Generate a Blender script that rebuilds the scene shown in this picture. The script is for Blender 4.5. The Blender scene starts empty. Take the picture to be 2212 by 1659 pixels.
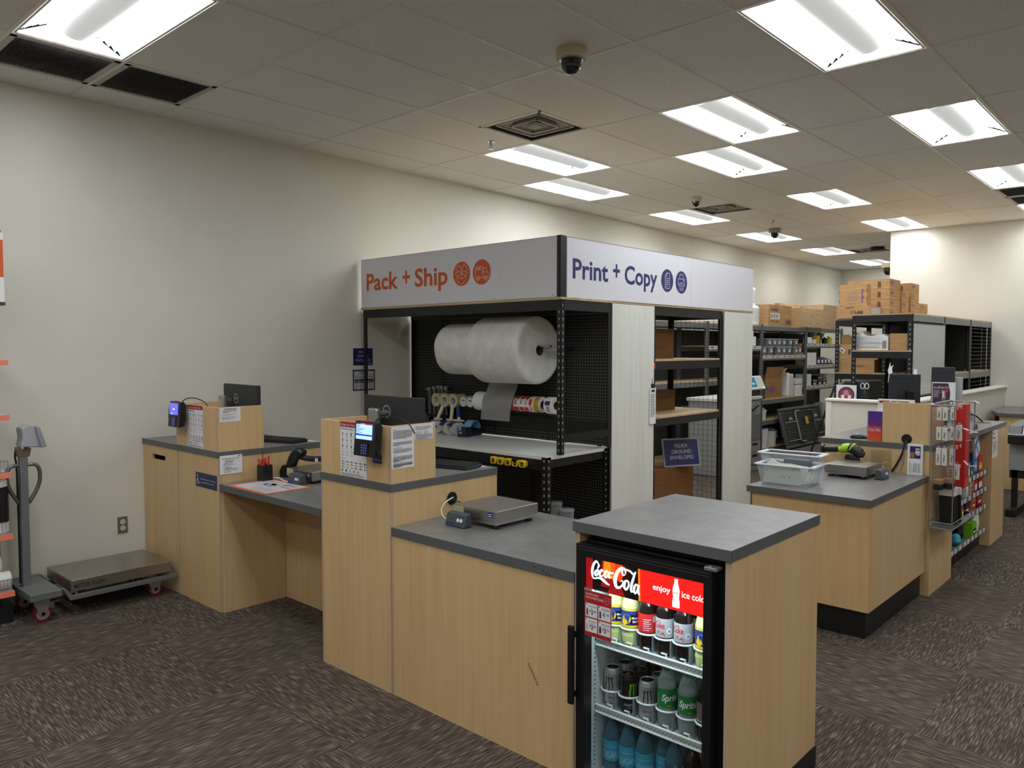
import bpy, math, random
from mathutils import Vector, Matrix
random.seed(7)
PI = math.pi
COL = bpy.context.scene.collection

# ------------------------------------------------------------------ materials
def S(r, g, b):
    return tuple(((c / 255) / 12.92 if c / 255 <= .04045 else ((c / 255 + .055) / 1.055) ** 2.4) for c in (r, g, b))
MATS = {}
def bsdf(m):
    return next(n for n in m.node_tree.nodes if n.type == 'BSDF_PRINCIPLED')
def mat(name, col=(200, 200, 200), rough=.5, metal=0., emit=0., alpha=1., var=0., vscale=30., spec=None, bump=0., bscale=200., coat=0.):
    if name in MATS: return MATS[name]
    m = bpy.data.materials.new(name); m.use_nodes = True
    b = bsdf(m); nt = m.node_tree
    c = S(*col)
    b.inputs['Base Color'].default_value = (*c, 1)
    b.inputs['Roughness'].default_value = rough
    b.inputs['Metallic'].default_value = metal
    if spec is not None: b.inputs['Specular IOR Level'].default_value = spec
    if coat: b.inputs['Coat Weight'].default_value = coat
    if emit:
        b.inputs['Emission Color'].default_value = (*c, 1)
        b.inputs['Emission Strength'].default_value = emit
    if alpha < 1: b.inputs['Alpha'].default_value = alpha
    if var or bump:
        tc = nt.nodes.new('ShaderNodeTexCoord')
    if var:
        nz = nt.nodes.new('ShaderNodeTexNoise'); nz.inputs['Scale'].default_value = vscale; nz.inputs['Detail'].default_value = 4
        nt.links.new(tc.outputs['Object'], nz.inputs['Vector'])
        mx = nt.nodes.new('ShaderNodeMix'); mx.data_type = 'RGBA'
        mx.inputs['A'].default_value = (*[max(0, x * (1 - var)) for x in c], 1)
        mx.inputs['B'].default_value = (*[min(1, x * (1 + var)) for x in c], 1)
        nt.links.new(nz.outputs['Fac'], mx.inputs['Factor'])
        nt.links.new(mx.outputs['Result'], b.inputs['Base Color'])
    if bump:
        n2 = nt.nodes.new('ShaderNodeTexNoise'); n2.inputs['Scale'].default_value = bscale
        nt.links.new(tc.outputs['Object'], n2.inputs['Vector'])
        bp = nt.nodes.new('ShaderNodeBump'); bp.inputs['Strength'].default_value = bump; bp.inputs['Distance'].default_value = .002
        nt.links.new(n2.outputs['Fac'], bp.inputs['Height']); nt.links.new(bp.outputs['Normal'], b.inputs['Normal'])
    MATS[name] = m
    return m
class NT:
    """small node-graph helper on a material's Principled node"""
    def __init__(s, name, col=(128, 128, 128), rough=.5):
        s.m = mat(name, col, rough); s.nt = s.m.node_tree; s.b = bsdf(s.m)
    def n(s, t, **kw):
        x = s.nt.nodes.new('ShaderNode' + t)
        for k, v in kw.items(): setattr(x, k, v)
        return x
    def l(s, a, b): s.nt.links.new(a, b)
    def math(s, op, a, b=None, c=None):
        x = s.n('Math', operation=op)
        for i, v in enumerate((a, b, c)):
            if v is None: continue
            if isinstance(v, (int, float)): x.inputs[i].default_value = v
            else: s.l(v, x.inputs[i])
        return x.outputs[0]
    def xyz(s, world=True):
        sp = s.n('SeparateXYZ')
        s.l(s.n('NewGeometry').outputs['Position'] if world else s.n('TexCoord').outputs['Object'], sp.inputs[0])
        return sp.outputs
    def vec(s, x, y, z=0.):
        c = s.n('CombineXYZ')
        for i, v in enumerate((x, y, z)):
            if isinstance(v, (int, float)): c.inputs[i].default_value = v
            else: s.l(v, c.inputs[i])
        return c.outputs[0]
    def noise(s, v, scale=1., detail=2., rough=.5):
        x = s.n('TexNoise'); x.inputs['Scale'].default_value = scale; x.inputs['Detail'].default_value = detail; x.inputs['Roughness'].default_value = rough
        s.l(v, x.inputs['Vector']); return x.outputs['Fac']
    def ramp(s, f, stops):
        r = s.n('ValToRGB'); e = r.color_ramp.elements
        while len(e) < len(stops): e.new(.5)
        for el, (p, c) in zip(e, stops):
            el.position = p; el.color = (*S(*c), 1)
        s.l(f, r.inputs[0]); return r.outputs[0]
    def mix(s, f, a, b):
        x = s.n('Mix', data_type='RGBA')
        for i, v in (('Factor', f), ('A', a), ('B', b)):
            if isinstance(v, (int, float)): x.inputs[i].default_value = v
            elif isinstance(v, tuple): x.inputs[i].default_value = (*S(*v), 1)
            else: s.l(v, x.inputs[i])
        return x.outputs['Result']
    def col(s, o): s.l(o, s.b.inputs['Base Color'])
    def bump(s, h, st=.3, d=.002):
        bp = s.n('Bump'); bp.inputs['Strength'].default_value = st; bp.inputs['Distance'].default_value = d
        s.l(h, bp.inputs['Height']); s.l(bp.outputs[0], s.b.inputs['Normal'])

# carpet tiles laid quarter-turn
g = NT('carpet', (70, 60, 52), .95); X, Y, Z = g.xyz()
T0 = .895
px_ = g.math('FLOOR', g.math('DIVIDE', g.math('SUBTRACT', X, 5.035 - 40 * T0), T0)); py_ = g.math('FLOOR', g.math('DIVIDE', g.math('SUBTRACT', Y, -.389 - 40 * T0), T0))
par = g.math('MODULO', g.math('ADD', px_, py_), 2.)
al = g.math('ADD', g.math('MULTIPLY', par, Y), g.math('MULTIPLY', g.math('SUBTRACT', 1., par), X))
ac = g.math('ADD', g.math('MULTIPLY', par, X), g.math('MULTIPLY', g.math('SUBTRACT', 1., par), Y))
n1 = g.noise(g.vec(g.math('MULTIPLY', ac, 230.), g.math('MULTIPLY', al, 14.), par), 1., 0.)
n2 = g.noise(g.vec(g.math('MULTIPLY', ac, 110.), g.math('MULTIPLY', al, 5.), 7.), 1., 1.)
n3 = g.noise(g.vec(g.math('MULTIPLY', X, 2.2), g.math('MULTIPLY', Y, 2.2), 0.), 1., 2.)
n4 = g.noise(g.vec(g.math('MULTIPLY', X, 500.), g.math('MULTIPLY', Y, 500.), 0.), 1., 0.)
f = g.math('ADD', g.math('MULTIPLY', n1, .6), g.math('MULTIPLY', n2, .4))
f = g.math('ADD', f, g.math('MULTIPLY', g.math('SUBTRACT', n3, .5), .08))
f = g.math('ADD', f, g.math('MULTIPLY', g.math('SUBTRACT', n4, .5), .12))
g.col(g.ramp(f, [(.36, (66, 58, 52)), (.48, (81, 72, 65)), (.56, (94, 84, 75)), (.64, (132, 120, 104))]))
g.bump(n1, .4, .003); g.b.inputs['Specular IOR Level'].default_value = .1
# wall paint with faint scuffs
g = NT('wall_paint', (226, 223, 210), .75); X, Y, Z = g.xyz()
g.col(g.ramp(g.noise(g.vec(X, Y, Z), 1.6, 5., .6), [(.25, (221, 217, 204)), (.5, (226, 222, 209)), (.8, (229, 226, 214))]))
g.b.inputs['Specular IOR Level'].default_value = .25
g.bump(g.noise(g.vec(X, Y, Z), 220., 2.), .12, .001)
# mineral fibre ceiling tile
g = NT('ceiling_tile', (170, 166, 156), .95); X, Y, Z = g.xyz()
fis = g.noise(g.vec(X, Y, 0.), 95., 3., .7)
big = g.noise(g.vec(X, Y, 0.), .5, 2.)
g.col(g.mix(g.math('GREATER_THAN', fis, .63), g.ramp(big, [(.3, (236, 234, 228)), (.7, (241, 239, 233))]), (172, 169, 162)))
g.bump(fis, .5, .003); g.b.inputs['Specular IOR Level'].default_value = .05
# maple laminate, grain running up
def wood(name, base, dark, light, grain='z', sc=1.):
    g = NT(name, base, .42); X, Y, Z = g.xyz()
    d = {'z': (38, 38, 1.6), 'y': (38, 1.6, 38), 'x': (1.6, 38, 38)}[grain]
    v = g.vec(g.math('MULTIPLY', X, d[0] * sc), g.math('MULTIPLY', Y, d[1] * sc), g.math('MULTIPLY', Z, d[2] * sc))
    a = g.noise(v, 1., 4., .6)
    b = g.noise(g.vec(g.math('MULTIPLY', X, 5 if grain != 'x' else .6), g.math('MULTIPLY', Y, 5 if grain != 'y' else .6), g.math('MULTIPLY', Z, 5 if grain != 'z' else .6)), 1., 3.)
    f = g.math('ADD', g.math('MULTIPLY', a, .6), g.math('MULTIPLY', b, .4))
    g.col(g.ramp(f, [(.3, dark), (.5, base), (.72, light)]))
    g.b.inputs['Specular IOR Level'].default_value = .35
    return g.m
MAPLE = wood('maple_laminate', (214, 181, 132), (203, 168, 118), (220, 190, 143))
WHITE_WOOD = wood('white_grain_board', (226, 227, 218), (214, 216, 206), (233, 233, 226))
CHIP = wood('particle_board', (196, 170, 132), (170, 142, 104), (214, 190, 152), 'x', .4)
# dark grey worktop laminate
g = NT('worktop_laminate', (104, 104, 102), .33); X, Y, Z = g.xyz()
a = g.noise(g.vec(X, Y, Z), 9., 6., .62); b = g.noise(g.vec(g.math('MULTIPLY', X, 60.), g.math('MULTIPLY', Y, 18.), Z), 1., 3.)
g.col(g.ramp(g.math('ADD', g.math('MULTIPLY', a, .7), g.math('MULTIPLY', b, .3)), [(.32, (105, 104, 103)), (.5, (118, 117, 115)), (.68, (131, 130, 127))]))
LAM = g.m
EDGE = mat('worktop_edge', (92, 95, 95), .45)
# peg board: black hardboard with a square grid of holes
g = NT('peg_board', (16, 17, 18), .5); X, Y, Z = g.xyz()
fx = g.math('SUBTRACT', g.math('FRACT', g.math('DIVIDE', g.math('ADD', X, 10.), .0254)), .5); fz = g.math('SUBTRACT', g.math('FRACT', g.math('DIVIDE', Z, .0254)), .5)
d = g.math('SQRT', g.math('ADD', g.math('MULTIPLY', fx, fx), g.math('MULTIPLY', fz, fz)))
g.col(g.mix(g.math('LESS_THAN', d, .17), (14, 15, 16), (128, 129, 126)))
PEG = g.m
# cardboard
def card(name, base):
    g = NT(name, base, .85); X, Y, Z = g.xyz(False)
    a = g.noise(g.vec(g.math('MULTIPLY', X, 6.), g.math('MULTIPLY', Y, 6.), g.math('MULTIPLY', Z, 40.)), 1., 3.)
    lo = tuple(int(c * .92) for c in base); hi = tuple(min(255, int(c * 1.05)) for c in base)
    g.col(g.ramp(a, [(.3, lo), (.7, hi)])); g.b.inputs['Specular IOR Level'].default_value = .1
    return g.m
CARD = card('cardboard', (190, 152, 108)); CARD2 = card('cardboard_brown', (160, 122, 82)); CARD3 = card('cardboard_pale', (202, 172, 134))
# bubble wrap
g = NT('bubble_wrap', (236, 237, 232), .35); X, Y, Z = g.xyz(False)
vo = g.n('TexVoronoi'); vo.inputs['Scale'].default_value = 95.; g.l(g.vec(X, Y, Z), vo.inputs['Vector'])
g.bump(vo.outputs['Distance'], .7, .004)
wv = g.noise(g.vec(X, Y, Z), 12., 3.)
g.col(g.ramp(wv, [(.3, (222, 223, 218)), (.7, (240, 241, 236))]))
BUBBLE = g.m
# stainless steel, brushed
g = NT('stainless', (168, 164, 156), .34); X, Y, Z = g.xyz(False)
g.b.inputs['Metallic'].default_value = .9
a = g.noise(g.vec(g.math('MULTIPLY', X, 8.), g.math('MULTIPLY', Y, 240.), g.math('MULTIPLY', Z, 240.)), 1., 2.)
g.col(g.ramp(a, [(.3, (158, 153, 145)), (.7, (178, 173, 165))])); STEEL = g.m

def clear(name, col=(235, 240, 240), tint=.9, rough=.08, gl=.12):
    """thin clear plastic: mostly see-through, a little gloss"""
    if name in MATS: return MATS[name]
    m = bpy.data.materials.new(name); m.use_nodes = True; nt = m.node_tree; nt.nodes.clear()
    o = nt.nodes.new('ShaderNodeOutputMaterial'); t = nt.nodes.new('ShaderNodeBsdfTransparent'); p = nt.nodes.new('ShaderNodeBsdfPrincipled')
    t.inputs[0].default_value = (*S(*col), 1)
    p.inputs['Base Color'].default_value = (*S(*col), 1); p.inputs['Roughness'].default_value = rough
    mx = nt.nodes.new('ShaderNodeMixShader'); lw = nt.nodes.new('ShaderNodeLayerWeight'); lw.inputs[0].default_value = .25
    mt = nt.nodes.new('ShaderNodeMath'); mt.operation = 'MULTIPLY_ADD'; mt.inputs[1].default_value = .35; mt.inputs[2].default_value = 1 - tint
    nt.links.new(lw.outputs['Facing'], mt.inputs[0]); nt.links.new(mt.outputs[0], mx.inputs[0])
    nt.links.new(t.outputs[0], mx.inputs[1]); nt.links.new(p.outputs[0], mx.inputs[2]); nt.links.new(mx.outputs[0], o.inputs[0])
    MATS[name] = m; return m
def glass(name):
    m = bpy.data.materials.new(name); m.use_nodes = True; nt = m.node_tree; nt.nodes.clear()
    o = nt.nodes.new('ShaderNodeOutputMaterial'); t = nt.nodes.new('ShaderNodeBsdfTransparent'); p = nt.nodes.new('ShaderNodeBsdfGlossy')
    p.inputs['Roughness'].default_value = .02; t.inputs[0].default_value = (.93, .95, .95, 1)
    mx = nt.nodes.new('ShaderNodeMixShader'); fr = nt.nodes.new('ShaderNodeFresnel'); fr.inputs[0].default_value = 1.45
    ge = nt.nodes.new('ShaderNodeNewGeometry'); mu = nt.nodes.new('ShaderNodeMath'); mu.operation = 'SUBTRACT'; mu.use_clamp = True; nt.links.new(fr.outputs[0], mu.inputs[0]); nt.links.new(ge.outputs['Backfacing'], mu.inputs[1])
    nt.links.new(mu.outputs[0], mx.inputs[0]); nt.links.new(t.outputs[0], mx.inputs[1]); nt.links.new(p.outputs[0], mx.inputs[2]); nt.links.new(mx.outputs[0], o.inputs[0])
    MATS[name] = m; return m
GLASS = glass('door_glass')
CLEAR = clear('clear_plastic', (238, 242, 244), .86)
CLEARW = clear('milky_plastic', (236, 241, 244), .80, .3)
ACRYL = clear('acrylic', (248, 246, 240), .97)
PETG = clear('clear_bottle', (226, 236, 232), .80)
PETB = clear('blue_bottle', (120, 176, 196), .72)
SHEET = clear('bubble_sheet', (232, 233, 230), .78, .4)
WALLP = MATS['wall_paint']; CARPET = MATS['carpet']; CTILE = MATS['ceiling_tile']
TBAR = mat('grid_bar', (230, 228, 220), .5)
BLK = mat('black_steel', (20, 22, 24), .42); GRY = mat('grey_steel', (98, 101, 102), .5); DGRY = mat('dark_grey', (62, 64, 66), .5)
MGRY = mat('mid_grey', (140, 142, 144), .5); LGRY = mat('light_grey', (190, 192, 192), .5); PLAS = mat('black_plastic', (18, 18, 20), .38)
PLAS2 = mat('charcoal_plastic', (38, 40, 43), .5); WHT = mat('white', (236, 236, 234), .5); PAPER = mat('paper', (236, 235, 236), .7)
INK = mat('ink', (34, 34, 38), .7); INKG = mat('ink_grey', (120, 120, 124), .7); INKL = mat('ink_light', (176, 176, 180), .7)
SIGNW = mat('sign_white', (226, 226, 232), .4); ORANGE = mat('orange', (214, 92, 36), .45); NAVY = mat('navy', (44, 36, 104), .45); INDIGO = mat('indigo', (30, 34, 92), .45)
RED = mat('red', (186, 36, 34), .45); RED2 = mat('bright_red', (206, 40, 36), .4); YEL = mat('yellow', (236, 196, 40), .4); BLUE = mat('blue', (32, 58, 130), .45); SKY = mat('sky_blue', (120, 176, 216), .4)
GREEN = mat('green', (30, 122, 62), .45); LIME = mat('lime', (172, 214, 40), .45); PURP = mat('purple', (86, 56, 150), .45); PINK = mat('pinkish', (226, 196, 206), .6); TAN = mat('tan', (214, 200, 160), .5)
SALMON = mat('price_rail', (232, 122, 92), .45); CHROME = mat('chrome', (190, 192, 194), .22, .95); ALU = mat('aluminium', (176, 178, 180), .35, .8)
EDGEB = mat('edge_band', (196, 168, 142), .5); BROWN = mat('brown', (92, 62, 40), .6); WTABLE = mat('white_table', (222, 224, 220), .32); CREAM = mat('cream', (226, 216, 190), .55)
SLOT = mat('slot_hole', (168, 166, 158), .7); GRILLE = mat('grille_black', (26, 25, 25), .8)
FOAM = mat('foam', (238, 238, 234), .6, bump=.2, bscale=60.)

# ------------------------------------------------------------------ mesh builder
TXT = {}
def text2d(s, bold, shear):
    k = (s, bold, shear)
    if k not in TXT:
        cu = bpy.data.curves.new('t', 'FONT'); cu.body = s; cu.shear = shear; cu.offset = bold; cu.resolution_u = 3; cu.fill_mode = 'FRONT'
        o = bpy.data.objects.new('t', cu); COL.objects.link(o)
        dg = bpy.context.evaluated_depsgraph_get(); ev = o.evaluated_get(dg); me = ev.to_mesh()
        vs = [(v.co.x, v.co.y) for v in me.vertices]; fs = [tuple(p.vertices) for p in me.polygons]
        ev.to_mesh_clear(); bpy.data.objects.remove(o); bpy.data.curves.remove(cu)
        TXT[k] = (vs, fs)
    return TXT[k]
CAP = None
class MB:
    def __init__(s, X=None):
        s.v = []; s.f = []; s.mi = []; s.sm = []; s.mats = []; s.X = X
    def add(s, vs, fs, m, smooth=False):
        if m not in s.mats: s.mats.append(m)
        i = s.mats.index(m); b = len(s.v)
        if s.X is not None: vs = [s.X @ Vector(v) for v in vs]
        s.v += [tuple(v) for v in vs]
        for f in fs:
            s.f.append(tuple(b + j for j in f)); s.mi.append(i); s.sm.append(smooth)
        return s
    def box(s, a, b, m):
        (x0, y0, z0), (x1, y1, z1) = a, b
        x0, x1 = min(x0, x1), max(x0, x1); y0, y1 = min(y0, y1), max(y0, y1); z0, z1 = min(z0, z1), max(z0, z1)
        return s.add([(x0, y0, z0), (x1, y0, z0), (x1, y1, z0), (x0, y1, z0), (x0, y0, z1), (x1, y0, z1), (x1, y1, z1), (x0, y1, z1)],
                     [(0, 3, 2, 1), (4, 5, 6, 7), (0, 1, 5, 4), (1, 2, 6, 5), (2, 3, 7, 6), (3, 0, 4, 7)], m)
    def cbox(s, c, d, m): return s.box((c[0] - d[0] / 2, c[1] - d[1] / 2, c[2] - d[2] / 2), (c[0] + d[0] / 2, c[1] + d[1] / 2, c[2] + d[2] / 2), m)
    def quad(s, p, m): return s.add(p, [tuple(range(len(p)))], m)
    def cyl(s, p0, p1, r0, m, r1=None, n=20, cap=True, m2=None):
        p0, p1 = Vector(p0), Vector(p1); r1 = r0 if r1 is None else r1
        d = (p1 - p0).normalized(); a = d.orthogonal().normalized(); b = d.cross(a)
        vs = []
        for p, r in ((p0, r0), (p1, r1)):
            vs += [p + r * (math.cos(2 * PI * i / n) * a + math.sin(2 * PI * i / n) * b) for i in range(n)]
        s.add(vs, [(i, (i + 1) % n, n + (i + 1) % n, n + i) for i in range(n)], m, True)
        if cap:
            s.add(vs[:n], [tuple(reversed(range(n)))], m2 or m); s.add(vs[n:], [tuple(range(n))], m2 or m)
        return s
    def ring(s, p0, p1, ro, ri, m, n=28, mi=None, mc=None):
        """hollow cylinder: outside m, faces mc, bore mi"""
        p0, p1 = Vector(p0), Vector(p1); d = (p1 - p0).normalized(); a = d.orthogonal().normalized(); b = d.cross(a)
        c = [math.cos(2 * PI * i / n) * a + math.sin(2 * PI * i / n) * b for i in range(n)]
        J = [(i, (i + 1) % n, n + (i + 1) % n, n + i) for i in range(n)]
        s.add([p0 + ro * x for x in c] + [p1 + ro * x for x in c], J, m, True)
        s.add([p1 + ri * x for x in c] + [p0 + ri * x for x in c], J, mi or m, True)
        s.add([p0 + ri * x for x in c] + [p0 + ro * x for x in c], J, mc or m)
        s.add([p1 + ro * x for x in c] + [p1 + ri * x for x in c], J, mc or m)
        return s
    def tube(s, pts, r, m, n=8, cap=True):
        pts = [Vector(p) for p in pts]; vs = []; fs = []; ref = None
        for i, p in enumerate(pts):
            t = (pts[min(i + 1, len(pts) - 1)] - pts[max(i - 1, 0)]).normalized()
            if ref is None: ref = t.orthogonal().normalized()
            a = (ref - t * ref.dot(t))
            a = a.normalized() if a.length > 1e-6 else t.orthogonal().normalized()
            ref = a; b = t.cross(a)
            vs += [p + r * (math.cos(2 * PI * k / n) * a + math.sin(2 * PI * k / n) * b) for k in range(n)]
        for i in range(len(pts) - 1):
            fs += [(i * n + k, i * n + (k + 1) % n, (i + 1) * n + (k + 1) % n, (i + 1) * n + k) for k in range(n)]
        s.add(vs, fs, m, True)
        if cap:
            s.add(vs[:n], [tuple(reversed(range(n)))], m); s.add(vs[-n:], [tuple(range(n))], m)
        return s
    def lathe(s, prof, c, m, n=24, ms=None, smooth=True):
        """prof [(r, z)] bottom to top about a vertical axis at c; ms optional list of materials per band"""
        x, y, z0 = c
        rows = [[(x + r * math.cos(2 * PI * i / n), y + r * math.sin(2 * PI * i / n), z0 + z) for i in range(n)] for r, z in prof]
        for k in range(len(prof) - 1):
            s.add(rows[k] + rows[k + 1], [(i, (i + 1) % n, n + (i + 1) % n, n + i) for i in range(n)], (ms[k] if ms else m), smooth)
        if prof[0][0] > 1e-5: s.add(rows[0], [tuple(reversed(range(n)))], ms[0] if ms else m)
        if prof[-1][0] > 1e-5: s.add(rows[-1], [tuple(range(n))], ms[-1] if ms else m)
        return s
    def prism(s, poly, a, b, m, axis='x'):
        """poly of 2D points pushed along an axis from a to b; x: (y,z)  y: (x,z)  z: (x,y)"""
        P = {'x': lambda p, t: (t, p[0], p[1]), 'y': lambda p, t: (p[0], t, p[1]), 'z': lambda p, t: (p[0], p[1], t)}[axis]
        n = len(poly)
        s.add([P(p, a) for p in poly] + [P(p, b) for p in poly], [tuple(reversed(range(n))), tuple(range(n, 2 * n))] + [(i, (i + 1) % n, n + (i + 1) % n, n + i) for i in range(n)], m)
        return s
    def text(s, t, o, u, v, h, m, w=None, bold=0., shear=0., align='L', off=.0008, warp=None):
        """flat lettering: o baseline point, u along, v up, h cap height, w fitted width"""
        global CAP
        if CAP is None: CAP = max(p[1] for p in text2d('H', 0., 0.)[0])
        vs, fs = text2d(t, bold, shear)
        if not vs: return s
        k = h / CAP; x0 = min(p[0] for p in vs); x1 = max(p[0] for p in vs)
        kx = (w / (x1 - x0)) if w else k
        W = (x1 - x0) * kx
        sx = {'L': 0, 'C': -W / 2, 'R': -W}[align]
        if warp: return s.add([warp((p[0] - x0) * kx + sx, p[1] * k) for p in vs], fs, m)
        u, v, o = Vector(u), Vector(v), Vector(o); n = u.cross(v).normalized()
        return s.add([o + u * ((p[0] - x0) * kx + sx) + v * (p[1] * k) + n * off for p in vs], fs, m)
class Face:
    """a flat printed sheet: local 2D drawing on a plane"""
    def __init__(s, mb, o, u, v):
        s.mb = mb; s.o = Vector(o); s.u = Vector(u).normalized(); s.v = Vector(v).normalized(); s.n = s.u.cross(s.v)
    def P(s, x, y, k): return s.o + s.u * x + s.v * y + s.n * (.0007 * k)
    def rect(s, x, y, w, h, m, k=1): s.mb.quad([s.P(x, y, k), s.P(x + w, y, k), s.P(x + w, y + h, k), s.P(x, y + h, k)], m); return s
    def poly(s, pts, m, k=1): s.mb.quad([s.P(a, b, k) for a, b in pts], m); return s
    def disc(s, x, y, r, m, k=1, n=32, ry=None): return s.poly([(x + r * math.cos(2 * PI * i / n), y + (ry or r) * math.sin(2 * PI * i / n)) for i in range(n)], m, k)
    def ring(s, x, y, r, t, m, k=1, n=28):
        for i in range(n):
            a, b = 2 * PI * i / n, 2 * PI * (i + 1) / n
            s.poly([(x + (r - t) * math.cos(a), y + (r - t) * math.sin(a)), (x + r * math.cos(a), y + r * math.sin(a)), (x + r * math.cos(b), y + r * math.sin(b)), (x + (r - t) * math.cos(b), y + (r - t) * math.sin(b))], m, k)
        return s
    def line(s, pts, t, m, k=2, close=False):
        if close: pts = list(pts) + [pts[0]]
        for (a, b), (c, d) in zip(pts, pts[1:]):
            L = math.hypot(c - a, d - b) or 1e-9; nx, ny = -(d - b) / L * t / 2, (c - a) / L * t / 2
            s.poly([(a - nx, b - ny), (c - nx, d - ny), (c + nx, d + ny), (a + nx, b + ny)], m, k)
        return s
    def text(s, t, x, y, h, m, k=2, **kw): s.mb.text(t, s.P(x, y, 0), s.u, s.v, h, m, off=.0007 * k, **kw); return s
    def para(s, x, y, w, rows, lh, m, k=2, th=.42, ragged=.25):
        """rows of print too small to read: thin bars"""
        for i in range(rows):
            ww = w * (1 - random.random() * ragged) if i < rows - 1 else w * random.uniform(.3, .8)
            s.rect(x, y - lh * (i + 1), ww, lh * th, m, k)
        return s
def stroke(pts, sub=8):
    """Catmull-Rom through (x, y, width) points"""
    out = []
    P = [pts[0]] + list(pts) + [pts[-1]]
    for i in range(1, len(P) - 2):
        for t in range(sub):
            t /= sub
            out.append(tuple(.5 * (2 * P[i][k] + (P[i + 1][k] - P[i - 1][k]) * t + (2 * P[i - 1][k] - 5 * P[i][k] + 4 * P[i + 1][k] - P[i + 2][k]) * t * t + (3 * P[i][k] - P[i - 1][k] - 3 * P[i + 1][k] + P[i + 2][k]) * t ** 3) for k in range(3)))
    out.append(tuple(pts[-1]))
    return out
def ribbon(fc, pts, m, k=2, sx=1., sy=1., ox=0., oy=0.):
    q = stroke(pts); L = []; R = []
    for i, (x, y, w) in enumerate(q):
        a = q[max(i - 1, 0)]; b = q[min(i + 1, len(q) - 1)]
        dx, dy = b[0] - a[0], b[1] - a[1]; l = math.hypot(dx, dy) or 1e-9
        nx, ny = -dy / l * w / 2, dx / l * w / 2
        L.append((ox + (x + nx) * sx, oy + (y + ny) * sy)); R.append((ox + (x - nx) * sx, oy + (y - ny) * sy))
    for i in range(len(q) - 1): fc.poly([R[i], R[i + 1], L[i + 1], L[i]], m, k)

def tag(o, label=None, cat=None, group=None, kind=None):
    for k, v in (('label', label), ('category', cat), ('group', group), ('kind', kind)):
        if v: o[k] = v
    return o
def thing(name, label, cat, loc, rz=0., group=None):
    o = bpy.data.objects.new(name, None); COL.objects.link(o); o.empty_display_size = .05
    o.location = loc; o.rotation_euler = (0, 0, rz)
    return tag(o, label, cat, group)
def wmat(o):
    M = Matrix.Translation(o.location) @ o.rotation_euler.to_matrix().to_4x4()
    return wmat(o.parent) @ M if o.parent else M
def mesh_of(name, mb, inv=None):
    me = bpy.data.meshes.new(name)
    me.from_pydata([tuple(inv @ Vector(v)) for v in mb.v] if inv else mb.v, [], mb.f)
    for m in mb.mats: me.materials.append(m)
    me.polygons.foreach_set('material_index', mb.mi); me.polygons.foreach_set('use_smooth', mb.sm)
    me.update(); return me
def part(name, T, mb, label=None, bevel=0., seg=2):
    """world-space builder -> one mesh object under T"""
    o = bpy.data.objects.new(name, mesh_of(name, mb, wmat(T).inverted())); COL.objects.link(o); o.parent = T
    if label: o['label'] = label
    if bevel: bev(o, bevel, seg)
    return o
def bev(o, w, seg=2):
    b = o.modifiers.new('soft', 'BEVEL'); b.width = w; b.segments = seg; b.limit_method = 'ANGLE'; b.angle_limit = .7
    return o
def solo(name, mb, label, cat, loc, group=None, bevel=0.):
    o = bpy.data.objects.new(name, mesh_of(name, mb, Matrix.Translation(loc).inverted())); COL.objects.link(o); o.location = loc
    if bevel: bev(o, bevel)
    return tag(o, label, cat, group)
def struct(name, mb, bevel=0.):
    o = bpy.data.objects.new(name, mesh_of(name, mb)); COL.objects.link(o); o['kind'] = 'structure'
    if bevel: bev(o, bevel)
    return o
def dup(root, loc, rz=None, label=None, group=None):
    r = root.copy(); COL.objects.link(r); r.location = loc
    if rz is not None: r.rotation_euler = (0, 0, rz)
    if label: r['label'] = label
    if group: r['group'] = group
    for ch in list(root.children):
        c = ch.copy(); COL.objects.link(c); c.parent = r
        for gch in list(ch.children):
            d = gch.copy(); COL.objects.link(d); d.parent = c
    return r
def rot(loc, rx=0., ry=0., rz=0.):
    return Matrix.Translation(loc) @ Matrix.Rotation(rz, 4, 'Z') @ Matrix.Rotation(ry, 4, 'Y') @ Matrix.Rotation(rx, 4, 'X')
UX, UY, UZ = Vector((1, 0, 0)), Vector((0, 1, 0)), Vector((0, 0, 1))
# ------------------------------------------------------------------ camera, world
cam = bpy.data.objects.new('camera', bpy.data.cameras.new('camera')); COL.objects.link(cam)
cam.location = (5.9966, -4.9917, 1.7195); cam.rotation_euler = (math.radians(90 - 2.6315), math.radians(0.0), math.radians(42.4874))
cam.data.sensor_width = 36; cam.data.lens = 36 * 1675.2 / 2212; cam.data.clip_start = .05
sc = bpy.context.scene; sc.camera = cam
w = bpy.data.worlds.new('world'); sc.world = w; w.use_nodes = True
w.node_tree.nodes['Background'].inputs[0].default_value = (.05, .05, .05, 1); w.node_tree.nodes['Background'].inputs[1].default_value = .3
sc.view_settings.view_transform = 'Standard'; sc.view_settings.look = 'None'; sc.view_settings.gamma = 1; sc.view_settings.exposure = EXPO = .62
try:
    sc.cycles.max_bounces = 10; sc.cycles.diffuse_bounces = 4; sc.cycles.glossy_bounces = 4; sc.cycles.transparent_max_bounces = 24; sc.cycles.transmission_bounces = 6
    sc.cycles.caustics_reflective = False; sc.cycles.caustics_refractive = False; sc.cycles.use_denoising = True; sc.cycles.sample_clamp_indirect = 6
    sc.cycles.use_light_tree = True
except Exception: pass
H = 3.455
def wx(y): return -.025 * y          # the long white wall runs very slightly out of square
YF, YB, YN, XR, XF = 7.42, 12.75, -9.5, 11.0, 2.29
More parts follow.
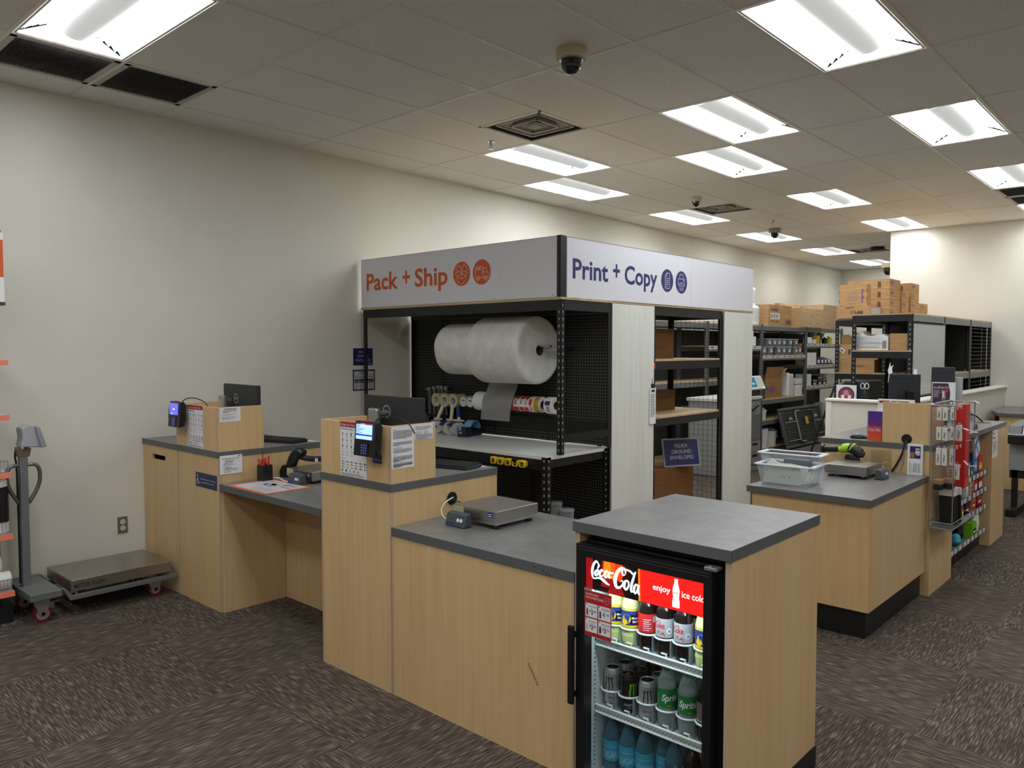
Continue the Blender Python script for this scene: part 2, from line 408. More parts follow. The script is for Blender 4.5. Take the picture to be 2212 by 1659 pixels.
# ------------------------------------------------------------------ shell
m = MB(); m.quad([(-.6, YN, 0), (XR, YN, 0), (XR, YB + .1, 0), (-.6, YB + .1, 0)], CARPET); struct('floor', m)
def slab(name, a, b, t, mt=WALLP):
    """upright wall from a to b (x, y), thickness t to its outer side"""
    (x0, y0), (x1, y1) = a, b; L = math.hypot(x1 - x0, y1 - y0); nx, ny = (y1 - y0) / L * t, -(x1 - x0) / L * t
    m = MB(); m.prism([(x0, y0), (x1, y1), (x1 + nx, y1 + ny), (x0 + nx, y0 + ny)], 0, H + .3, mt, 'z'); return struct(name, m)
slab('wall_left', (wx(YB), YB), (wx(YN), YN), .12)
slab('wall_far', (XF, YF), (XR, YF), -.12)
slab('wall_return', (XF + .0, YB), (XF + .0, YF + .125), -.12)
slab('wall_back', (wx(YB), YB), (XF, YB), -.12)
slab('wall_right', (XR, YF), (XR, YN), -.12)
slab('wall_front', (wx(YN), YN), (XR, YN), .12)
# half-height wall with a painted cap, L-shaped, in front of the black racks
m = MB(); m.box((3.04, 3.0, 0), (3.81, 3.11, 1.185), WALLP).box((3.70, 3.11, 0), (3.81, YF, 1.185), WALLP)
struct('wall_low', m)
m = MB(); m.box((3.02, 2.975, 1.185), (3.835, 3.13, 1.21), mat('cap_paint', (238, 233, 220), .5)).box((3.68, 3.13, 1.185), (3.835, YF, 1.21), MATS['cap_paint']); m.box((3.025, 2.985, 0), (3.085, 2.999, 1.185), MATS['cap_paint'])
struct('trim_2', m, .006)
# ------------------------------------------------------------------ ceiling: 2 x 4 ft grid
GU, GV, X0 = 1.2192, .6096, 1.035
def gx(v): return X0 + GV * v
def gy(u): return GU * u
LIGHTS = [(0, 3), (1, 2), (0, 0), (1, -1), (3, -1), (5, -1), (7, -1), (9, -1), (3, 2), (5, 2), (-1, 5), (1, 5), (3, 5), (5, 5), (-1, 9), (1, 9), (3, 9), (-2, 13), (1, 13), (3, 13)]  # fixtures without a label of their own are unseen, added for fill
LIGHTS2 = [(-3, 0), (-4.5, 4), (-4.5, 8), (-4.5, 12), (-6, 2), (-6, 6), (-6, 10), (-4.5, 0), (-3, 4), (-3, 8)]     # laid across: u start (half unit deep), v start (two units long); all after the first are unseen, added to brighten
VENTS = [(-.5, 1), (3, 0), (7.5, 0)]
GRILLES = [(-3, -1), (-2.5, -1), (4, 5), (4.5, 5)]
m = MB(); tb = MB()
half = {(u, v) for u, v in VENTS + GRILLES}
def tile(u0, u1, v0, v1): m.quad([(gx(v0), gy(u0), H), (gx(v0), gy(u1), H), (gx(v1), gy(u1), H), (gx(v1), gy(u0), H)], CTILE)
bw = .012
def bar_a(u0, u1, v): tb.box((gx(v) - bw, gy(u0) + bw, H - .004), (gx(v) + bw, gy(u1) - bw, H + .02), TBAR)
def bar_b(u, v0, v1): tb.box((gx(v0) - bw, gy(u) - bw, H - .004), (gx(v1) + bw, gy(u) + bw, H + .02), TBAR)
for u in range(-2, 11):
    for v in range(-2, 17):
        v0 = v if v > -2 else -2.6
        if (u, v) in LIGHTS: pass
        elif (u, v) in half or (u + .5, v) in half:
            for k in (0, .5):
                if (u + k, v) not in half: tile(u + k, u + k + .5, v0, v + 1)
            bar_b(u + .5, v, v + 1)
        else: tile(u, u + 1, v0, v + 1)
        bar_a(u, u + 1, v + 1)
    bar_b(u, -2.6, 17)
for k in range(1, 13):
    u = -2 - k * .5
    tile(u, u + .5, -2.6, -1)
    if (u, -1) not in half: tile(u, u + .5, -1, 0)
    for v in range(0, 17, 2):
        if (u, v) not in LIGHTS2: tile(u, u + .5, v, v + 2)
        bar_a(u, u + .5, v)
    bar_a(u, u + .5, -1); bar_b(u, -2.6, 17)
c_ = struct('ceiling', m); struct('trim_1', tb)

# ------------------------------------------------------------------ recessed fluorescent lights
GLOW = mat('lamp_glow', (247, 251, 255), .5, emit=8.5)
BASK = mat('lamp_basket', (30, 30, 30), .6, emit=.4); bsdf(BASK).inputs['Emission Color'].default_value = (*S(236, 237, 232), 1)
FRAMEW = mat('fixture_white', (232, 231, 226), .4)
def light_proto(loc, label, rz=0.):
    T = thing('ceiling_light', label, 'ceiling light', loc, rz, 'recessed fluorescent ceiling lights')
    x, y, z = 0, 0, 0
    M = wmat(T); W, L = .578, 1.186; w2, l2 = W / 2, L / 2
    a = MB(M)
    for sx in (-1, 1):
        a.box((sx * w2, -l2, -.003), (sx * (w2 - .014), l2, .012), FRAMEW); a.box((-w2, sx * l2, -.003), (w2, sx * (l2 - .014), .012), FRAMEW)
    part('frame', T, a)
    a = MB(M); N = 5
    for sx in (-1, 1):
        pr = [(sx * (w2 - .014 - (w2 - .105) * i / N), .008 + .075 * math.sin(i / N * PI / 2)) for i in range(N + 1)]
        for (xa, za), (xb, zb) in zip(pr, pr[1:]):
            q = [(xa, -l2 + .014, za), (xb, -l2 + .05, zb), (xb, l2 - .05, zb), (xa, l2 - .014, za)]
            a.quad(q if sx > 0 else q[::-1], GLOW)
    a.quad([(-w2, -l2, .098), (-w2, l2, .098), (w2, l2, .098), (w2, -l2, .098)], GLOW)
    a.quad([(-.1, -l2 + .05, .084), (-.1, l2 - .05, .084), (.1, l2 - .05, .084), (.1, -l2 + .05, .084)], GLOW)
    for sy in (-1, 1):
        q = [(-w2 + .014, sy * (l2 - .014), .004), (w2 - .014, sy * (l2 - .014), .004), (.1, sy * (l2 - .05), .085), (-.1, sy * (l2 - .05), .085)]
        a.quad(q if sy < 0 else q[::-1], GLOW)
    part('reflector', T, a)
    a = MB(M); n = 12; lb = l2 - .085
    pts = [(.088 * math.cos(PI + PI * i / n), .078 + .066 * math.sin(PI + PI * i / n)) for i in range(n + 1)]
    a.add([(p[0], -lb, p[1]) for p in pts] + [(p[0], lb, p[1]) for p in pts], [(i, n + 1 + i, n + 2 + i, i + 1) for i in range(n)], BASK, True)
    for sy in (-1, 1): a.quad([(p[0], sy * lb, p[1]) for p in pts], BASK)
    part('basket', T, a)
    return T
LL = {(0, 3): 'bright recessed ceiling light touching corners with another above the print sign', (1, 2): 'recessed ceiling light diagonal behind the big pair, over the copy area rack',
      (0, 0): 'recessed ceiling light beside the square air vent, corner to corner with it', (1, -1): 'first recessed light of the row along the long white wall',
      (3, -1): 'second recessed light of the row along the long white wall', (5, -1): 'recessed light with a dome camera hanging before it, by the long wall',
      (7, -1): 'fourth recessed light of the row along the long white wall', (9, -1): 'last small recessed light of the wall row, by the back wall',
      (3, 2): 'recessed ceiling light alone in the middle of the tiles past the vent', (5, 2): 'recessed ceiling light against the top of the cream far wall',
      (-1, 5): 'biggest recessed ceiling light, cut by the top of the picture over the aisle', (1, 5): 'recessed ceiling light two tiles beyond the biggest one over the aisle',
      (3, 5): 'recessed ceiling light just before the pair of dark grilles over the aisle', (5, 5): 'recessed ceiling light just after the pair of dark grilles over the aisle'}
proto = None
for u, v in LIGHTS:
    loc = (gx(v + .5), gy(u + .5), H); lab = LL.get((u, v), 'recessed ceiling light added over the shop floor for fill, beyond the picture')
    if proto is None: proto = light_proto(loc, lab)
    else: dup(proto, loc, 0., lab)
for u, v in LIGHTS2:
    dup(proto, (gx(v + 1), gy(u + .25), H), PI / 2, 'recessed ceiling light lying crosswise beside two dark return grilles' if (u, v) == (-3, 0) else 'recessed ceiling light added over the shop floor for fill, beyond the picture')
# ------------------------------------------------------------------ square air vents
VENT_W = mat('vent_enamel', (186, 181, 170), .5); VDARK = mat('vent_dark', (24, 24, 25), .8); VSIDE = mat('vent_side', (86, 84, 78), .6)
def vent(loc, label):
    T = thing('air_vent', label, 'air vent', loc, 0, 'square ceiling air vents'); M = wmat(T); h = .292
    a = MB(M)
    for s_ in (-1, 1):
        a.box((s_ * h, -h, -.004), (s_ * (h - .02), h, .004), VENT_W); a.box((-h, s_ * h, -.004), (h, s_ * (h - .02), .004), VENT_W)
        a.box((s_ * h, -h, 0), (s_ * (h - .008), h, .10), VSIDE); a.box((-h, s_ * h, 0), (h, s_ * (h - .008), .10), VSIDE)
    part('frame', T, a)
    a = MB(M); a.box((-h, -h, .095), (h, h, .10), VDARK); part('backing', T, a)
    for r, z in ((.225, .012), (.14, .006)):
        a = MB(M)
        k = .75
        for i in range(4):
            c, s_ = math.cos(i * PI / 2), math.sin(i * PI / 2)
            def R(px, py, pz): return (c * px - s_ * py, s_ * px + c * py, pz)
            a.quad([R(-r, r, z), R(r, r, z), R(r * k, r * k, z + .06), R(-r * k, r * k, z + .06)], VENT_W)
            a.box(*sorted([R(-r, r, z - .004), R(r, r - .012, z + .006)]), VENT_W)
        part('vane', T, a)
    a = MB(M); a.box((-.07, -.07, .01), (.07, .07, .018), VENT_W).box((-.055, -.055, .004), (.055, .055, .01), mat('vent_plate', (150, 143, 130), .6)); part('centre_plate', T, a, bevel=.002)
    return T
VL = ['square ceiling air vent touching the corner of a recessed light', 'square ceiling air vent behind the small dome camera', 'small far ceiling air vent beside the black ceiling speaker']
for (u, v), lab in zip(VENTS, VL): vent((gx(v + .5), gy(u + .25), H), lab)
def grille(loc, label):
    T = thing('return_grille', label, 'air grille', loc, 0, 'dark ceiling return grilles'); M = wmat(T); h = .292
    a = MB(M)
    for s_ in (-1, 1):
        a.box((s_ * h, -h, -.004), (s_ * (h - .034), h, .01), VENT_W); a.box((-h, s_ * h, -.004), (h, s_ * (h - .034), .01), VENT_W)
    part('frame', T, a)
    a = MB(M)
    for i in range(44):
        y = -.258 + .516 * (i + .5) / 44; a.box((-.258, y - .0011, .0), (.258, y + .0011, .012), mat('grille_bar', (58, 55, 53), .7))
    a.box((-.26, -.26, .05), (.26, .26, .055), mat('grille_back', (14, 13, 13), .9)); part('grille_slats', T, a)
    return T
for (u, v), lab in zip(GRILLES, ['dark return grille cut by the picture edge below the crosswise light', 'whole dark return grille beside the corner of the crosswise light', 'dark return grille directly after a recessed light over the aisle', 'second dark return grille of the aisle pair, further from the camera']):
    grille((gx(v + .5), gy(u + .25), H), lab)
# ------------------------------------------------------------------ dome cameras, sprinklers, speaker
DOMEG = mat('smoked_dome', (12, 13, 14), .06, coat=.6); CAMB = mat('camera_beige', (196, 184, 150), .5)
def dome(loc, sc_, label, base=CAMB):
    T = thing('ceiling_dome_camera', label, 'security camera', loc, 0, 'ceiling dome cameras')
    a = MB(); a.lathe([(.088 * sc_, 0), (.09 * sc_, -.05 * sc_), (.084 * sc_, -.064 * sc_), (.066 * sc_, -.066 * sc_)], loc, base, 40); part('housing', T, a)
    a = MB(); a.lathe([(.062 * sc_, -.06 * sc_), (.06 * sc_, -.085 * sc_)] + [(.058 * sc_ * math.cos(i * PI / 16), -.09 * sc_ - .06 * sc_ * math.sin(i * PI / 16)) for i in range(8)] + [(0, -.15 * sc_)], loc, DOMEG, 36); part('dome', T, a)
    a = MB(); a.ring((loc[0], loc[1], H - .058 * sc_), (loc[0], loc[1], H - .07 * sc_), .07 * sc_, .061 * sc_, CHROME); part('trim_ring', T, a)
dome((3.157, -1.382, H), 1., 'beige dome camera close by on the ceiling above the pack sign')
dome((1.469, 3.086, H), .72, 'small pale dome camera in front of the second air vent', mat('camera_white', (206, 200, 186), .5))
dome((1.153, 5.934, H), .95, 'grey dome camera hanging before a wall-row light', mat('camera_grey', (150, 146, 138), .5))
a = MB(); T = thing('ceiling_dome_camera', 'dark dome camera on the far corner where the cream wall ends', 'security camera', (2.2, 7.65, 2.96), 0)
a.box((2.12, 7.55, 2.94), (2.28, 7.72, 3.02), CAMB); part('bracket', T, a, bevel=.01)
a = MB(); a.lathe([(.0, -.11), (.045, -.095), (.065, -.05), (.066, 0)], (2.2, 7.63, 2.94), DOMEG); part('dome', T, a)
def sprinkler(loc, label):
    T = thing('ceiling_sprinkler', label, 'sprinkler', loc, 0, 'ceiling sprinklers'); x, y, z = loc
    a = MB(); a.lathe([(.038, 0), (.036, -.004), (.012, -.006)], loc, CHROME); part('escutcheon', T, a)
    a = MB(); a.cyl((x, y, z), (x, y, z - .035), .009, ALU); a.box((x - .016, y - .003, z - .06), (x - .012, y + .003, z - .03), ALU); a.box((x + .012, y - .003, z - .06), (x + .016, y + .003, z - .03), ALU); part('body', T, a)
    a = MB(); a.cyl((x, y, z - .06), (x, y, z - .063), .02, CHROME); part('deflector', T, a)
sprinkler((1.404, -.241, H), 'chrome ceiling sprinkler beside the first square air vent')
sprinkler((1.429, 5.242, H), 'chrome ceiling sprinkler above the grey dome camera')
T = thing('ceiling_speaker', 'round black ceiling fixture beside the far air vent', 'ceiling speaker', (1.58, 9.1, H))
a = MB(); a.lathe([(.11, 0), (.12, -.05), (.14, -.06), (.13, -.075), (0, -.08)], (1.58, 9.1, H), PLAS, 30); part('housing', T, a)
# ------------------------------------------------------------------ the service counter run (fronts on y = -2.605)
FY, BY = -2.605, -1.845
def cabinet(name, label, x0, x1, y0, y1, z1, bands=('l', 'r'), slot=None, group=None, face='y', toe=None):
    """box cabinet: front panel with edge bands, sides, back"""
    T = thing(name, label, 'cabinet', ((x0 + x1) / 2, (y0 + y1) / 2, 0), 0, group); t = .019
    a = MB()
    if slot:
        sx0, sx1, sz0, sz1 = slot
        a.box((x0, y0, 0), (sx0, y0 + t, z1), MAPLE).box((sx1, y0, 0), (x1, y0 + t, z1), MAPLE).box((sx0, y0, 0), (sx1, y0 + t, sz0), MAPLE).box((sx0, y0, sz1), (sx1, y0 + t, z1), MAPLE)
    else: a.box((x0, y0, 0), (x1, y0 + t, z1), MAPLE)
    part('front_panel', T, a)
    for b, xx in (('l', x0), ('r', x1)):
        if b in bands:
            e = MB(); s = 1 if b == 'l' else -1
            e.box((xx - .0004 * s, y0 - .0015, 0.002), (xx + .012 * s, y0 + t, z1 - .001), EDGEB); part('edge_band', T, e)
    for xx, s in ((x0, 1), (x1, -1)):
        a = MB(); a.box((xx, y0 + t + .0005, 0), (xx + t * s, y1 - t, z1), MAPLE); part('side_panel', T, a)
    a = MB(); a.box((x0, y1 - t, 0), (x1, y1, z1), MAPLE); part('back_panel', T, a)
    if slot:
        a = MB(); a.box((sx0 - .02, y0 + .06, sz0 - .05), (sx1 + .02, y0 + .065, sz1 + .05), BLK); part('slot_liner', T, a)
    return T
def top(label, poly, z0, z1, name='worktop', group=None, cat='worktop'):
    """laminate slab with a dark edge band"""
    cx = sum(p[0] for p in poly) / len(poly); cy = sum(p[1] for p in poly) / len(poly)
    T = thing(name, label, cat, (cx, cy, z0), 0, group)
    a = MB(); a.prism(poly, z0, z1, LAM, 'z'); part('slab', T, a)
    n = len(poly); a = MB()
    for i in range(n):
        (x0, y0), (x1, y1) = poly[i], poly[(i + 1) % n]; L = math.hypot(x1 - x0, y1 - y0); nx, ny = (y1 - y0) / L * .0012, -(x1 - x0) / L * .0012
        a.add([(x0 + nx, y0 + ny, z0), (x1 + nx, y1 + ny, z0), (x1 + nx, y1 + ny, z1 - .002), (x0 + nx, y0 + ny, z1 - .002)], [(0, 1, 2, 3)], EDGE)
    part('edge_band', T, a)
    return T
def rect(x0, x1, y0, y1): return [(x0, y0), (x1, y0), (x1, y1), (x0, y1)]
cabinet('counter_cabinet', 'maple counter cabinet against the white wall with a black hand slot', .075, .655, FY + .004, BY, 1.012, ('r',), (.229, .447, .912, .950))
cabinet('counter_cabinet', 'maple counter cabinet carrying the dark blue wheelchair notice', .658, 1.245, FY + .004, BY, 1.012)
top('dark grey worktop against the white wall, under the first terminal', rect(.07, 1.25, FY, BY), 1.0125, 1.05)
# lower desk between the two tall units
T = thing('writing_desk_base', 'maple knee-space recess panel under the low desk', 'desk base', (1.83, -2.1, 0))
a = MB(); a.box((1.262, -2.135, 0), (2.395, -2.116, .802), MAPLE); part('back_panel', T, a)
a = MB(); a.box((1.2465, FY + .02, 0), (1.2615, -2.14, .802), MAPLE); part('side_panel', T, a)
a = MB(); a.cyl((1.2615, -2.50, .77), (1.270, -2.50, .77), .011, BROWN); part('bolt_cap', T, a)
top('low dark grey desk top with the orange-bordered mat', rect(1.252, 2.398, FY, BY), .805, .845, 'desktop', cat='desk top')
cabinet('counter_cabinet', 'tall maple counter cabinet between the low desk and the scale counter', 2.402, 2.999, FY + .004, BY, 1.012)
top('dark grey worktop of the tall unit with the lit card terminal', rect(2.398, 3.002, FY, BY), 1.0125, 1.05)
cabinet('counter_cabinet', 'long low maple counter cabinet under the free standing parcel scale', 3.005, 4.140, FY + .004, BY, .797)
top('low dark grey worktop next to the drinks fridge, scuffed edge', rect(3.004, 4.143, FY, BY), .798, .84)
a = MB(); fc = Face(a, (3.0, FY - .0015, 0), UX, UZ)
for i, (x, z, r) in enumerate([(.935, .822, .006), (.985, .815, .005), (1.0, .809, .004), (1.012, .813, .003), (1.02, .804, .004), (1.0, .803, .003)]):
    fc.poly([(x + r * random.uniform(.6, 1.3) * math.cos(k), z + r * random.uniform(.5, 1.) * math.sin(k)) for k in (0, 1, 2, 3, 4, 5.2)], INK, 1)
for i in range(9): fc.rect(.90 + i * .006, .405 - i * .009, .012, .004, mat('scuff', (120, 86, 52), .7), 1)
part('scuff_stain', bpy.data.objects[[o.name for o in bpy.data.objects if o.get('label') == 'long low maple counter cabinet under the free standing parcel scale'][0]], a)
# fridge housing
FX0, FX1 = 4.146, 4.806
T = thing('fridge_housing', 'maple housing around the drinks fridge at the counter end', 'cabinet', ((FX0 + FX1) / 2, -2.2, 0))
a = MB(); a.box((FX0, FY + .004, 0), (FX0 + .02, BY, 1.0055), MAPLE); part('side_panel', T, a)
a = MB(); a.box((FX1 - .022, FY + .004, .085), (FX1, BY, 1.0055), MAPLE); part('side_panel', T, a)
for xa in (FX0, FX1 - .022):
    a = MB(); a.box((xa - .0004, FY + .0025, .0), (xa + .0224, FY + .006, 1.005), EDGEB); part('edge_band', T, a)
a = MB(); a.box((FX0 + .021, BY - .02, .0), (FX1 - .023, BY, 1.0055), MAPLE); part('back_panel', T, a)
a = MB(); a.box((FX1 - .02, FY + .02, 0), (FX1 + .004, BY + .004, .085), BLK); part('toe_kick', T, a)
top('dark grey worktop over the drinks fridge', rect(4.141, 4.81, FY - .008, BY), 1.006, 1.045)
# ------------------------------------------------------------------ privacy boxes on the counters
def screen_box(label, x0, x1, y0, y1, z0, h, left=True):
    T = thing('privacy_screen', label, 'counter screen', ((x0 + x1) / 2, (y0 + y1) / 2, z0), 0, 'maple counter screens'); t = .02
    a = MB(); a.box((x0, y0, z0), (x1, y0 + t, z0 + h), MAPLE); part('front_panel', T, a, bevel=.001)
    a = MB(); a.box((x1 - t, y0 + t, z0), (x1, y1, z0 + h), MAPLE); part('side_panel', T, a, bevel=.001)
    if left:
        a = MB(); a.box((x0, y0 + t, z0), (x0 + t, y1, z0 + h), MAPLE); part('side_panel', T, a, bevel=.001)
    a = MB(); a.box((x1 - t - .0003, y0 - .0006, z0), (x1 + .0006, y0 + .0005, z0 + h - .001), EDGEB); part('edge_band', T, a)
    return T
screen_box('maple screen box on the counter against the white wall', .632, 1.235, -2.60, -2.275, 1.05, .287)
screen_box('maple screen box with two printed sheets on its side', 2.402, 3.0, -2.602, -2.307, 1.05, .287)
screen_box('maple screen on the tall counter behind the clear bins', 4.213, 4.532, .888, 1.21, 1.05, .287, False)
# ------------------------------------------------------------------ counter on the aisle side
T = thing('counter_cabinet', 'low maple counter cabinet with a black toe kick, under the clear bins', 'cabinet', (4.15, .28, 0))
a = MB(); a.box((3.785, -.285, .168), (4.512, -.266, .798), MAPLE); part('front_panel', T, a)
a = MB(); a.box((4.494, -.2655, .168), (4.513, .868, .798), MAPLE); part('side_panel', T, a)
a = MB(); a.box((3.785, -.2655, .168), (3.804, .868, .798), MAPLE); part('side_panel', T, a)
a = MB(); a.box((3.80, -.25, 0), (4.487, .868, .168), BLK); part('toe_kick', T, a)
a = MB(); a.box((3.74, -.2, .0), (3.77, -.17, .798), BLK); part('support_post', T, a)
top('low dark grey worktop holding the clear bins and the second scale', rect(3.76, 4.525, -.31, .872), .799, .84)
T = thing('counter_cabinet', 'tall maple counter cabinet behind the low one, with a small knot', 'cabinet', (4.15, 1.18, 0))
a = MB(); a.box((3.785, .876, 0), (4.54, .894, 1.0115), MAPLE); part('front_panel', T, a)
a = MB(); a.box((4.522, .8945, 0), (4.541, 1.478, 1.0115), MAPLE); part('side_panel', T, a)
a = MB(); a.box((3.785, .8945, 0), (3.804, 3.28, 1.0115), MAPLE); part('side_panel', T, a)
a = MB(); a.box((3.87, .8752, .955), (3.885, .876, .962), BROWN); part('knot', T, a)
T = thing('end_cabinet', 'maple end cabinet past the sweets shelves with a printed notice', 'cabinet', (4.3, 3.0, 0))
a = MB(); a.box((4.53, 2.745, 0), (4.549, 3.285, 1.0115), MAPLE); part('side_panel', T, a)
a = MB(); a.box((3.82, 2.745, 0), (4.5295, 2.764, 1.0115), MAPLE); part('front_panel', T, a)
a = MB(); a.box((3.82, 3.266, 0), (4.5295, 3.285, 1.0115), MAPLE); part('back_panel', T, a)
fc_ = MB(); f = Face(fc_, (4.549, 2.735 + .01, .765), UY, UZ); f.rect(0, 0, .21, .262, PAPER, 1)
f.text('Seien', .02, .205, .02, INK, 2, bold=.01); f.text('energy.', .02, .17, .02, INK, 2, bold=.01); f.para(.02, .15, .17, 7, .016, INKG)
solo('notice_sign', fc_, 'printed notice taped low on the maple end cabinet by the sweets', 'notice', (4.55, 2.84, .765))
top('long dark grey worktop of the aisle counter, behind the wire rack', rect(3.765, 4.555, .873, 3.29), 1.012, 1.05)
# ------------------------------------------------------------------ sheets and notices
def sheet(name, label, cat, o, u, v, w, h, draw, group=None, t=.0008, base=PAPER):
    a = MB(); o = Vector(o); u = Vector(u); v = Vector(v); n = u.cross(v)
    P = [o, o + u * w, o + u * w + v * h, o + v * h]
    a.add([p + n * t for p in P] + [p + n * .0002 for p in P], [(0, 1, 2, 3), (4, 7, 6, 5), (0, 4, 5, 1), (1, 5, 6, 2), (2, 6, 7, 3), (3, 7, 4, 0)], base)
    f = Face(a, o + n * t, u, v); draw(f, w, h)
    c = o + u * (w / 2)
    return solo(name, a, label, cat, c, group)
TXG = mat('print_red', (170, 34, 40), .6); DGREEN = mat('print_green', (60, 120, 70), .6)
def dangerous(f, w, h):
    f.rect(0, h - .028, w, .028, TXG); f.text('Dangerous Goods Guide', .006, h - .021, .0125, PAPER, 2, w=w * .86)
    f.text('Know before you ship', .008, h - .041, .008, INK, 2, bold=.01)
    cols = 6; R = random.Random(3)
    for r in range(3):
        for c in range(cols):
            x = .022 + c * (w - .036) / (cols - 1); y = h - .065 - r * .032
            k = R.choice([INK, INK, MGRY, BROWN]); s = R.uniform(.004, .008)
            f.poly([(x - s * .6, y - s), (x + s * R.uniform(.3, .9), y - s * .8), (x + s * .5, y + s), (x - s * .3, y + s * 1.2)], k, 2); f.rect(x - .008, y - .015, .016, .0018, INKG, 2)
    for r in range(2):
        for c in range(cols - (r * 3)):
            x = .02 + c * (w - .036) / (cols - 1); y = h - .158 - r * .017
            f.line([(x, y - .006), (x + .006, y), (x, y + .006), (x - .006, y)], .0012, INKG, 2, True); f.rect(x + .008, y - .002, .01, .003, INKL, 2)
    f.text('Hazard labels', .008, h - .197, .005, INK, 2)
    pal = [TXG, TXG, INK, TXG, TXG, INK, BLUE, YEL, ORANGE, INKL, MGRY, INKG, GREEN, YEL, INKL, INK, INK, INKG]
    for i in range(18):
        x = .02 + (i % 6) * (w - .036) / 5; y = h - .209 - (i // 6) * .0145
        f.poly([(x, y - .006), (x + .006, y), (x, y + .006), (x - .006, y)], pal[i], 2); f.rect(x + .008, y - .003, .01, .004, INKG, 2)
    for i in range(5): f.rect(.012 + i * .034, .024, .011, .012, [BROWN, INK, INKL, INKG, SKY][i], 2)
    f.para(.008, .02, w - .016, 4, .0042, INKG)
sheet('hazard_poster', 'red-headed hazard chart standing on the counter against the wall', 'poster', (.805, -2.601, 1.052), UX, UZ, .228, .286, dangerous, 'hazard charts on the screens')
sheet('hazard_poster', 'red-headed hazard chart behind the lit card terminal', 'poster', (2.583, -2.603, 1.052), UX, UZ, .226, .286, dangerous, 'hazard charts on the screens')
def attention(f, w, h):
    f.text('ATTENTION:', w / 2, h - .018, .0105, INK, 2, align='C', bold=.02); f.para(.02, h - .021, w - .04, 2, .006, INK, ragged=.1); f.para(.012, h - .04, w - .024, 2, .006, INKL); f.para(.012, h - .057, w - .024, 3, .006, INKL); f.para(.012, .022, w - .024, 1, .006, INKL)
sheet('notice_sign', 'white attention notice on the screen box by the white wall', 'notice', (1.2357, -2.586, 1.242), UY, UZ, .143, .094, attention)
def cert(f, w, h):
    f.text('TEXAS DEPARTMENT OF AGRICULTURE', .014, h - .024, .0055, INK, 2, w=w * .76, bold=.01); f.para(.035, h - .028, .07, 4, .0052, INKG); f.ring(w - .032, h - .032, .015, .0012, INKL, 2)
    f.text('SERVICE COMPANY', .03, h - .056, .0045, INK, 2, w=.06); f.text('CERTIFICATE OF REGISTRATION', .022, h - .064, .0045, INK, 2, w=.085, bold=.01); f.para(.02, h - .068, .11, 1, .005, INKG); f.para(.035, h - .076, .05, 3, .0045, INKG)
    f.line([(.028, .022), (.118, .022), (.118, .034), (.028, .034)], .001, INK, 2, True); f.text('License No. 0790788', .034, .0255, .005, INK, 2, w=.078); f.para(.03, .018, .09, 1, .006, INKG)
    f.rect(w - .028, h - .012, .016, .005, INK, 2)
sheet('certificate_sign', 'white certificate taped beside the pen cup', 'certificate', (1.2508, -2.6, .903), UY, UZ, .155, .122, cert)
def access(f, w, h):
    x, y = .028, .0
    f.disc(x + .002, h - .022, .006, PAPER, 2); f.line([(x + .002, h - .030), (x + .003, h - .055), (x + .017, h - .055), (x + .021, h - .075), (x + .028, h - .072)], .005, PAPER, 2); f.ring(x + .002, h - .063, .0155, .004, PAPER, 2); f.line([(x + .003, h - .042), (x + .013, h - .042)], .004, PAPER, 2)
    f.text('We are happy to assist. If you need special', .065, h - .045, .0088, PAPER, 2, w=.215); f.text('assistance, please ask a team member.', .069, h - .066, .0088, PAPER, 2, w=.195)
sheet('accessibility_sign', 'dark blue wheelchair assistance notice on the counter front', 'sign', (.918, -2.602, .795), UX, UZ, .298, .097, access, base=mat('sign_blue', (36, 48, 88), .45))
def doc1(f, w, h):
    y = h - .014
    for hd, n in (('Attention', 8), (None, 4), ('Restricted/declared policy', 4), ('Rewards', 5), (None, 3)):
        if hd: f.text(hd, .01, y - .002, .004, INK, 2, bold=.01)
        f.para(.01, y - .004, w - .02, n, .0052, INKG, ragged=.06); y -= .0052 * n + .0145
    f.para(.01, .052, .035, 4, .0045, INKL); f.para(.06, .056, .03, 4, .0045, INKL); f.text('Additional information', .01, .034, .004, INK, 2, bold=.01); f.para(.01, .031, w - .02, 4, .0052, INKG, ragged=.06)
sheet('terms_sign', 'long printed sheet of small text on the side of the tall screen box', 'notice', (3.0005, -2.598, 1.124), UY, UZ, .145, .209, doc1)
def doc2(f, w, h):
    f.text('Effective January 14, 2024, FedEx will', .006, h - .014, .0045, INK, 2, w=w * .82, bold=.015); f.text('discontinue accepting $100 and', .006, h - .021, .0045, INK, 2, w=w * .84, bold=.015); f.text('for select retail services.', .006, h - .028, .0045, INK, 2, w=w * .68, bold=.015)
    f.para(.006, h - .033, .045, 3, .005, INKL); f.para(.06, h - .033, .045, 3, .005, INKL); f.para(.006, .028, w - .012, 5, .005, INKG, ragged=.05)
sheet('terms_sign', 'small printed sheet beside the long one, at the far edge of the screen box', 'notice', (3.0005, -2.4505, 1.258), UY, UZ, .125, .076, doc2)
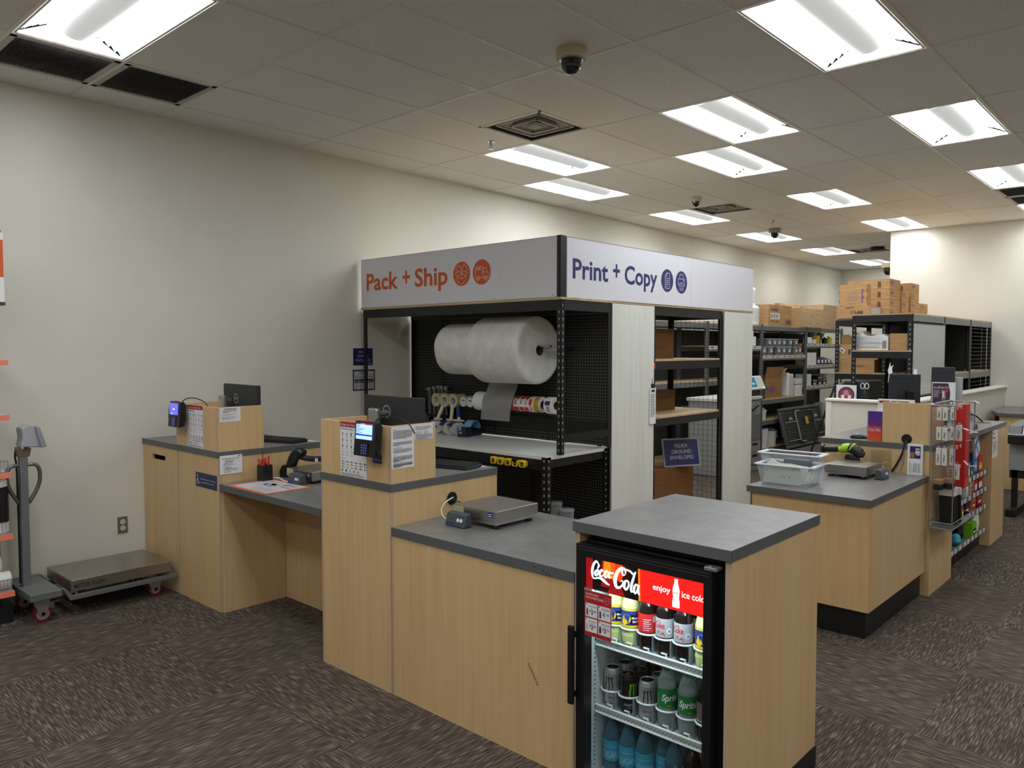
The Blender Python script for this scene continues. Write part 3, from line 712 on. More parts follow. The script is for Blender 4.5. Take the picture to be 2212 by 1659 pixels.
# ------------------------------------------------------------------ card terminals
LCD1 = mat('lcd_blue', (92, 96, 200), .3, emit=.75); LCD2 = mat('lcd_pale', (150, 186, 246), .3, emit=.95); LCDD = mat('lcd_line', (20, 34, 190), .3, emit=.6); LCDR = mat('lcd_red', (140, 30, 60), .3, emit=.5); KEYL = mat('key_glow', (90, 100, 220), .3, emit=.5); LCDW = mat('lcd_white', (230, 236, 255), .3, emit=1.)
def terminal(label, x, zc, lit):
    T = thing('card_terminal', label, 'card terminal', (x, -2.64, zc - .09), 0, 'card terminals on the counter screens'); w, h = .172, .172
    y = -2.672
    X = Matrix.Translation((x, y, zc)) @ Matrix.Rotation(math.radians(-4), 4, 'X')
    a = MB(X); a.prism([(0, -h / 2), (.04, -h / 2 + .012), (.044, h / 2 - .02), (.026, h / 2 + .004), (.004, h / 2)], -w / 2, w / 2, PLAS, 'x'); part('body', T, a, bevel=.004)
    f_ = MB(X); f = Face(f_, (-w / 2, -.0005, -h / 2), UX, UZ)
    if lit:
        f.rect(.018, .085, w - .042, .079, LCD2, 2); f.rect(.018, .158, w - .042, .006, LCDR, 3); f.text('Scanned Item', .055, .159, .0045, LCDW, 4)
        for i in range(8): f.rect(.021, .149 - i * .0065, .045 * random.uniform(.5, 1.5), .0022, INKG, 3)
        f.rect(.018, .103, w - .042, .007, LCDD, 3)
    else:
        f.rect(.018, .085, w - .042, .079, LCD1, 2); f.text('Fed', .07, .118, .011, LCDW, 3, bold=.02); f.text('Ex', .088, .118, .011, mat('lcd_orange', (255, 190, 90), .3, emit=.7), 3, bold=.02); f.rect(.05, .09, .02, .005, LCDW, 3)
    part('display', T, f_)
    f_ = MB(X); f = Face(f_, (-w / 2, -.0005, -h / 2), UX, UZ)
    f.rect(.052, .006, .066, .066, mat('keypad_plate', (12, 12, 18), .25), 2)
    for r in range(4):
        for c in range(3): f.rect(.064 + c * .018, .056 - r * .014, .009, .0035, KEYL, 3)
        if r: f.rect(.062, .065 - r * .014, .046, .0006, KEYL, 3)
    part('keypad', T, f_)
    a = MB(X); a.box((-.016, .006, h / 2), (.03, .016, h / 2 + .008), RED2); part('card_slot_light', T, a, bevel=.002)
    a = MB(X); a.box((w / 2, .01, .0), (w / 2 + .006, .03, .03), PLAS); part('stylus_clip', T, a, bevel=.002); a = MB(X); a.box((w / 2, .012, -.075), (w / 2 + .01, .03, -.055), PLAS); part('mount_knob', T, a, bevel=.002)
    a = MB(); a.box((x - .03, -2.63, zc - .05), (x + .03, -2.606, zc + .05), PLAS); part('wall_mount', T, a)
    a = MB(); pts = [(x + .02, -2.628, zc + .075), (x + .045, -2.61, zc + .105), (x + .10, -2.575, zc + .112), (x + .17, -2.54, zc + .085), (x + .205, -2.52, zc + .03)]
    a.tube([(p[0], p[1], p[2]) for p in stroke(pts)], .0032, PLAS); part('cable', T, a)
    if not lit:
        a = MB(); a.tube(stroke([(x - w / 2, -2.66, zc + .07), (x - w / 2 - .014, -2.662, zc + .02), (x - w / 2 - .016, -2.664, zc - .03), (x - w / 2, -2.665, zc - .035)]), .0018, PLAS, 6); part('tether_cord', T, a)
    return T
terminal('card terminal with a violet screen on the counter by the white wall', .762, 1.271, False)
terminal('card terminal with a bright text screen on the tall counter', 2.883, 1.271, True)
a = MB(); f = Face(a, (2.862, -2.6045, 1.141), UX, UZ); 
a.box((2.862, -2.606, 1.145), (2.932, -2.604, 1.19), NAVY); f = Face(a, (2.862, -2.606, 1.145), UX, UZ); f.text('Please Swipe Card', .005, .016, .006, PAPER, 1, w=.06)
part('swipe_tag', bpy.data.objects['card_terminal.001'], a)
# ------------------------------------------------------------------ monitors seen from behind
def monitor(label, x, y, z0, w, h, rz, logo=None, post=None, tilt=0.):
    T = thing('monitor', label, 'computer monitor', (x, y, 1.05), rz); R0 = wmat(T)
    X = R0 @ Matrix.Translation((0, 0, z0 - 1.05)) @ Matrix.Rotation(tilt, 4, 'X')
    a = MB(X); a.box((-w / 2, 0, 0), (w / 2, .03, h), PLAS2); part('housing', T, a, bevel=.004)
    a = MB(X); a.box((-w / 2 + .006, .0302, .012), (w / 2 - .006, .032, h - .006), mat('screen_off', (12, 12, 14), .12)); part('screen', T, a)
    if logo:
        lx, lz, lr = logo
        fm = MB(X); f = Face(fm, (0, -.0005, 0), UX, UZ); f.ring(lx, lz, lr, lr * .13, LGRY, 1)
        f.text(logo_text, lx, lz - lr * .22, lr * .45, LGRY, 1, w=lr * 1.35, align='C', bold=.01, shear=0.)
        part('logo', T, fm)
    if post:
        px, pt = post
        a = MB(R0); a.box((px - .045, -.07, 0), (px + .045, -.035, pt - 1.05), ALU); part('stand_neck', T, a, bevel=.012, seg=3)
        a = MB(R0); a.box((px - .04, -.035, pt - 1.09), (px + .04, .0, pt - 1.07), ALU); part('stand_bracket', T, a)
        a = MB(R0); a.box((px - .12, -.085, 0), (px + .12, .10, .012), ALU); part('stand_foot', T, a, bevel=.004)
    return T
logo_text = 'DELL'
monitor('black monitor seen from behind above the screen box by the white wall', .70, -2.16, 1.09, .54, .365, math.radians(-3), (-.06, .262, .036), (-.17, 1.37))
monitor('black monitor seen from behind above the screen box of the tall unit', 2.46, -2.16, 1.09, .54, .352, math.radians(-2), (-.05, .262, .037), (-.10, 1.372))
# keyboards
def keyboard(label, x, y, rz, z=1.05):
    T = thing('keyboard', label, 'keyboard', (x, y, z), rz, 'keyboards on the counters'); X = wmat(T)
    a = MB(X); a.prism([(-.075, 0), (.075, 0), (.075, .022), (-.075, .012)], -.22, .22, PLAS, 'x'); part('case', T, a, bevel=.004)
    a = MB(X)
    for r in range(5):
        for c in range(19): a.box((-.213 + c * .0225, -.066 + r * .027, .012 + r * .0018), (-.195 + c * .0225, -.044 + r * .027, .021 + r * .0018), PLAS2)
    part('key_caps', T, a)
keyboard('black keyboard behind the screen box by the white wall', .985, -2.03, math.radians(16))
keyboard('black keyboard behind the screen box of the tall unit', 2.735, -2.02, math.radians(12))
def strips(f, w, h):
    for i in range(8): f.rect(.01 + i * w / 8, .004, w / 8 - .012, h - .008, [PINK, TXG, PAPER, PINK][i % 4], 1)
def strip_sheet(label, x, y, z, rz):
    T = Matrix.Translation((x, y, z)) @ Matrix.Rotation(rz, 4, 'Z')
    sheet('code_strip', label, 'paper strip', (x, y, z), T.to_3x3() @ UX, T.to_3x3() @ UY, .42, .06, strips)
strip_sheet('pink and white printed strip behind the keyboard by the white wall', .80, -1.925, 1.0505, math.radians(6))
strip_sheet('pink and white printed strip behind the keyboard of the tall unit', 2.52, -1.925, 1.0505, 0)
# ------------------------------------------------------------------ low desk things
a = MB(); a.box((1.348, -2.594, .8455), (1.800, -2.272, .8475), mat('mat_orange', (232, 112, 56), .5)); f = Face(a, (1.348, -2.594, .8475), UX, UY)
f.rect(.02, .02, .412, .282, mat('mat_paper', (206, 200, 206), .35), 1)
for x, y, rx, ry, mm in ((.17, .20, .06, .04, BLUE), (.23, .17, .05, .045, RED), (.20, .22, .045, .03, BROWN), (.13, .17, .035, .03, SKY)): f.poly([(x + rx * random.uniform(.6, 1.1) * math.cos(k * .7), y + ry * random.uniform(.6, 1.1) * math.sin(k * .7)) for k in range(9)], mat('mat_' + mm.name, tuple(int(150 + .3 * c) for c in {'blue': (60, 90, 180), 'red': (190, 60, 60), 'brown': (150, 90, 60), 'sky_blue': (90, 130, 200)}[mm.name]), .4), 2)
f.para(.05, .285, .1, 3, .012, INKL); f.para(.26, .27, .15, 4, .012, INKG); f.para(.20, .12, .2, 6, .014, INKL); f.rect(.30, .19, .12, .01, INKG, 2)
solo('counter_mat', a, 'orange-bordered printed mat flat on the low desk', 'mat', (1.574, -2.433, .8455))
T = thing('pen_cup', 'square black cup of pens on the low desk', 'pen cup', (1.345, -2.335, .845), math.radians(0)); a = MB(); c = (1.345, -2.335); hh = .105; r = .036
for s_ in (-1, 1): a.box((c[0] - r, c[1] + s_ * r, .8465), (c[0] + r, c[1] + s_ * (r - .003), .845 + hh), PLAS).box((c[0] + s_ * r, c[1] - r + .003, .8465), (c[0] + s_ * (r - .003), c[1] + r - .003, .845 + hh), PLAS)
part('walls', T, a); a = MB(); a.box((c[0] - r, c[1] - r, .8452), (c[0] + r, c[1] + r, .8482), PLAS); part('base', T, a)
def pen(label, dx, dy, lx, ly, top, kind):
    p0 = Vector((c[0] + dx, c[1] + dy, .849)); p1 = Vector((c[0] + dx + lx, c[1] + dy + ly, top)); L = p1 - p0
    T = thing('pen' if kind == 'pen' else 'marker', label, 'pen' if kind == 'pen' else 'marker pen', p0, 0, 'pens in the black cup')
    if kind == 'pen':
        a = MB(); a.cyl(p0, p0 + L * .72, .0055, mat('pen_violet', (52, 40, 96), .4), n=12); part('barrel', T, a)
        a = MB(); a.cyl(p0 + L * .72, p0 + L * .86, .0066, ORANGE, n=12); part('grip', T, a)
        a = MB(); a.cyl(p0 + L * .86, p1, .0045, mat('pen_violet', (52, 40, 96), .4), .002, n=12); part('tip', T, a)
    else:
        a = MB(); a.cyl(p0, p0 + L * .62, .007, PAPER, n=12); part('barrel', T, a)
        a = MB(); a.cyl(p0 + L * .6, p1, .0085, RED2, .006, n=12); part('cap', T, a)
pen('tall violet and orange pen sticking out of the black cup', -.002, -.006, -.008, -.004, 1.048, 'pen')
pen('short violet and orange pen at the outer side of the black cup', -.024, -.022, -.006, -.006, .995, 'pen')
pen('violet pen behind the others in the black cup', -.016, .012, -.005, .006, .998, 'pen')
pen('red marker in the middle of the black cup', .0, -.02, -.002, -.004, .988, 'marker')
pen('red marker at the wall side of the black cup', .018, .006, .004, .012, 1.008, 'marker')
pen('short red marker at the front of the black cup', .018, -.018, .004, -.004, .998, 'marker')
# barcode scanner resting in its cradle
T = thing('barcode_scanner', 'black barcode scanner resting in its cradle behind the desk scale', 'barcode scanner', (1.36, -2.10, .845))
a = MB(rot((1.315, -2.145, .845), 0, 0, math.radians(25))); a.prism([(-.045, 0), (.05, 0), (.045, .06), (.02, .09), (-.03, .08), (-.05, .04)], -.03, .03, PLAS, 'y'); part('cradle', T, a, bevel=.006)
a = MB(); a.tube(stroke([(1.352, -2.14, .93), (1.375, -2.13, .985), (1.405, -2.11, 1.015), (1.43, -2.10, 1.0)]), .036, PLAS, 14); part('head', T, a)
a = MB(); a.tube(stroke([(1.41, -2.105, .985), (1.48, -2.07, .975), (1.56, -2.04, .98), (1.60, -2.02, .985)]), .019, mat('scanner_blue', (26, 26, 44), .4), 12).cyl((1.59, -2.03, .98), (1.615, -2.015, .99), .03, PLAS, n=14); part('handle', T, a)
a = MB(); a.box((1.525, -2.07, .962), (1.56, -2.068, .985), PAPER); part('barcode_label', T, a)
# ------------------------------------------------------------------ parcel scales
def scale(label, loc, rz, w, d, ztop, ind, plate=True):
    """platform scale; local x = width, y = depth, front at -y; ind = indicator offset (x, y, rz)"""
    T = thing('parcel_scale', label, 'scale', loc, rz, 'stainless parcel scales'); X = wmat(T)
    h = ztop - loc[2]
    a = MB(X); a.box((-w / 2, -d / 2, h - .052), (w / 2, d / 2, h), STEEL); part('platform', T, a, bevel=.003)
    a = MB(X); a.box((-w / 2 + .006, -d / 2 + .006, .022), (w / 2 - .006, d / 2 - .006, h - .053), ALU); part('base', T, a)
    for sx in (-1, 1):
        for sy in (-1, 1):
            a = MB(X); a.cyl((sx * (w / 2 - .035), sy * (d / 2 - .035), 0), (sx * (w / 2 - .035), sy * (d / 2 - .035), .012), .02, PLAS, n=16).cyl((sx * (w / 2 - .035), sy * (d / 2 - .035), .012), (sx * (w / 2 - .035), sy * (d / 2 - .035), .023), .008, CHROME, n=12); part('foot', T, a)
    ix, iy, ir = ind
    X2 = X @ rot((ix, iy, 0), 0, 0, ir)
    a = MB(X2); a.prism([(-.028, .003), (.03, .003), (.022, .07), (-.012, .062)], -.068, .068, mat('indicator_grey', (70, 76, 84), .45), 'x'); I = part('indicator', T, a, bevel=.004)
    # sloped front face
    u = UX; v = Vector((0, .016, .059)).normalized(); fm = MB(X2); f = Face(fm, (-.068, -.0285, .003), u, v)
    f.rect(.012, .022, .052, .032, mat('scale_lcd', (86, 90, 84), .3), 1); f.text('0.0', .03, .03, .014, INK, 2); f.rect(.012, .008, .052, .012, BLUE, 1)
    f.disc(.086, .034, .0095, PAPER, 1); f.disc(.108, .034, .0095, PAPER, 1); f.rect(.09, .013, .014, .008, BLUE, 1)
    part('display_face', I, fm)
    if plate:
        fm = MB(X); f = Face(fm, (-w / 2, -d / 2 - .0006, h - .052), UX, UZ); f.rect(w - .055, .018, .034, .028, BLUE, 1); f.rect(w - .05, .024, .024, .004, PAPER, 2); f.rect(w - .05, .034, .024, .003, PAPER, 2); f.rect(.006, .002, .075, .048, mat('cal_label', (186, 182, 150), .6), 1); f.rect(.03, .026, .03, .012, mat('cal_green', (170, 190, 110), .6), 2); f.rect(.016, .01, .02, .005, INKG, 2); f.rect(.042, .01, .018, .005, INKG, 2); part('rating_label', T, fm)
    return T
scale('stainless parcel scale alone on the scuffed low worktop', (3.288, -2.158, .84), 0, .302, .312, .931, (-.055, -.21, 0))
scale('stainless parcel scale half hidden on the low desk', (1.565, -2.065, .845), 0, .302, .30, .925, (.05, -.20, 0))
scale('stainless parcel scale beside the clear bins', (4.128, .546, .84), PI / 2, .302, .28, .925, (-.02, -.20, 0), False)
# cable port and leads at the parcel scale
def grommet(label, o, n):
    a = MB(); o = Vector(o); n = Vector(n); a.cyl(o, o + n * .006, .034, PLAS, n=28).cyl(o + n * .006, o + n * .008, .026, mat('grommet_dark', (8, 8, 8), .7), n=24)
    return solo('cable_grommet', a, label, 'cable port', o, 'round black cable ports')
grommet('round black cable port on the tall cabinet side behind the parcel scale', (3.0, -2.194, .925), UX)
grommet('round black cable port low on the maple screen of the aisle counter', (4.376, .888, 1.083), -UY)
def cord(name, label, pts, r, m, sub=8):
    a = MB(); a.tube([p[:3] for p in stroke(pts, sub)], r, m, 8); return solo(name, a, label, 'cable', pts[0][:3])
cord('scale_cord', 'white scale cable looping from the round port to the parcel scale', [(3.004, -2.185, .93), (3.03, -2.27, .915), (3.035, -2.30, .88), (3.06, -2.30, .845), (3.12, -2.28, .8435), (3.16, -2.255, .852)], .0035, WHT)
cord('scale_cord', 'short black cable leaving the round port above the parcel scale', [(3.006, -2.19, .917), (3.03, -2.17, .905), (3.06, -2.15, .90)], .003, PLAS)
cord('scale_cord', 'white cable beside the pen cup on the low desk', [(1.40, -2.30, .865), (1.44, -2.29, .868), (1.47, -2.27, .85), (1.51, -2.27, .849), (1.55, -2.26, .852)], .0035, WHT)
cord('power_cord', 'black cable hanging from the port behind the acrylic holder', [(4.372, .878, 1.078), (4.36, .868, 1.0), (4.33, .862, .92), (4.29, .862, .846)], .007, PLAS)
cord('power_cord', 'thin grey cable beside the black one under the port', [(4.377, .878, 1.075), (4.366, .866, 1.0), (4.36, .864, .92), (4.335, .862, .843)], .003, MGRY)
# ------------------------------------------------------------------ packing bench and the rack standing on it
def post(mb, x, y, z0, z1, sx, sy, m=BLK, w=.04, slots=True, sl=SLOT, pitch=.0508, faces='xy', out=False):
    """L-section upright with a keyhole every 2 in; sx, sy point into the rack"""
    t = .003
    mb.box((x, y, z0), (x + sx * w, y + sy * t, z1), m).box((x, y, z0), (x + sx * t, y + sy * w, z1), m)
    if slots:
        n = int((z1 - z0) / pitch)
        for i in range(n):
            z = z0 + .025 + i * pitch
            if 'x' in faces: mb.box((x + sx * w * .38, y - sy * .0006, z), (x + sx * w * .62, y - sy * .0001, z + .018), sl); mb.box((x + sx * w * .3, y - sy * .0006, z + .012), (x + sx * w * .7, y - sy * .0001, z + .018), sl)
            if 'y' in faces: mb.box((x - sx * .0006, y + sy * w * .38, z), (x - sx * .0001, y + sy * w * .62, z + .018), sl); mb.box((x - sx * .0006, y + sy * w * .3, z + .012), (x - sx * .0001, y + sy * w * .7, z + .018), sl)
def parts_post(T, name='post', **k):
    a = MB(); post(a, **k); return part(name, T, a)
DKS = mat('slot_dark', (60, 61, 60), .7)
RX0, RX1, RY0, RY1 = .075, 2.437, -.576, .055
T = thing('packing_bench', 'black steel packing bench with a white top and peg board back', 'workbench', (1.25, -.3, 0))
a = MB(); a.box((.05, -.69, .905), (2.40, .075, .93), WTABLE); part('bench_top', T, a, label='white bench top', bevel=.002)
for nm, b in (('front_beam', ((.06, -.685, .825), (2.385, -.66, .904))), ('rear_beam', ((.06, .04, .825), (2.385, .065, .904))), ('side_beam', ((2.365, -.66, .845), (2.392, .04, .904)))):
    a = MB(); a.box(*b, BLK); part(nm, T, a)
for x, y, sx, sy in ((2.40, -.692, -1, 1), (2.40, .07, -1, -1), (.05, -.692, 1, 1), (.05, .07, 1, -1)):
    a = MB(); post(a, x, y, 0, .924, sx, sy, w=.05, slots=x > 1); part('leg', T, a)
a = MB(); a.box((.10, .072, .05), (2.385, .076, .9), PEG); part('peg_board_panel', T, a)
for x in (.85, 1.6):
    a = MB(); a.box((x, .064, .05), (x + .012, .071, .9), BLK); part('panel_strip', T, a)
T = thing('storage_rack', 'black boltless rack standing on the packing bench, open to the counter', 'storage rack', (1.25, -.25, .93))
for x, y, sx, sy, nm in ((RX1, RY0, -1, 1, 'x'), (RX0, RY0, 1, 1, ''), (RX1, RY1, -1, -1, ''), (RX0 - .02, RY1, 1, -1, '')):
    z0 = .935
    a = MB(); post(a, x, y, z0, 2.075, sx, sy, slots=True, sl=SLOT if nm else DKS); part('post', T, a)
for nm, b in (('front_beam', ((RX0, RY0 - .004, 2.0), (RX1 - .002, RY0 + .03, 2.073))), ('side_beam', ((RX1 - .03, RY0 + .03, 2.0), (RX1 + .003, RY1, 2.07))), ('rear_beam', ((RX0, RY1 - .03, 2.0), (RX1 - .03, RY1, 2.07))), ('lower_side_beam', ((RX1 - .03, RY0 + .03, 1.025), (RX1 + .001, RY1 - .04, 1.08)))):
    a = MB(); a.box(*b, BLK); part(nm, T, a)
a = MB(); a.box((RX0 - .03, RY0 - .01, 2.076), (RX1 + .01, RY1, 2.094), CHIP); part('deck', T, a, label='plywood deck edge')
a = MB(); a.box((.012, .0565, .94), (RX1 - .04, .060, 2.0), PEG); part('peg_board_panel', T, a)
for x in (.46, 1.15, 1.78):
    a = MB(); a.box((x, .05, .94), (x + .016, .056, 2.0), BLK); part('panel_strip', T, a)
a = MB(); a.box((.02, .045, 1.02), (RX1 - .04, .0562, 1.13), mat('rail_black', (14, 15, 16), .35)); part('rear_rail', T, a)
# hanging rods
T2 = thing('roll_rod', 'chrome rod carrying the two big bubble wrap rolls', 'rod', (1.5, -.25, 1.70))
a = MB(); a.cyl((.92, -.255, 1.735), (2.075, -.255, 1.735), .013, CHROME, n=16); part('rod', T2, a)
a = MB(); a.box((2.03, -.262, 1.70), (2.20, -.248, 1.722), ALU); a.box((2.03, -.262, 1.715), (2.06, -.248, 1.74), ALU); a.box((2.03, -.255, 1.70), (2.05, .05, 1.72), BLK); part('hook_bracket', T2, a)
a = MB(); a.box((.93, -.255, 1.715), (.945, .05, 1.73), BLK); part('hook_bracket', T2, a)
def wrap_roll(label, x0, x1, r, z, y=-.255):
    T = thing('bubble_wrap_roll', label, 'bubble wrap', ((x0 + x1) / 2, y, z), 0, 'big bubble wrap rolls on the rod')
    n = 56; a = MB(); e = .02; prof = [(x0, .03), (x0, r - .025), (x0 + .012, r - .006), (x0 + .03, r), (x1 - .03, r), (x1 - .012, r - .006), (x1, r - .025), (x1 - .004, r * .6), (x1 + .004, .045)]
    rows = [[(x, y + rr * (1 + .012 * math.sin(3 * t * 2 * PI / n) + .01 * math.sin(7 * t * 2 * PI / n)) * math.cos(2 * PI * t / n), z + rr * (1 + .012 * math.cos(2 * t * 2 * PI / n)) * math.sin(2 * PI * t / n)) for t in range(n)] for x, rr in prof]
    for k in range(len(prof) - 1): a.add(rows[k] + rows[k + 1], [(i, n + i, n + (i + 1) % n, (i + 1) % n) for i in range(n)], BUBBLE, True)
    part('wrap', T, a)
    a = MB(); a.ring((x0 + .005, y, z), (x1 + .001, y, z), .046, .04, mat('core_card', (150, 112, 76), .8), mi=mat('core_inner', (104, 72, 46), .9)); part('core', T, a)
wrap_roll('smaller bubble wrap roll tucked behind the big one on the rod', .93, 1.36, .225, 1.712)
wrap_roll('largest bubble wrap roll, its paper core showing', 1.37, 1.955, .278, 1.704)
# translucent strip hanging from the smaller roll
a = MB(); L = [(-.112, 1.45), (-.114, 1.43), (-.12, 1.4), (-.16, 1.3), (-.185, 1.22), (-.19, 1.10)]
L = stroke([(y, z, 0) for y, z in L], 5); x0, x1 = 1.26, 1.60
vs = [(x0 + (1.62 - p[1]) * .00 - .10 * max(0, (1.42 - p[1])), p[0], p[1]) for p in L] + [(x1 - .10 * max(0, (1.42 - p[1])), p[0], p[1]) for p in L]; n = len(L)
a.add(vs, [(i, i + 1, n + i + 1, n + i) for i in range(n - 1)], SHEET, True)
for i in range(0, n - 1):
    for k in (0, .34, .67):
        p, q = Vector(vs[i]).lerp(Vector(vs[i + 1]), k), Vector(vs[n + i]).lerp(Vector(vs[n + i + 1]), k); a.add([p + Vector((0, -.001, 0)), q + Vector((0, -.001, 0)), q + Vector((0, -.001, .004)), p + Vector((0, -.001, .004))], [(0, 1, 2, 3)], mat('sheet_ridge', (150, 151, 148), .5))
solo('bubble_wrap_strip', a, 'see-through bubble wrap strip hanging in front of the label rolls', 'bubble wrap', (1.42, -.15, 1.36))
# label rolls on their rod
yl, zl = -.075, 1.25
T = thing('label_rod', 'thin chrome rod running through the label rolls', 'rod', (1.6, yl, zl)); a = MB(); a.cyl((1.08, yl, zl + .012), (1.90, yl, zl + .012), .008, CHROME, n=12); part('rod', T, a)
a = MB(); a.box((1.89, yl - .005, zl), (1.91, .05, zl + .02), ALU); part('bracket', T, a)
LABW = mat('label_white', (236, 234, 226), .5)
def label_roll(label, x0, x1, r, base, draw=None, core=True):
    T = thing('label_roll', label, 'label roll', ((x0 + x1) / 2, yl, zl), 0, 'label rolls on the rod')
    a = MB(); a.ring((x0, yl, zl), (x1, yl, zl), r, .034, base, 40, mat('core_inner', (104, 72, 46), .9), LABW)
    if draw:
        def warp(ph, xo, flip=1):
            # lettering reads along +x; v climbs round the drum
            return lambda px, py: (xo + px, yl - (r + .0008) * math.cos(ph + py / r), zl + (r + .0008) * math.sin(ph + py / r))
        def warp_up(ph, xo):
            return lambda px, py: (xo - py, yl - (r + .0008) * math.cos(ph + px / r), zl + (r + .0008) * math.sin(ph + px / r))
        draw(a, warp, warp_up, x0, x1, r)
    part('roll', T, a)
def band(a, warp, ph, x0, x1, h0, h1, m):
    n = 6; w = warp(ph, 0)
    for i in range(n):
        p0, p1 = h0 + (h1 - h0) * i / n, h0 + (h1 - h0) * (i + 1) / n
        a.quad([w(x0, p0), w(x1, p0), w(x1, p1), w(x0, p1)], m)
def d_fragile(a, warp, wu, x0, x1, r):
    for ph in (-.25, .95):
        w = warp(ph, x0)
        a.add([w(*p) for p in ((.02, 0), (.06, -.02), (.06, -.008), (.09, -.008), (.09, .008), (.06, .008), (.06, .02))], [(0, 1, 2, 3, 4, 5, 6)], LABW) if (x1 - x0) > .095 else a.add([w(*p) for p in ((.01, 0), (.035, -.016), (.035, -.006), (.055, -.006), (.055, .006), (.035, .006), (.035, .016))], [(0, 1, 2, 3, 4, 5, 6)], LABW)
    for i in range(3): band(a, warp, .30, x0 + .008 + i * .019, x0 + .02 + i * .019, -.018, .018, LABW)
def d_fo(a, warp, wu, x0, x1, r):
    band(a, warp, -.62, x0 + .004, x1 - .004, -.03, .016, RED2); a.text('FO', 0, 0, 0, (x1 - x0) * .55, mat('ink_brown', (66, 44, 40), .6), bold=.02, warp=wu(.05, x0 + (x1 - x0) * .78)); band(a, warp, 1.1, x0 + .004, x1 - .004, -.02, .03, RED2)
def d_fo2(a, warp, wu, x0, x1, r):
    band(a, warp, .35, x0 + .006, x1 - .01, -.026, .026, RED2); a.text('FO', 0, 0, 0, (x1 - x0) * .5, mat('ink_brown', (66, 44, 40), .6), bold=.02, warp=wu(-.75, x0 + (x1 - x0) * .78))
def d_yellow(a, warp, wu, x0, x1, r):
    for i in range(9):
        w = warp(-1.1 + i * .27, x0); a.add([w(.004, 0), w((x1 - x0) * .5, -.014), w((x1 - x0) * .5, -.007), w(.004, .007)], [(0, 1, 2, 3)], INK); a.add([w((x1 - x0) * .5, -.014), w(x1 - x0 - .004, 0), w(x1 - x0 - .004, .007), w((x1 - x0) * .5, -.007)], [(0, 1, 2, 3)], INK)
label_roll('wide plain white roll at the wall end of the label rod', 1.09, 1.215, .084, mat('tape_white', (232, 232, 228), .5))
label_roll('red arrow label roll half covered by the hanging strip', 1.32, 1.415, .064, RED2, d_fragile)
label_roll('second red arrow label roll, under the strip edge', 1.417, 1.485, .065, RED2, d_fragile)
label_roll('third red arrow label roll, clear of the strip', 1.487, 1.56, .064, RED2, d_fragile)
label_roll('white and red label roll next to the red arrow rolls', 1.565, 1.625, .066, LABW, d_fo)
label_roll('white and red label roll, second after the red arrow rolls', 1.628, 1.68, .064, LABW, d_fo)
label_roll('white and red label roll, third after the red arrow rolls', 1.682, 1.73, .064, LABW, d_fo)
label_roll('white label roll with a red square, beside the yellow one', 1.735, 1.785, .067, LABW, d_fo2)
label_roll('yellow and black chevron label roll at the rod end', 1.79, 1.845, .066, YEL, d_yellow)
def d_fish(a, warp, wu, x0, x1, r):
    band(a, warp, .30, x0 + .012, x1 - .012, -.016, .02, INDIGO); a.text('FIS', 0, 0, 0, .03, INK, bold=.02, warp=wu(-.72, x0 + .06))
label_roll('white label roll with a dark blue square, half behind the black post', 1.905, 1.985, .07, LABW, d_fish)
# clear tape rolls hung on pegs
TAPEY = mat('tape_clear', (196, 182, 132), .25); HUBW = mat('hub_white', (206, 206, 204), .5)
def tape(label, x, z, r, n_, full=True, y0=-.13, y1=.0):
    T = thing('tape_roll', label, 'packing tape', (x, y0, z), 0, 'packing tape rolls on the peg board')
    a = MB(); a.ring((x, y0, z), (x, y1, z), r, r - (.02 if full else .004), TAPEY if full else CLEARW, 36); part('tape', T, a)
    a = MB(); a.ring((x, y0 + .001, z), (x, y1 - .001, z), r - (.0205 if full else .0045), r - .028, HUBW, 30); part('core', T, a)
    a = MB(); a.box((x - .02, y0 + .03, z - .004), (x + .02, .05, z + .006), CHROME); part('peg_hook', T, a)
    if not full:
        a = MB(); a.cyl((x, y0 + .003, z), (x, y0 + .006, z), r - .028, HUBW, n=28); part('label_disc', T, a)
        a = MB(); f = Face(a, (x, y0 + .0025, z), UX, UZ); f.line([(-.03, 0), (-.005, .016), (.012, .008), (.03, .01)], .008, INK, 1); part('core_print', T, a)
for i, (x, full, lab) in enumerate(((.575, True, 'yellowish clear tape roll nearest the metal arms'), (.692, True, 'second yellowish clear tape roll on the peg board'), (.808, True, 'third yellowish clear tape roll, above the blue-handled tape gun'), (.945, False, 'nearly empty tape roll with a white core next to the full ones'), (1.032, False, 'nearly empty tape roll at the end, beside the white label roll'))):
    tape(lab.replace('nearest', 'beside'), x, 1.238, .062 if full else .048, i, full)
# box-sizing arms hanging on the peg board
for i, (x, z1, lab) in enumerate(((.372, 1.345, 'first grey metal box arm, with a crossbar, by the wall side'), (.440, 1.355, 'second grey metal box arm on the peg board'), (.502, 1.366, 'third grey metal box arm on the peg board'), (.548, 1.366, 'fourth grey metal box arm on the peg board'), (.605, 1.36, 'fifth grey metal box arm, its foot behind the tape rolls'))):
    T = thing('box_sizer', lab, 'box sizing tool', (x, -.02, 1.06), 0, 'metal box arms on the peg board')
    a = MB(); a.box((x - .012, -.03, 1.06), (x + .012, -.016, z1 - .03), ALU).box((x - .004, -.032, 1.07), (x + .004, -.03, z1 - .04), DGRY); part('bar', T, a)
    a = MB(); a.box((x - .018, -.04, z1 - .03), (x + .018, -.012, z1), ALU); a.box((x - .006, -.02, z1 - .03), (x + .006, .05, z1 - .02), BLK)
    if i == 0: a.cyl((x - .05, -.03, z1 - .02), (x + .03, -.03, z1 - .008), .006, ALU, n=8)
    part('head', T, a, bevel=.002)
    a = MB(); a.cyl((x - .03, -.035, 1.085), (x + .03, -.035, 1.075), .012, PLAS, n=10); part('knob', T, a)
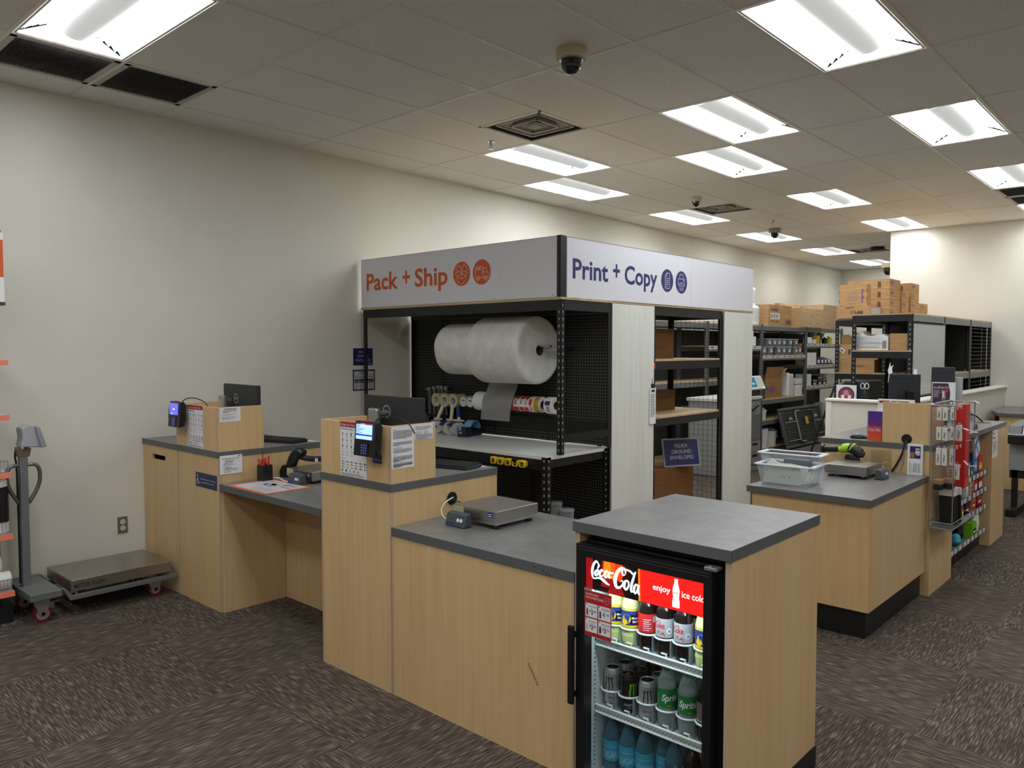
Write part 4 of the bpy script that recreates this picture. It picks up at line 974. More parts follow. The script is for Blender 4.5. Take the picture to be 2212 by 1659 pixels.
a = MB(); a.box((.16, -.06, .931), (.235, .03, 1.23), mat('stack_dark', (44, 46, 50), .5)); a.box((.235, -.05, .931), (.27, .03, 1.1), DGRY); a.box((.272, -.05, .931), (.30, .03, 1.09), MGRY)
solo('wrap_knife_box', a, 'dark upright box at the wall end of the packing bench', 'box', (.22, 0, .931), bevel=.003)
# hand tape guns
def gun(label, x, y, rz, hcol, lean):
    T = thing('tape_gun', label, 'tape dispenser', (x, y, .93), rz, 'hand tape guns on the bench'); X = wmat(T)
    a = MB(X); a.ring((-.028, 0, .064), (.028, 0, .064), .0635, .03, TAPEY if hcol is BLUE and lean > 0 else HUBW, 36, mc=HUBW if not (hcol is BLUE and lean > 0) else TAPEY); part('tape', T, a)
    a = MB(X); a.ring((-.029, 0, .064), (.029, 0, .064), .029, .012, HUBW, 20); a.cyl((-.031, 0, .064), (.031, 0, .064), .012, BLUE, n=14); part('hub', T, a)
    a = MB(X); a.prism([(-.085, .105), (-.02, .128), (.075, .122), (.075, .115), (-.02, .12), (-.085, .098)], -.031, .031, BLUE, 'x'); a.prism([(-.09, .09), (-.075, .112), (-.06, .108), (-.075, .086)], -.031, .031, PLAS, 'x'); part('frame', T, a, bevel=.002)
    a = MB(X); a.prism([(-.02, .128), (.062, .124), (.06, .138), (-.012, .145)], -.034, .034, CREAM, 'x'); part('base_plate', T, a, bevel=.004)
    a = MB(X); d = Vector((0, lean, 1)).normalized(); p = Vector((0, .02, .14)); a.cyl(p, p + d * .03, .017, CREAM, .014, n=14).cyl(p + d * .028, p + d * .125, .0165, hcol, .0175, n=16); part('handle', T, a, bevel=.002)
gun('blue-handled tape gun beside the metal arms, behind the screen box', .40, -.185, math.radians(-50), BLUE, .02)
gun('cream-handled tape gun leaning outward over a full tape roll', .60, -.155, math.radians(-40), CREAM, .45)
gun('cream-handled tape gun in the middle of the bench guns', .79, -.16, math.radians(-25), CREAM, .12)
gun('blue-handled tape gun right against the desk tape dispenser', .885, -.15, math.radians(-20), BLUE, -.10)
T = thing('desk_tape_dispenser', 'dark blue desk tape dispenser with a light blue tape arch', 'tape dispenser', (1.0, -.04, .93), math.radians(10)); T.location.y = -.10; X = wmat(T)
DISPB = mat('dispenser_navy', (26, 34, 58), .4)
a = MB(X); a.prism([(-.13, .002), (.13, .002), (.13, .07), (.09, .062), (.06, .04), (-.02, .045), (-.04, .085), (-.125, .09)], -.045, .045, DISPB, 'x'); a = a
part('body', T, a, bevel=.004)
a = MB(X); n = 20
for k in range(n):
    t0, t1 = PI * .02 + PI * .96 * k / n, PI * .02 + PI * .96 * (k + 1) / n; ro, ri = .085, .072
    for r_ in (0,):
        a.prism([(.035 + ro * math.cos(t0), .055 + ro * math.sin(t0)), (.035 + ro * math.cos(t1), .055 + ro * math.sin(t1)), (.035 + ri * math.cos(t1), .055 + ri * math.sin(t1)), (.035 + ri * math.cos(t0), .055 + ri * math.sin(t0))], -.038, .038, SKY, 'x')
part('tape', T, a)
a = MB(X); a.box((-.03, -.133, .06), (.0, -.131, .09), SKY); f = Face(a, (-.03, -.131, .02), UX, UZ); part('tape_tongue', T, a)
a = MB(X); f = Face(a, (-.045, -.1305, 0), UX, UZ); f.rect(.02, .035, .03, .012, LGRY, 1); f.rect(.022, .028, .026, .004, MGRY, 1); part('maker_label', T, a)
# tape measures hooked on the bench front
for i, (x, lab) in enumerate(((1.888, 'first yellow tape measure of the five, toward the screen box'), (1.962, 'second yellow tape measure on the bench edge'), (2.04, 'middle yellow tape measure on the bench edge'), (2.113, 'fourth yellow tape measure, with a black top strap'), (2.185, 'last yellow tape measure, by the bench leg'))):
    T = thing('tape_measure', lab, 'tape measure', (x, -.705, .83), 0, 'yellow tape measures on the bench edge')
    a = MB(); a.prism([(x - .03, .835), (x + .018, .835), (x + .03, .85), (x + .03, .878), (x + .012, .888), (x - .03, .888)] , -.722, -.688, YEL, 'y'); part('case', T, a, bevel=.004)
    a = MB(); f = Face(a, (x, -.7225, .862), UX, UZ); f.disc(0, -.003, .0165, PLAS, 1); f.rect(-.008, .004, .02, .006, YEL, 2) if i < 0 else f.rect(-.009, -.005, .018, .005, MATS['yellow'], 2); part('badge', T, a)
    a = MB(); a.box((x - .034, -.715, .836), (x - .030, -.695, .85), CHROME); part('hook_tab', T, a)
    if i == 3: a = MB(); a.box((x - .031, -.7235, .872), (x + .02, -.7, .890), PLAS); part('strap', T, a)
# tubs under the bench
for x, lab, h in ((2.12, 'clear round tub under the bench, behind the parcel scale', .5), (2.24, 'clear lidded tub under the bench beside its leg', .46)):
    T = thing('plastic_tub', lab, 'tub', (x, -.25, 0), 0, 'clear tubs under the bench'); r = .055
    a = MB(); a.box((x - .055, -.30, 0), (x + .055, -.20, h - .1), mat('tub_white', (170, 170, 164), .5)); part('crate', T, a)
    a = MB(); a.lathe([(r * .9, 0), (r, .085)], (x, -.25, h - .1), CLEARW, 26); part('bowl', T, a)
    a = MB(); a.lathe([(r * .86, .0), (r * .9, .05)], (x, -.25, h - .095), mat('tub_content', (96, 92, 84), .8), 20); part('filling', T, a)
    a = MB(); a.lathe([(r * 1.06, 0), (r * 1.06, .012), (0, .014)], (x, -.25, h - .012), CLEAR, 26); part('lid', T, a)
# ------------------------------------------------------------------ header signs
ZS0, ZS1 = 2.096, 2.538
def sign(name, label, o, u, w, h, draw=None, t=.016, face=SIGNW):
    o = Vector(o); u = Vector(u); n = u.cross(UZ); c = o + u * (w / 2)
    T = thing(name, label, 'sign', c, 0, 'header signs over the packing area')
    a = MB(); P = [o, o + u * w, o + u * w + UZ * h, o + UZ * h]
    a.add([p for p in P] + [p - n * t for p in P], [(0, 1, 2, 3), (4, 7, 6, 5), (0, 4, 5, 1), (1, 5, 6, 2), (2, 6, 7, 3), (3, 7, 4, 0)], face); part('panel', T, a, bevel=.002)
    a = MB(); e = .003
    for p, q in ((P[0], P[1]), (P[3], P[2])): a.cyl(p + n * .001, q + n * .001, e / 2, mat('sign_edge', (120, 120, 124), .4), n=6)
    part('edging', T, a)
    if draw: draw(T, o, u, UZ, n, w, h)
    return T
def put(T, name, fn, o, u):
    a = MB(); f = Face(a, o, u, UZ); fn(f); return part(name, T, a)
ys = RY0 - .006
def ps(T, o, u, v, n, w, h):
    for wd, x, x1 in (('Pack', .083, .538), ('+', .601, .701), ('Ship', .766, 1.183)):
        put(T, 'lettering', lambda f: f.text(wd, x, .158 if wd != '+' else .172, .147, ORANGE, 1, w=x1 - x, bold=.022), o, u)
    def b(f):
        f.disc(1.351, .230, .099, ORANGE, 1, 48); x, y, t = 1.351, .222, .0032; W = PAPER
        f.line([(x - .05, y - .01), (x, y - .035), (x, y - .075), (x - .05, y - .05)], t, W, 2, True); f.line([(x + .05, y - .01), (x, y - .035), (x, y - .075), (x + .05, y - .05)], t, W, 2, True)
        f.line([(x - .05, y - .01), (x - .075, y + .012), (x - .022, y + .035), (x, y + .012)], t, W, 2, True); f.line([(x + .05, y - .01), (x + .075, y + .012), (x + .022, y + .035), (x, y + .012)], t, W, 2, True)
        f.line([(x - .05, y + .024), (x - .07, y + .05), (x - .028, y + .082), (x, y + .045)], t, W, 2); f.line([(x + .05, y + .024), (x + .07, y + .05), (x + .028, y + .082), (x, y + .045)], t, W, 2); f.line([(x, y + .045), (x, y - .035)], t, W, 2)
    put(T, 'box_icon', b, o, u)
    def c(f):
        f.disc(1.581, .230, .100, ORANGE, 1, 48); x, y, t = 1.581, .215, .0032; W = PAPER
        f.line([(x - .068, y - .03), (x - .068, y + .06), (x + .012, y + .06), (x + .012, y - .03)], t, W, 2); f.line([(x - .012 + .024, y + .045), (x + .045, y + .045), (x + .062, y + .012), (x + .075, y + .005), (x + .075, y - .03), (x + .06, y - .03)], t, W, 2); f.line([(x + .02, y + .035), (x + .02, y + .012), (x + .055, y + .012)], t, W, 2)
        f.line([(x - .068, y - .03), (x - .055, y - .03)], t, W, 2); f.line([(x - .022, y - .03), (x + .028, y - .03)], t, W, 2)
        for cx in (-.038, .045): f.ring(x + cx, y - .034, .019, t, W, 2, 18); f.ring(x + cx, y - .034, .008, t, W, 2, 12)
        f.text('FedEx', x - .06, y + .035, .016, W, 2, bold=.015)
    put(T, 'van_icon', c, o, u)
    put(T, 'maker_mark', lambda f: f.rect(1.71, .012, .022, .004, INK, 1), o, u)
sign('header_sign', 'Pack + Ship header panel with orange lettering', (.05, ys, ZS0), UX, 1.768, ZS1 - ZS0, ps)
def blankm(T, o, u, v, n, w, h): put(T, 'maker_mark', lambda f: f.rect(w - .05, .012, .022, .004, INK, 1), o, u)
sign('header_sign', 'blank grey header panel between the orange lettering and the black corner post', (1.822, ys, ZS0), UX, .58, ZS1 - ZS0, blankm)
T = thing('sign_corner_post', 'black corner post joining the two lettered header signs', 'corner post', (2.42, ys + .03, ZS0))
a = MB(); a.box((2.404, ys - .006, ZS0 - .002), (2.424, ys + .02, ZS1 + .004), BLK); part('front_strip', T, a, bevel=.003)
a = MB(); a.box((2.4255, ys - .006, ZS0 - .002), (2.442, RY0 + .055, ZS1 + .004), BLK); part('side_strip', T, a, bevel=.003)
xs = 2.442; yq = RY0 + .06
def pc(T, o, u, v, n, w, h):
    for wd, x, x1 in (('Print', .068, .515), ('+', .58, .675), ('Copy', .741, 1.227)):
        put(T, 'lettering', lambda f: f.text(wd, x, .147 if wd != '+' else .165, .140, NAVY, 1, w=x1 - x, bold=.022), o, u)
    def b(f):
        f.disc(1.388, .210, .098, NAVY, 1, 48); x, y, t = 1.388, .210, .0042; W = PAPER
        f.line([(x - .035, y - .065), (x + .035, y - .065), (x + .035, y + .065), (x - .012, y + .065), (x - .035, y + .04)], t, W, 2, True); f.line([(x - .012, y + .065), (x - .012, y + .04), (x - .035, y + .04)], t, W, 2)
        for i in range(5): f.line([(x - .022, y + .02 - i * .017), (x + (.022 if i < 4 else .002), y + .02 - i * .017)], t, W, 2)
    put(T, 'page_icon', b, o, u)
    def c(f):
        f.disc(1.625, .209, .099, NAVY, 1, 48); x, y, t = 1.625, .209, .0042; W = PAPER
        f.line([(x - .028, y + .03), (x - .028, y + .068), (x + .028, y + .068), (x + .028, y + .03)], t, W, 2); f.line([(x - .028, y - .025), (x - .055, y - .025), (x - .055, y + .03), (x + .055, y + .03), (x + .055, y - .025), (x + .028, y - .025)], t, W, 2)
        f.line([(x - .03, y - .005), (x - .03, y - .068), (x + .03, y - .068), (x + .03, y - .005)], t, W, 2, True); f.rect(x + .028, y + .012, .014, .008, W, 2)
        for i in range(3): f.line([(x - .016, y - .02 - i * .016), (x + .016, y - .02 - i * .016)], t, W, 2)
    put(T, 'printer_icon', c, o, u)
sign('header_sign', 'Print + Copy header panel with dark violet lettering', (xs, yq, ZS0 - .003), UY, 1.80, ZS1 - ZS0, pc)
sign('header_sign', 'blank white header panel at the far end after the violet lettering', (xs, yq + 1.804, ZS0 - .003), UY, 1.245, ZS1 - ZS0)
# ------------------------------------------------------------------ aisle side rack under the Print sign
T = thing('storage_rack', 'black rack facing the aisle between two white boards, mesh at one end', 'storage rack', (2.1, 1.25, 0))
AX0, AX1, AY0, AY1 = 1.85, 2.425, .675, 1.915
for x, y, sx, sy in ((AX1, AY0, -1, 1), (AX1, AY1, -1, -1), (AX0, AY0, 1, 1), (AX0, AY1, 1, -1)):
    a = MB(); post(a, x, y, 0, 2.074, sx, sy, slots=True, sl=SLOT if x == AX0 else DKS, w=.045); part('post', T, a)
for z, dk, nm in ((2.0, 2.076, 'top'), (1.535, 1.612, 'upper'), (1.045, 1.115, 'lower'), (.05, .115, 'base')):
    for xx in (AX1 - .025, AX0):
        a = MB(); a.box((xx, AY0 + .003, z), (xx + .024, AY1 - .003, dk - .004), BLK); part('beam', T, a)
    for yy in (AY0, AY1 - .024):
        a = MB(); a.box((AX0 + .025, yy, z), (AX1 - .026, yy + .023, dk - .004), BLK); part('end_beam', T, a)
    a = MB(); a.box((AX0 + .002, AY0 + .005, dk - .003), (AX1 - .004, AY1 - .005, dk + .013), CHIP); part('deck', T, a)
a = MB(); a.box((RX1 - .04, RY1 + .003, 2.078), (2.44, 2.54, 2.094), CHIP); part('top_deck', T, a, label='plywood edge under the sign')
a = MB(); gw = .0022; y_ = AY1 + .004
for i in range(12): x = AX0 + .02 + i * .0508; a.box((x, y_, .1), (x + gw, y_ + gw, 2.0), BLK)
for i in range(38): z = .1 + i * .0508; a.box((AX0, y_ - gw, z), (AX1, y_, z + gw), BLK)
part('mesh_end_grid', T, a)
for x0, lab in ((.063, 'white grained end board between the pack bench and the aisle rack'), (1.925, 'white grained end board at the far end under the blank sign')):
    T = thing('end_board', lab, 'board', (2.43, x0 + .3, 0), 0, 'white boards beside the aisle rack')
    a = MB(); a.box((2.4265, x0, .0), (2.4415, x0 + .61, 2.074), WHITE_WOOD); part('board', T, a)
    a = MB(); a.box((2.4267, x0 - .004, 0), (2.4412, x0 - .0002, 2.074), mat('board_edge', (150, 152, 148), .5)); part('edge_strip', T, a)
    a = MB(); a.box((2.40, x0, 0), (2.4195, x0 + .05, 2.05), BLK); part('batten', T, a)
def cbox(name, label, x0, x1, y0, y1, z0, z1, m=CARD, group=None, marks=None, tape_=True, cat='cardboard box'):
    T = thing(name, label, cat, ((x0 + x1) / 2, (y0 + y1) / 2, z0), 0, group)
    a = MB(); a.box((x0, y0, z0), (x1, y1, z1), m); part('carton', T, a, bevel=.002)
    if tape_:
        a = MB(); ym = (y0 + y1) / 2; a.box((x0 + .001, ym - .0012, z1), (x1 - .001, ym + .0012, z1 + .0007), mat('box_seam', (104, 76, 46), .8)); part('flap_seam', T, a)
    if marks:
        a = MB(); marks(a, x0, x1, y0, y1, z0, z1); part('print', T, a)
    return T
cbox('cardboard_box', 'dark carton on the top shelf of the aisle rack', 1.90, 2.22, .98, 1.36, 1.626, 1.90, card('cardboard_dark', (112, 78, 50)))
cbox('cardboard_box', 'small dark carton on the middle shelf of the aisle rack', 1.88, 2.10, 1.22, 1.60, 1.129, 1.32, MATS['cardboard_dark'])
cbox('cardboard_box', 'low carton with crumpled paper at the bottom of the aisle rack', 1.9, 2.3, .75, 1.16, .13, .62, card('cardboard_shade', (122, 88, 56)))
cbox('cardboard_box', 'tall carton behind the blue envelope sign in the aisle rack', 1.88, 2.2, 1.3, 1.78, .13, .60, MATS['cardboard_shade'])
T = thing('envelope_sign', 'tilted dark blue envelopes sign behind the rack posts', 'sign', (2.25, 1.50, .6), math.radians(62)); X = wmat(T) @ Matrix.Rotation(math.radians(-12), 4, 'X')
a = MB(X); a.box((-.2, 0, 0), (.2, .008, .27), mat('frame_grey', (150, 152, 156), .5)); part('board', T, a)
a = MB(X); f = Face(a, (-.2, -.001, 0), UX, UZ); f.rect(.015, .015, .37, .24, INDIGO, 1)
for i, t_ in enumerate(('FEDEX', 'GROUND', 'ENVELOPES')): f.text(t_, .2, .18 - i * .055, .034, LGRY, 2, align='C')
part('lettering', T, a)
T = thing('hang_tag', 'long white paper tag hanging at the edge of the end board', 'tag', (2.45, .63, 1.40)); a = MB(); f = Face(a, (2.452, .60, 1.08), UY, UZ)
a.box((2.445, .60, 1.08), (2.4515, .69, 1.385), PAPER); f.para(.01, .26, .07, 14, .014, INKG, 1); f.rect(.02, .27, .05, .02, INK, 1); part('sheets', T, a)
a = MB(); a.box((2.437, .63, 1.385), (2.456, .66, 1.42), PLAS); a.tube([(2.445, .645, 1.42), (2.44, .645, 1.45), (2.445, .645, 1.46)], .003, PLAS, 6); part('clip', T, a)
a = MB(); a.box((2.4252, .672, 1.545), (2.4292, .712, 1.595), ORANGE); solo('orange_tag', a, 'small orange tag stuck on the aisle rack beam', 'tag', (2.427, .69, 1.545))
# ------------------------------------------------------------------ drinks fridge
T = thing('drinks_fridge', 'black glass-door drinks fridge with a lit red header under the worktop', 'fridge', (4.46, -2.3, 0)); FR = T
bx0, bx1, by0, by1 = 4.178, 4.772, -2.572, -1.90
INW = mat('fridge_liner', (206, 216, 216), .4)
a = MB(); a.box((bx0, by0, .0), (bx0 + .012, by1, .972), BLK).box((bx1 - .012, by0, 0), (bx1, by1, .972), BLK).box((bx0, by1 - .012, 0), (bx1, by1, .972), BLK).box((bx0, by0, .955), (bx1, by1, .972), BLK).box((bx0, by0, 0), (bx1, by1, .02), BLK)
a.box((4.728, by0 - .004, .02), (bx1 - .001, by0 + .018, .955), PLAS); part('body', T, a, bevel=.003)
a = MB(); a.box((bx0 + .013, by0 + .002, .02), (bx0 + .02, by1 - .02, .95), INW).box((bx1 - .02, by0 + .002, .02), (bx1 - .013, by1 - .02, .95), INW).box((bx0 + .02, by1 - .02, .02), (bx1 - .02, by1 - .014, .95), INW).box((bx0 + .02, by0 + .01, .94), (bx1 - .02, by1 - .02, .95), INW).box((bx0 + .02, by0 + .01, .0205), (bx1 - .02, by1 - .02, .03), INW)
for i in range(40): a.box((bx0 + .0195, by0 + .028, .06 + i * .018), (bx0 + .0205, by0 + .034, .066 + i * .018), PLAS)
part('liner', T, a)
dx0, dx1, dy0, dy1, dz0, dz1 = 4.1695, 4.747, -2.628, -2.578, .03, .966
gx0, gx1, gz0, gz1 = 4.209, 4.716, .055, .919
a = MB()
for b in (((dx0, dy0, gz1), (dx1, dy1, dz1)), ((dx0, dy0, dz0), (dx1, dy1, gz0)), ((dx0, dy0, gz0), (gx0, dy1, gz1)), ((gx1, dy0, gz0), (dx1, dy1, gz1))): a.box(*b, PLAS)
for i, z in enumerate((.945, .956)): a.box((dx0 + .01, dy0 - .001, z), (dx1 - .01, dy0, z + .002), DGRY)
D = part('door', T, a, bevel=.002)
a = MB(); a.box((gx0, dy0 + .004, gz0), (gx1, dy0 + .007, gz1), GLASS); part('glass_pane', D, a)
a = MB(); a.box((dx0 - .018, dy0 - .032, .335), (dx0 + .006, dy0 - .016, .645), PLAS); a.box((dx0 - .012, dy0 - .018, .36), (dx0 + .004, dy0, .385), PLAS).box((dx0 - .012, dy0 - .018, .595), (dx0 + .004, dy0, .62), PLAS); part('handle', D, a, bevel=.004)
a = MB(); a.box((4.718, dy0 - .003, .967), (4.765, dy0 + .04, .979), ALU); a.cyl((4.735, dy0 + .012, .979), (4.735, dy0 + .012, .984), .006, CHROME, n=12); part('top_hinge', T, a, bevel=.002)
a = MB(); a.box((bx0 + .012, -2.54, .9725), (bx1 - .012, -2.0, .992), mat('fridge_top_black', (12, 12, 13), .6)); part('top_cover', T, a)
# lit header behind the glass
hz0, hz1, hy = .797, .919, dy0 + .0125
CR = mat('header_red', (236, 26, 22), .35, emit=.85); CW = mat('header_white', (226, 246, 248), .35, emit=1.0); CD = mat('header_dark', (46, 6, 8), .35, emit=.5); CM = mat('header_maroon', (150, 14, 16), .35, emit=.7); CO = mat('header_amber', (255, 120, 20), .35, emit=1.0); CBK = mat('header_black', (14, 6, 8), .35, emit=.2); CPK = mat('header_pink', (250, 170, 165), .35, emit=.7)
a = MB(); a.box((gx0, hy, hz0), (gx1, hy + .006, hz1), CR); HD = part('header_panel', T, a, label='lit red header')
a = MB(); f = Face(a, (gx0, hy, hz0), UX, UZ); W, Hh = gx1 - gx0, hz1 - hz0; sx = .243
f.rect(0, 0, sx, Hh, CD, 1); f.rect(0, 0, .032, Hh, CM, 2)
f.poly([(.07, .02), (.125, .02), (.13, Hh), (.075, Hh)], CM, 2); f.poly([(.082, .07), (.128, .055), (.136, .09), (.134, Hh), (.084, Hh)], CO, 3); f.poly([(.115, Hh), (.118, .075), (.16, .05), (.178, .09), (.17, Hh)], mat('header_orange', (226, 60, 16), .35, emit=.8), 3)
f.poly([(.033, 0), (.07, 0), (.075, .05), (.06, Hh), (.036, Hh)], CBK, 3); f.poly([(.185, .0), (.235, 0), (.24, Hh), (.2, Hh)], CBK, 2); f.poly([(.10, 0), (.18, 0), (.165, .03), (.12, .035)], CM, 2)
f.poly([(sx - .006, Hh), (sx + .002, Hh), (sx + .006, 0), (sx - .001, 0)], CO, 4)
part('picture_print', HD, a)
a = MB(); f = Face(a, (gx0 + .028, hy, hz0 + .012), UX, UZ); k = 4; m = CW
def rb(pts, kk=None): ribbon(f, [(x * 1.02, y * 1.02 + .003, q * 1.45) for x, y, q in pts], m, kk or k)
# flowing script, drawn as pen strokes (x, y, pen width) in metres
rb([(.030, .088, .003), (.022, .094, .006), (.010, .082, .007), (.003, .058, .008), (.004, .036, .006), (.012, .028, .004), (.034, .034, .005), (.052, .030, .008), (.066, .022, .007), (.082, .016, .002)])
rb([(.030, .088, .004), (.033, .080, .006), (.027, .068, .004)])
rb([(.028, .064, .004), (.020, .056, .007), (.016, .046, .007), (.022, .041, .005), (.030, .050, .005), (.031, .061, .005), (.026, .065, .004)], 5)
rb([(.054, .062, .003), (.048, .066, .006), (.039, .057, .008), (.038, .046, .007), (.045, .042, .005), (.056, .050, .002)], 5)
rb([(.078, .063, .003), (.069, .066, .006), (.061, .056, .008), (.061, .046, .007), (.068, .043, .005), (.077, .056, .004), (.081, .066, .006), (.078, .052, .007), (.081, .044, .005), (.090, .049, .002)], 5)
rb([(.086, .063, .004), (.100, .0645, .006)], 5)
rb([(.152, .070, .002), (.152, .084, .005), (.143, .091, .006), (.137, .080, .005), (.141, .067, .004), (.150, .068, .003)], 5)
rb([(.150, .088, .004), (.135, .090, .007), (.116, .070, .010), (.107, .042, .011), (.111, .020, .009), (.124, .016, .006), (.140, .030, .005), (.140, .044, .003), (.131, .042, .002)], 5)
rb([(.152, .089, .003), (.172, .086, .005), (.186, .078, .005), (.196, .088, .003)], 5)
rb([(.158, .050, .004), (.150, .042, .007), (.147, .026, .008), (.155, .016, .006), (.165, .028, .005), (.166, .044, .005), (.158, .050, .004)], 5)
rb([(.196, .088, .003), (.188, .068, .006), (.178, .034, .007), (.178, .014, .006), (.188, .018, .003)], 5)
rb([(.207, .040, .003), (.199, .043, .005), (.191, .032, .007), (.190, .016, .006), (.196, .010, .004), (.204, .026, .004), (.209, .042, .005), (.206, .02, .006), (.212, .008, .004)], 5)
part('script_lettering', HD, a)
a = MB(); f = Face(a, (gx0, hy, hz0), UX, UZ)
f.text('enjoy', .300, .056, .0205, CW, 2, w=.072, bold=.015); f.text('ice cold', .418, .052, .0225, CW, 2, w=.087, bold=.008); part('lettering', HD, a)
a = MB(); f = Face(a, (gx0 + .395, hy, hz0 + .010), UX, UZ)
pr = [(.0, .0125), (.004, .0145), (.02, .0145), (.036, .0115), (.05, .013), (.06, .0142), (.072, .012), (.086, .0075), (.096, .0062), (.098, .0075), (.102, .0072)]
f.poly([(r, z) for z, r in pr] + [(-r, z) for z, r in reversed(pr)], CW, 2); f.rect(-.011, .05, .022, .005, CPK, 3); part('bottle_emblem', HD, a)
# lamp strip behind the header
a = MB(); a.box((gx0 + .01, hy + .012, hz0 - .006), (gx1 - .01, hy + .03, hz0 + .004), mat('led_strip', (226, 246, 255), .4, emit=26.)); part('lamp_strip', T, a)
a = MB(); a.box((gx0 - .001, hy + .0065, hz0 - .004), (gx1 + .001, hy + .0115, hz1), PLAS); part('header_backing', T, a)
# price poster on the glass
def prices(f, w, h):
    f.rect(0, 0, w, h, mat('poster_red', (190, 38, 38), .45), 1)
    f.text('SOMETHING', .006, h - .018, .0085, PAPER, 2, w=.06); f.text('FOR EVERYONE', .006, h - .031, .0085, PAPER, 2, w=.082)
    f.ring(w - .02, h - .024, .013, .0008, PINK, 2); f.text('Coca-Cola', w - .0305, h - .026, .005, PINK, 2, w=.02, shear=.3)
    for i, (nm, big, sup, cc) in enumerate((('Coca-Cola', '2', '09', RED), ('DASANI', '1', '99', BLUE), ('smartwater', '2', '09', LGRY), ('Monster Energy', '2', '79', PLAS))):
        x = .004 + (i % 2) * .061; y = h - .102 if i < 2 else h - .160
        f.rect(x, y, .056, .053, PAPER, 2); f.text(nm, x + .016, y + .040, .0048, INK, 3, w=.036, bold=.01); f.para(x + .022, y + .037, .03, 1, .005, INKL, 3)
        f.text('$', x + .02, y + .02, .008, INK, 3, bold=.015); f.text(big, x + .027, y + .013, .015, INK, 3, bold=.02); f.text(sup, x + .039, y + .02, .008, INK, 3, bold=.01)
        f.poly([(x + .005, y + .006), (x + .013, y + .006), (x + .013, y + .026), (x + .0105, y + .034), (x + .0075, y + .034), (x + .005, y + .026)], cc, 3); f.disc(x + .005, y + .049, .0028, TXG, 3, 12)
sheet('price_poster', 'red drink price poster stuck on the fridge glass', 'poster', (4.211, dy0 + .0030, .616), UX, UZ, .125, .176, prices)
# wire shelves
SHW = mat('shelf_white', (226, 232, 228), .4)
def fshelf(z, label):
    S_ = MB(); x0, x1, y0, y1 = bx0 + .022, bx1 - .022, -2.537, -1.93
    S_.box((x0, y0, z - .012), (x1, y0 + .003, z + .014), SHW); S_.cyl((x0 - .004, y0 + .001, z + .016), (x1, y0 + .001, z + .016), .005, SHW, n=8); S_.cyl((x0 - .004, y0 - .001, z - .012), (x1, y0 - .001, z - .012), .004, SHW, n=8)
    for i in range(64): S_.box((x0 + .004 + i * .0082, y0 - .002, z - .004 + (i % 2) * .004), (x0 + .008 + i * .0082, y0 - .0008, z + .004 + (i % 2) * .004), MGRY)
    for i in range(43): x = x0 + .006 + i * .0125; S_.cyl((x, y0 + .004, z), (x, y1, z), .0022, SHW, n=5)
    part('wire_shelf', T, S_)
fshelf(.560, ''); fshelf(.290, '')
def glide(x, y, z, w, label):
    T = thing('bottle_glide', label, 'bottle rack', (x, y, z), 0, 'white bottle glides in the fridge'); h = w / 2
    a = MB(); a.box((x - h, y - h - .006, z + .0045), (x + h, y + .32, z + .007), CLEARW); part('tray', T, a)
    a = MB(); a.box((x + h - .0015, y - h + .01, z + .007), (x + h, y + .32, z + .07), CLEARW); part('divider', T, a)
    a = MB(); n = 14; a.tube([(x + (h + .001) * math.cos(PI + PI * i / n), y + .005 + (h + .003) * math.sin(PI + PI * i / n), z + .072) for i in range(n + 1)], .0042, SHW, 6); part('front_loop', T, a)
    a = MB(); a.box((x + h * .2, y - h - .004, z + .02), (x + h * .75, y - h + .002, z + .027), SHW); a.box((x + h * .7, y - h - .004, z + .007), (x + h * .85, y - h + .002, z + .027), SHW); part('front_tongue', T, a, bevel=.002)
# bottles and cans (each built at its own place)
COLA = mat('cola', (24, 14, 12), .12); LEMON = mat('lemonade', (206, 214, 140), .2); WATERD = mat('water_blue', (70, 120, 138), .15)
def wrap_text(a, t, x, y, z, r, ph, h, m, w=None, bold=.02, shear=0., vert=False, align='C'):
    if vert: a.text(t, 0, 0, 0, h, m, w=w, bold=bold, shear=shear, align='L', warp=lambda px, py: (x + r * math.sin(ph - py / r), y - r * math.cos(ph - py / r), z + px))
    else: a.text(t, 0, 0, 0, h, m, w=w, bold=bold, shear=shear, align=align, warp=lambda px, py: (x + r * math.sin(ph + px / r), y - r * math.cos(ph + px / r), z + py))
def wrap_rect(a, x, y, z, r, p0, p1, h, m):
    n = max(2, int(abs(p1 - p0) / .15)); P = [(x + r * math.sin(p0 + (p1 - p0) * i / n), y - r * math.cos(p0 + (p1 - p0) * i / n)) for i in range(n + 1)]
    a.add([(px, py, z) for px, py in P] + [(px, py, z + h) for px, py in P], [(i, i + 1, n + 2 + i, n + 1 + i) for i in range(n)], m)
def wrap_poly(a, x, y, z, r, ph, pts, m):
    a.add([(x + r * math.sin(ph + px / r), y - r * math.cos(ph + px / r), z + py) for px, py in pts], [tuple(range(len(pts)))], m)
PH = .62      # labels are seen turned a little towards the aisle
